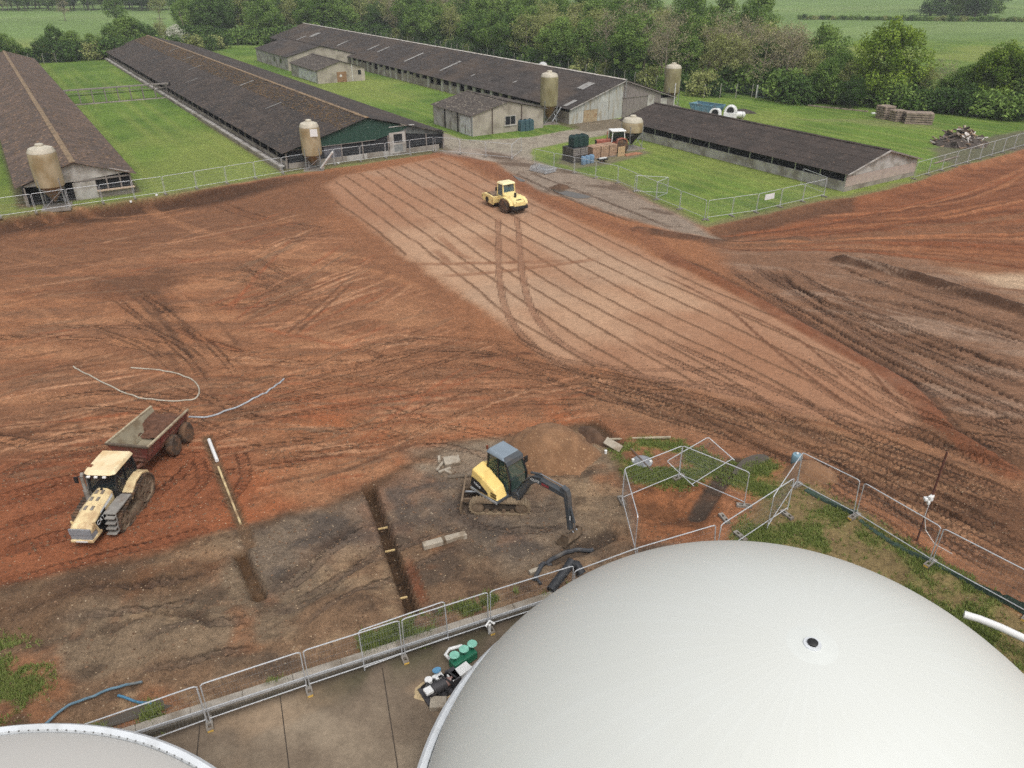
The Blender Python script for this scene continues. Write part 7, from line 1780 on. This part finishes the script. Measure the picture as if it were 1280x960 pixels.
for i in range(34):
    shrub(r7.choice(['dark', 'mid', 'dark']), W(127+r7.uniform(0, 14), 96+r7.uniform(0, 20)), r7.uniform(1.0, 2.0), 'behind the pale green field gate', 'shrubs behind the field gate')
for i in range(14):
    shrub(r7.choice(['dark', 'mid']), G(1165+i*6+r7.uniform(-3, 3), 17+r7.uniform(-2, 4)), r7.uniform(1.6, 2.8), 'under the clump on the green field', 'shrubs under the field clump')
# right hand trees
tree('round', G(1098, 131), 14.0, 'towering behind the beam stacks', 'great tree', 0)
for k, u, v, h in (('mid', 1030, 128, 7.5), ('pale', 1058, 130, 8), ('dark', 1062, 135, 5.5), ('mid', 1132, 132, 7.0), ('pale', 1150, 134, 7.5), ('bare', 1175, 132, 8.5), ('mid', 1190, 136, 7.0), ('oak', 1240, 140, 11), ('mid', 1270, 142, 9), ('mid', 1215, 138, 8), ('dark', 1205, 143, 5), ('oak', 1290, 145, 10), ('pale', 1010, 122, 9), ('bare', 985, 112, 12), ('pale', 960, 108, 12), ('bare', 930, 108, 13), ('bare', 905, 106, 13), ('pale', 870, 104, 12), ('mid', 1330, 150, 9), ('pale', 1120, 126, 8), ('mid', 1045, 122, 8)):
    tree('round' if k == 'oak' else k, G(u, v), h, 'in the thicket beyond the right lawn', 'thicket beyond the right lawn')
# ivy clad trunk
# --- far hedge and trees upper left
for i in range(64):
    s = -75+i*2.2; t = 249+r7.uniform(-1, 3)
    if s > 44: t += (s-44)*.5
    shrub(r7.choice(['dark', 'dark', 'mid', 'pale']), W(s, t), r7.uniform(1.0, 1.9), 'in the hedge beyond the brown mossy roof', 'hedge beyond the left lawns')
H1 = 'in the far hedge line beyond the left lawns'
for k, u, v, h in (('dark', 75, 72, 8), ('mid', 95, 74, 7), ('dark', 60, 78, 6), ('mid', 15, 82, 7.5), ('dark', 0, 84, 7), ('mid', 165, 68, 10), ('dark', 175, 66, 9), ('mid', 145, 70, 8), ('pale', 205, 62, 8), ('white', 222, 62, 6.5), ('mid', 120, 72, 6), ('dark', 190, 64, 7), ('bare', 205, 55, 8)):
    tree(k, G(u, v), h, H1, 'far hedge trees')
H2 = 'in the belt of trees behind the pillared house end'
for i in range(44):
    u = 232+i*5.6+r7.uniform(-5, 5); v = 52-abs(u-330)*.03+r7.uniform(-12, 3)
    if u > 440: v = min(v, 34)
    tree(r7.choice(['mid', 'tall', 'dark', 'tall', 'dark', 'mid', 'pale']), G(u, v), r7.uniform(10, 15), H2, 'belt of trees at the lawn end')
tree('white', G(492, 38), 8, 'at the bend of the far road', 'road bend hawthorn')
for i in range(46):
    u = 225+i*5.2; shrub(r7.choice(['dark', 'mid']), G(u, 56-abs(u-330)*.02-max(0, u-400)*.12+r7.uniform(-1, 1)), r7.uniform(1.2, 2.0), 'under the belt of trees behind the pillared house', 'shrubs under the tree belt')
H3 = 'in the distant tree line across the pale field'
for i in range(150):
    u = -60+(i % 75)*5.8+r7.uniform(-4, 4); v = 14-(i//75)*6+r7.uniform(-3, 1)-(i % 75)*.03
    tree(r7.choice(['mid', 'tall', 'dark', 'pale', 'tall']), G(u, v), r7.uniform(11, 17), H3, 'distant tree line')
for k, u, v, h in (('bare', 82, 26, 10), ('mid', 148, 30, 11), ('pale', 200, 24, 12), ('mid', 225, 18, 12), ('bare', 140, 15, 10)):
    tree(k, G(u, v), h, 'standing alone in the pale field beyond the hedge', 'lone field trees')
# far right: field edge trees and hedgerow
for k, u, v, h in (('dark', 1190, 16, 24), ('mid', 1172, 14, 22), ('round', 1207, 19, 22), ('mid', 1232, 14, 20), ('dark', 1218, 21, 15), ('mid', 1250, 10, 20)):
    tree(k, G(u, v), h, 'in the clump on the green field beyond the wood', 'clump in the green field')
for i in range(64):
    u = 1000+i*4.6; shrub(r7.choice(['mid', 'mid', 'dark', 'pale']), G(u, 24+.012*(u-1000)+.5*r7.random()), r7.uniform(.45, .9), 'in the hedgerow across the green field', 'hedgerow across the green field')
for i in range(26):
    u = 900+i*14; tree(r7.choice(['mid', 'tall', 'pale']), G(u, -8+r7.uniform(-3, 1)), r7.uniform(10, 15), 'in the far wood above the green field', 'far wood above the field')
# unused prototypes must not stay at the origin
for L_ in list(PROTO.values())+list(SHR.values()):
    for pr in L_:
        if id(pr) not in USED:
            for c_ in list(pr.children): bpy.data.objects.remove(c_)
            bpy.data.objects.remove(pr)
# --- grass blades and weeds in the near ground
def tufts(name, pts, label, m=LM['grass'], h=(.08, .25), nb=6):
    P = []; T_ = []
    for (x, y, k) in pts:
        z0 = ground_z(x, y)
        for b in range(nb):
            a = rv.random()*6.28; hh = (h[0]+(h[1]-h[0])*rv.random())*k; l = hh*.6; wx, wy = -math.sin(a)*.022*k, math.cos(a)*.022*k
            ox, oy = rv.normal(size=2)*.05
            P += [(x+ox-wx, y+oy-wy, z0-.01), (x+ox+wx, y+oy+wy, z0-.01), (x+ox+math.cos(a)*l, y+oy+math.sin(a)*l, z0+hh)]; T_.append(rv.random())
    me = bpy.data.meshes.new(name); n = len(T_); me.from_pydata(P, [], [(3*i, 3*i+1, 3*i+2) for i in range(n)])
    at_ = me.attributes.new('tint', 'FLOAT', 'FACE'); at_.data.foreach_set('value', np.array(T_, np.float32)); me.materials.append(m)
    o = bpy.data.objects.new(name, me); C.objects.link(o); o['kind'] = 'stuff'; o['label'] = label; o['category'] = 'grass'; return o
def scatter(n, box, test):
    out = []
    while len(out) < n and n > 0:
        n_try = 4000; xs = rv.uniform(box[0], box[1], n_try); ys = rv.uniform(box[2], box[3], n_try)
        jj = np.clip(np.searchsorted(gx, xs)-1, 0, len(gx)-1); ii = np.clip(np.searchsorted(gy, ys)-1, 0, len(gy)-1)
        w = test(ii, jj); keep = rv.random(n_try) < w
        out += [(float(a), float(b), .7+.6*rv.random()) for a, b in zip(xs[keep], ys[keep])]
        if len(out) == 0 and keep.sum() == 0: break
    return out[:n]
gmap = np.clip(w_v*(.05+.95*sst(vn, .43, .66))+w_p*(.2+.8*sst(vn, .3, .6)), 0, 1)*(1-wc)
tufts('verge_grass', scatter(12500, (2, 30, 17, 36), lambda i, j: gmap[i, j]), 'rough green grass on the verge by the big dome', h=(.04, .17))
tufts('kerb_weeds', scatter(2600, (-20, 4, 12, 27), lambda i, j: np.clip(kv[i, j], 0, 1)), 'weeds sprouting along the soil side of the kerb', h=(.08, .28))
tufts('corner_grass', scatter(3000, (-26, -15, 13, 24), lambda i, j: np.clip(w_lgr[i, j], 0, 1)), 'sparse grass on the soil above the low gas cover', h=(.04, .14))
# --- loose stones on the soil
def stones(name, pts, m, label, smin, smax):
    mb = MB(); rr5 = random.Random(3)
    for (x, y, k) in pts:
        s = smin+(smax-smin)*rr5.random()**2; z0 = ground_z(x, y)+s*.2
        v = [Vector((rr5.uniform(.6, 1.2)*d[0], rr5.uniform(.6, 1.2)*d[1], rr5.uniform(.5, .9)*d[2]))*s for d in ((1, 0, 0), (-1, 0, 0), (0, 1, 0), (0, -1, 0), (0, 0, 1), (0, 0, -1))]
        mb.add([(p[0]+x, p[1]+y, p[2]+z0) for p in v], [(0, 2, 4), (2, 1, 4), (1, 3, 4), (3, 0, 4), (2, 0, 5), (1, 2, 5), (3, 1, 5), (0, 3, 5)], rr5.random())
    o = mb.build(name, m, kind='stuff', label=label); return o
smap = np.clip(w_works*1.0+sst(fr, -1, 1)*.35+sst(redz, -1, 1)*.5+sst(redz2, -1, 1)*.5, 0, 1)*(1-wc)
stones('loose_stones', scatter(4200, (-28, 26, 13, 44), lambda i, j: smap[i, j]), mat('flint', lin(158, 138, 112), .9, var=.3, scale=20, tint=.35), 'pale flints scattered over the dug soil', .01, .045)
clods = scatter(9000, (-28, 30, 13, 48), lambda i, j: np.clip(smap[i, j]+.2*w_dirt[i, j], 0, 1)*(1-wc[i, j]))
stones('soil_clods', clods, mat('soil_clod', lin(112, 88, 68), 1, var=.3, scale=6, tint=.35), 'small clods of soil scattered over the worked ground', .015, .085)
for o_ in bpy.data.objects:
    if 'baked' in o_: del o_['baked']
# ================================================================== HAZE
hz_o = MB().bb(-1750, 1750, -850, 2650, -2.2, 34).build('haze', bpy.data.materials.new('haze_air'))
hz_o['kind'] = 'stuff'
hm = hz_o.data.materials[0]; hm.use_nodes = True; hn = hm.node_tree; hn.nodes.remove(hn.nodes['Principled BSDF'])
pv = hn.nodes.new('ShaderNodeVolumePrincipled'); pv.inputs['Color'].default_value = (.86, .90, .94, 1); pv.inputs['Density'].default_value = .0003; pv.inputs['Anisotropy'].default_value = 0.0
hn.links.new(pv.outputs[0], hn.nodes['Material Output'].inputs['Volume'])
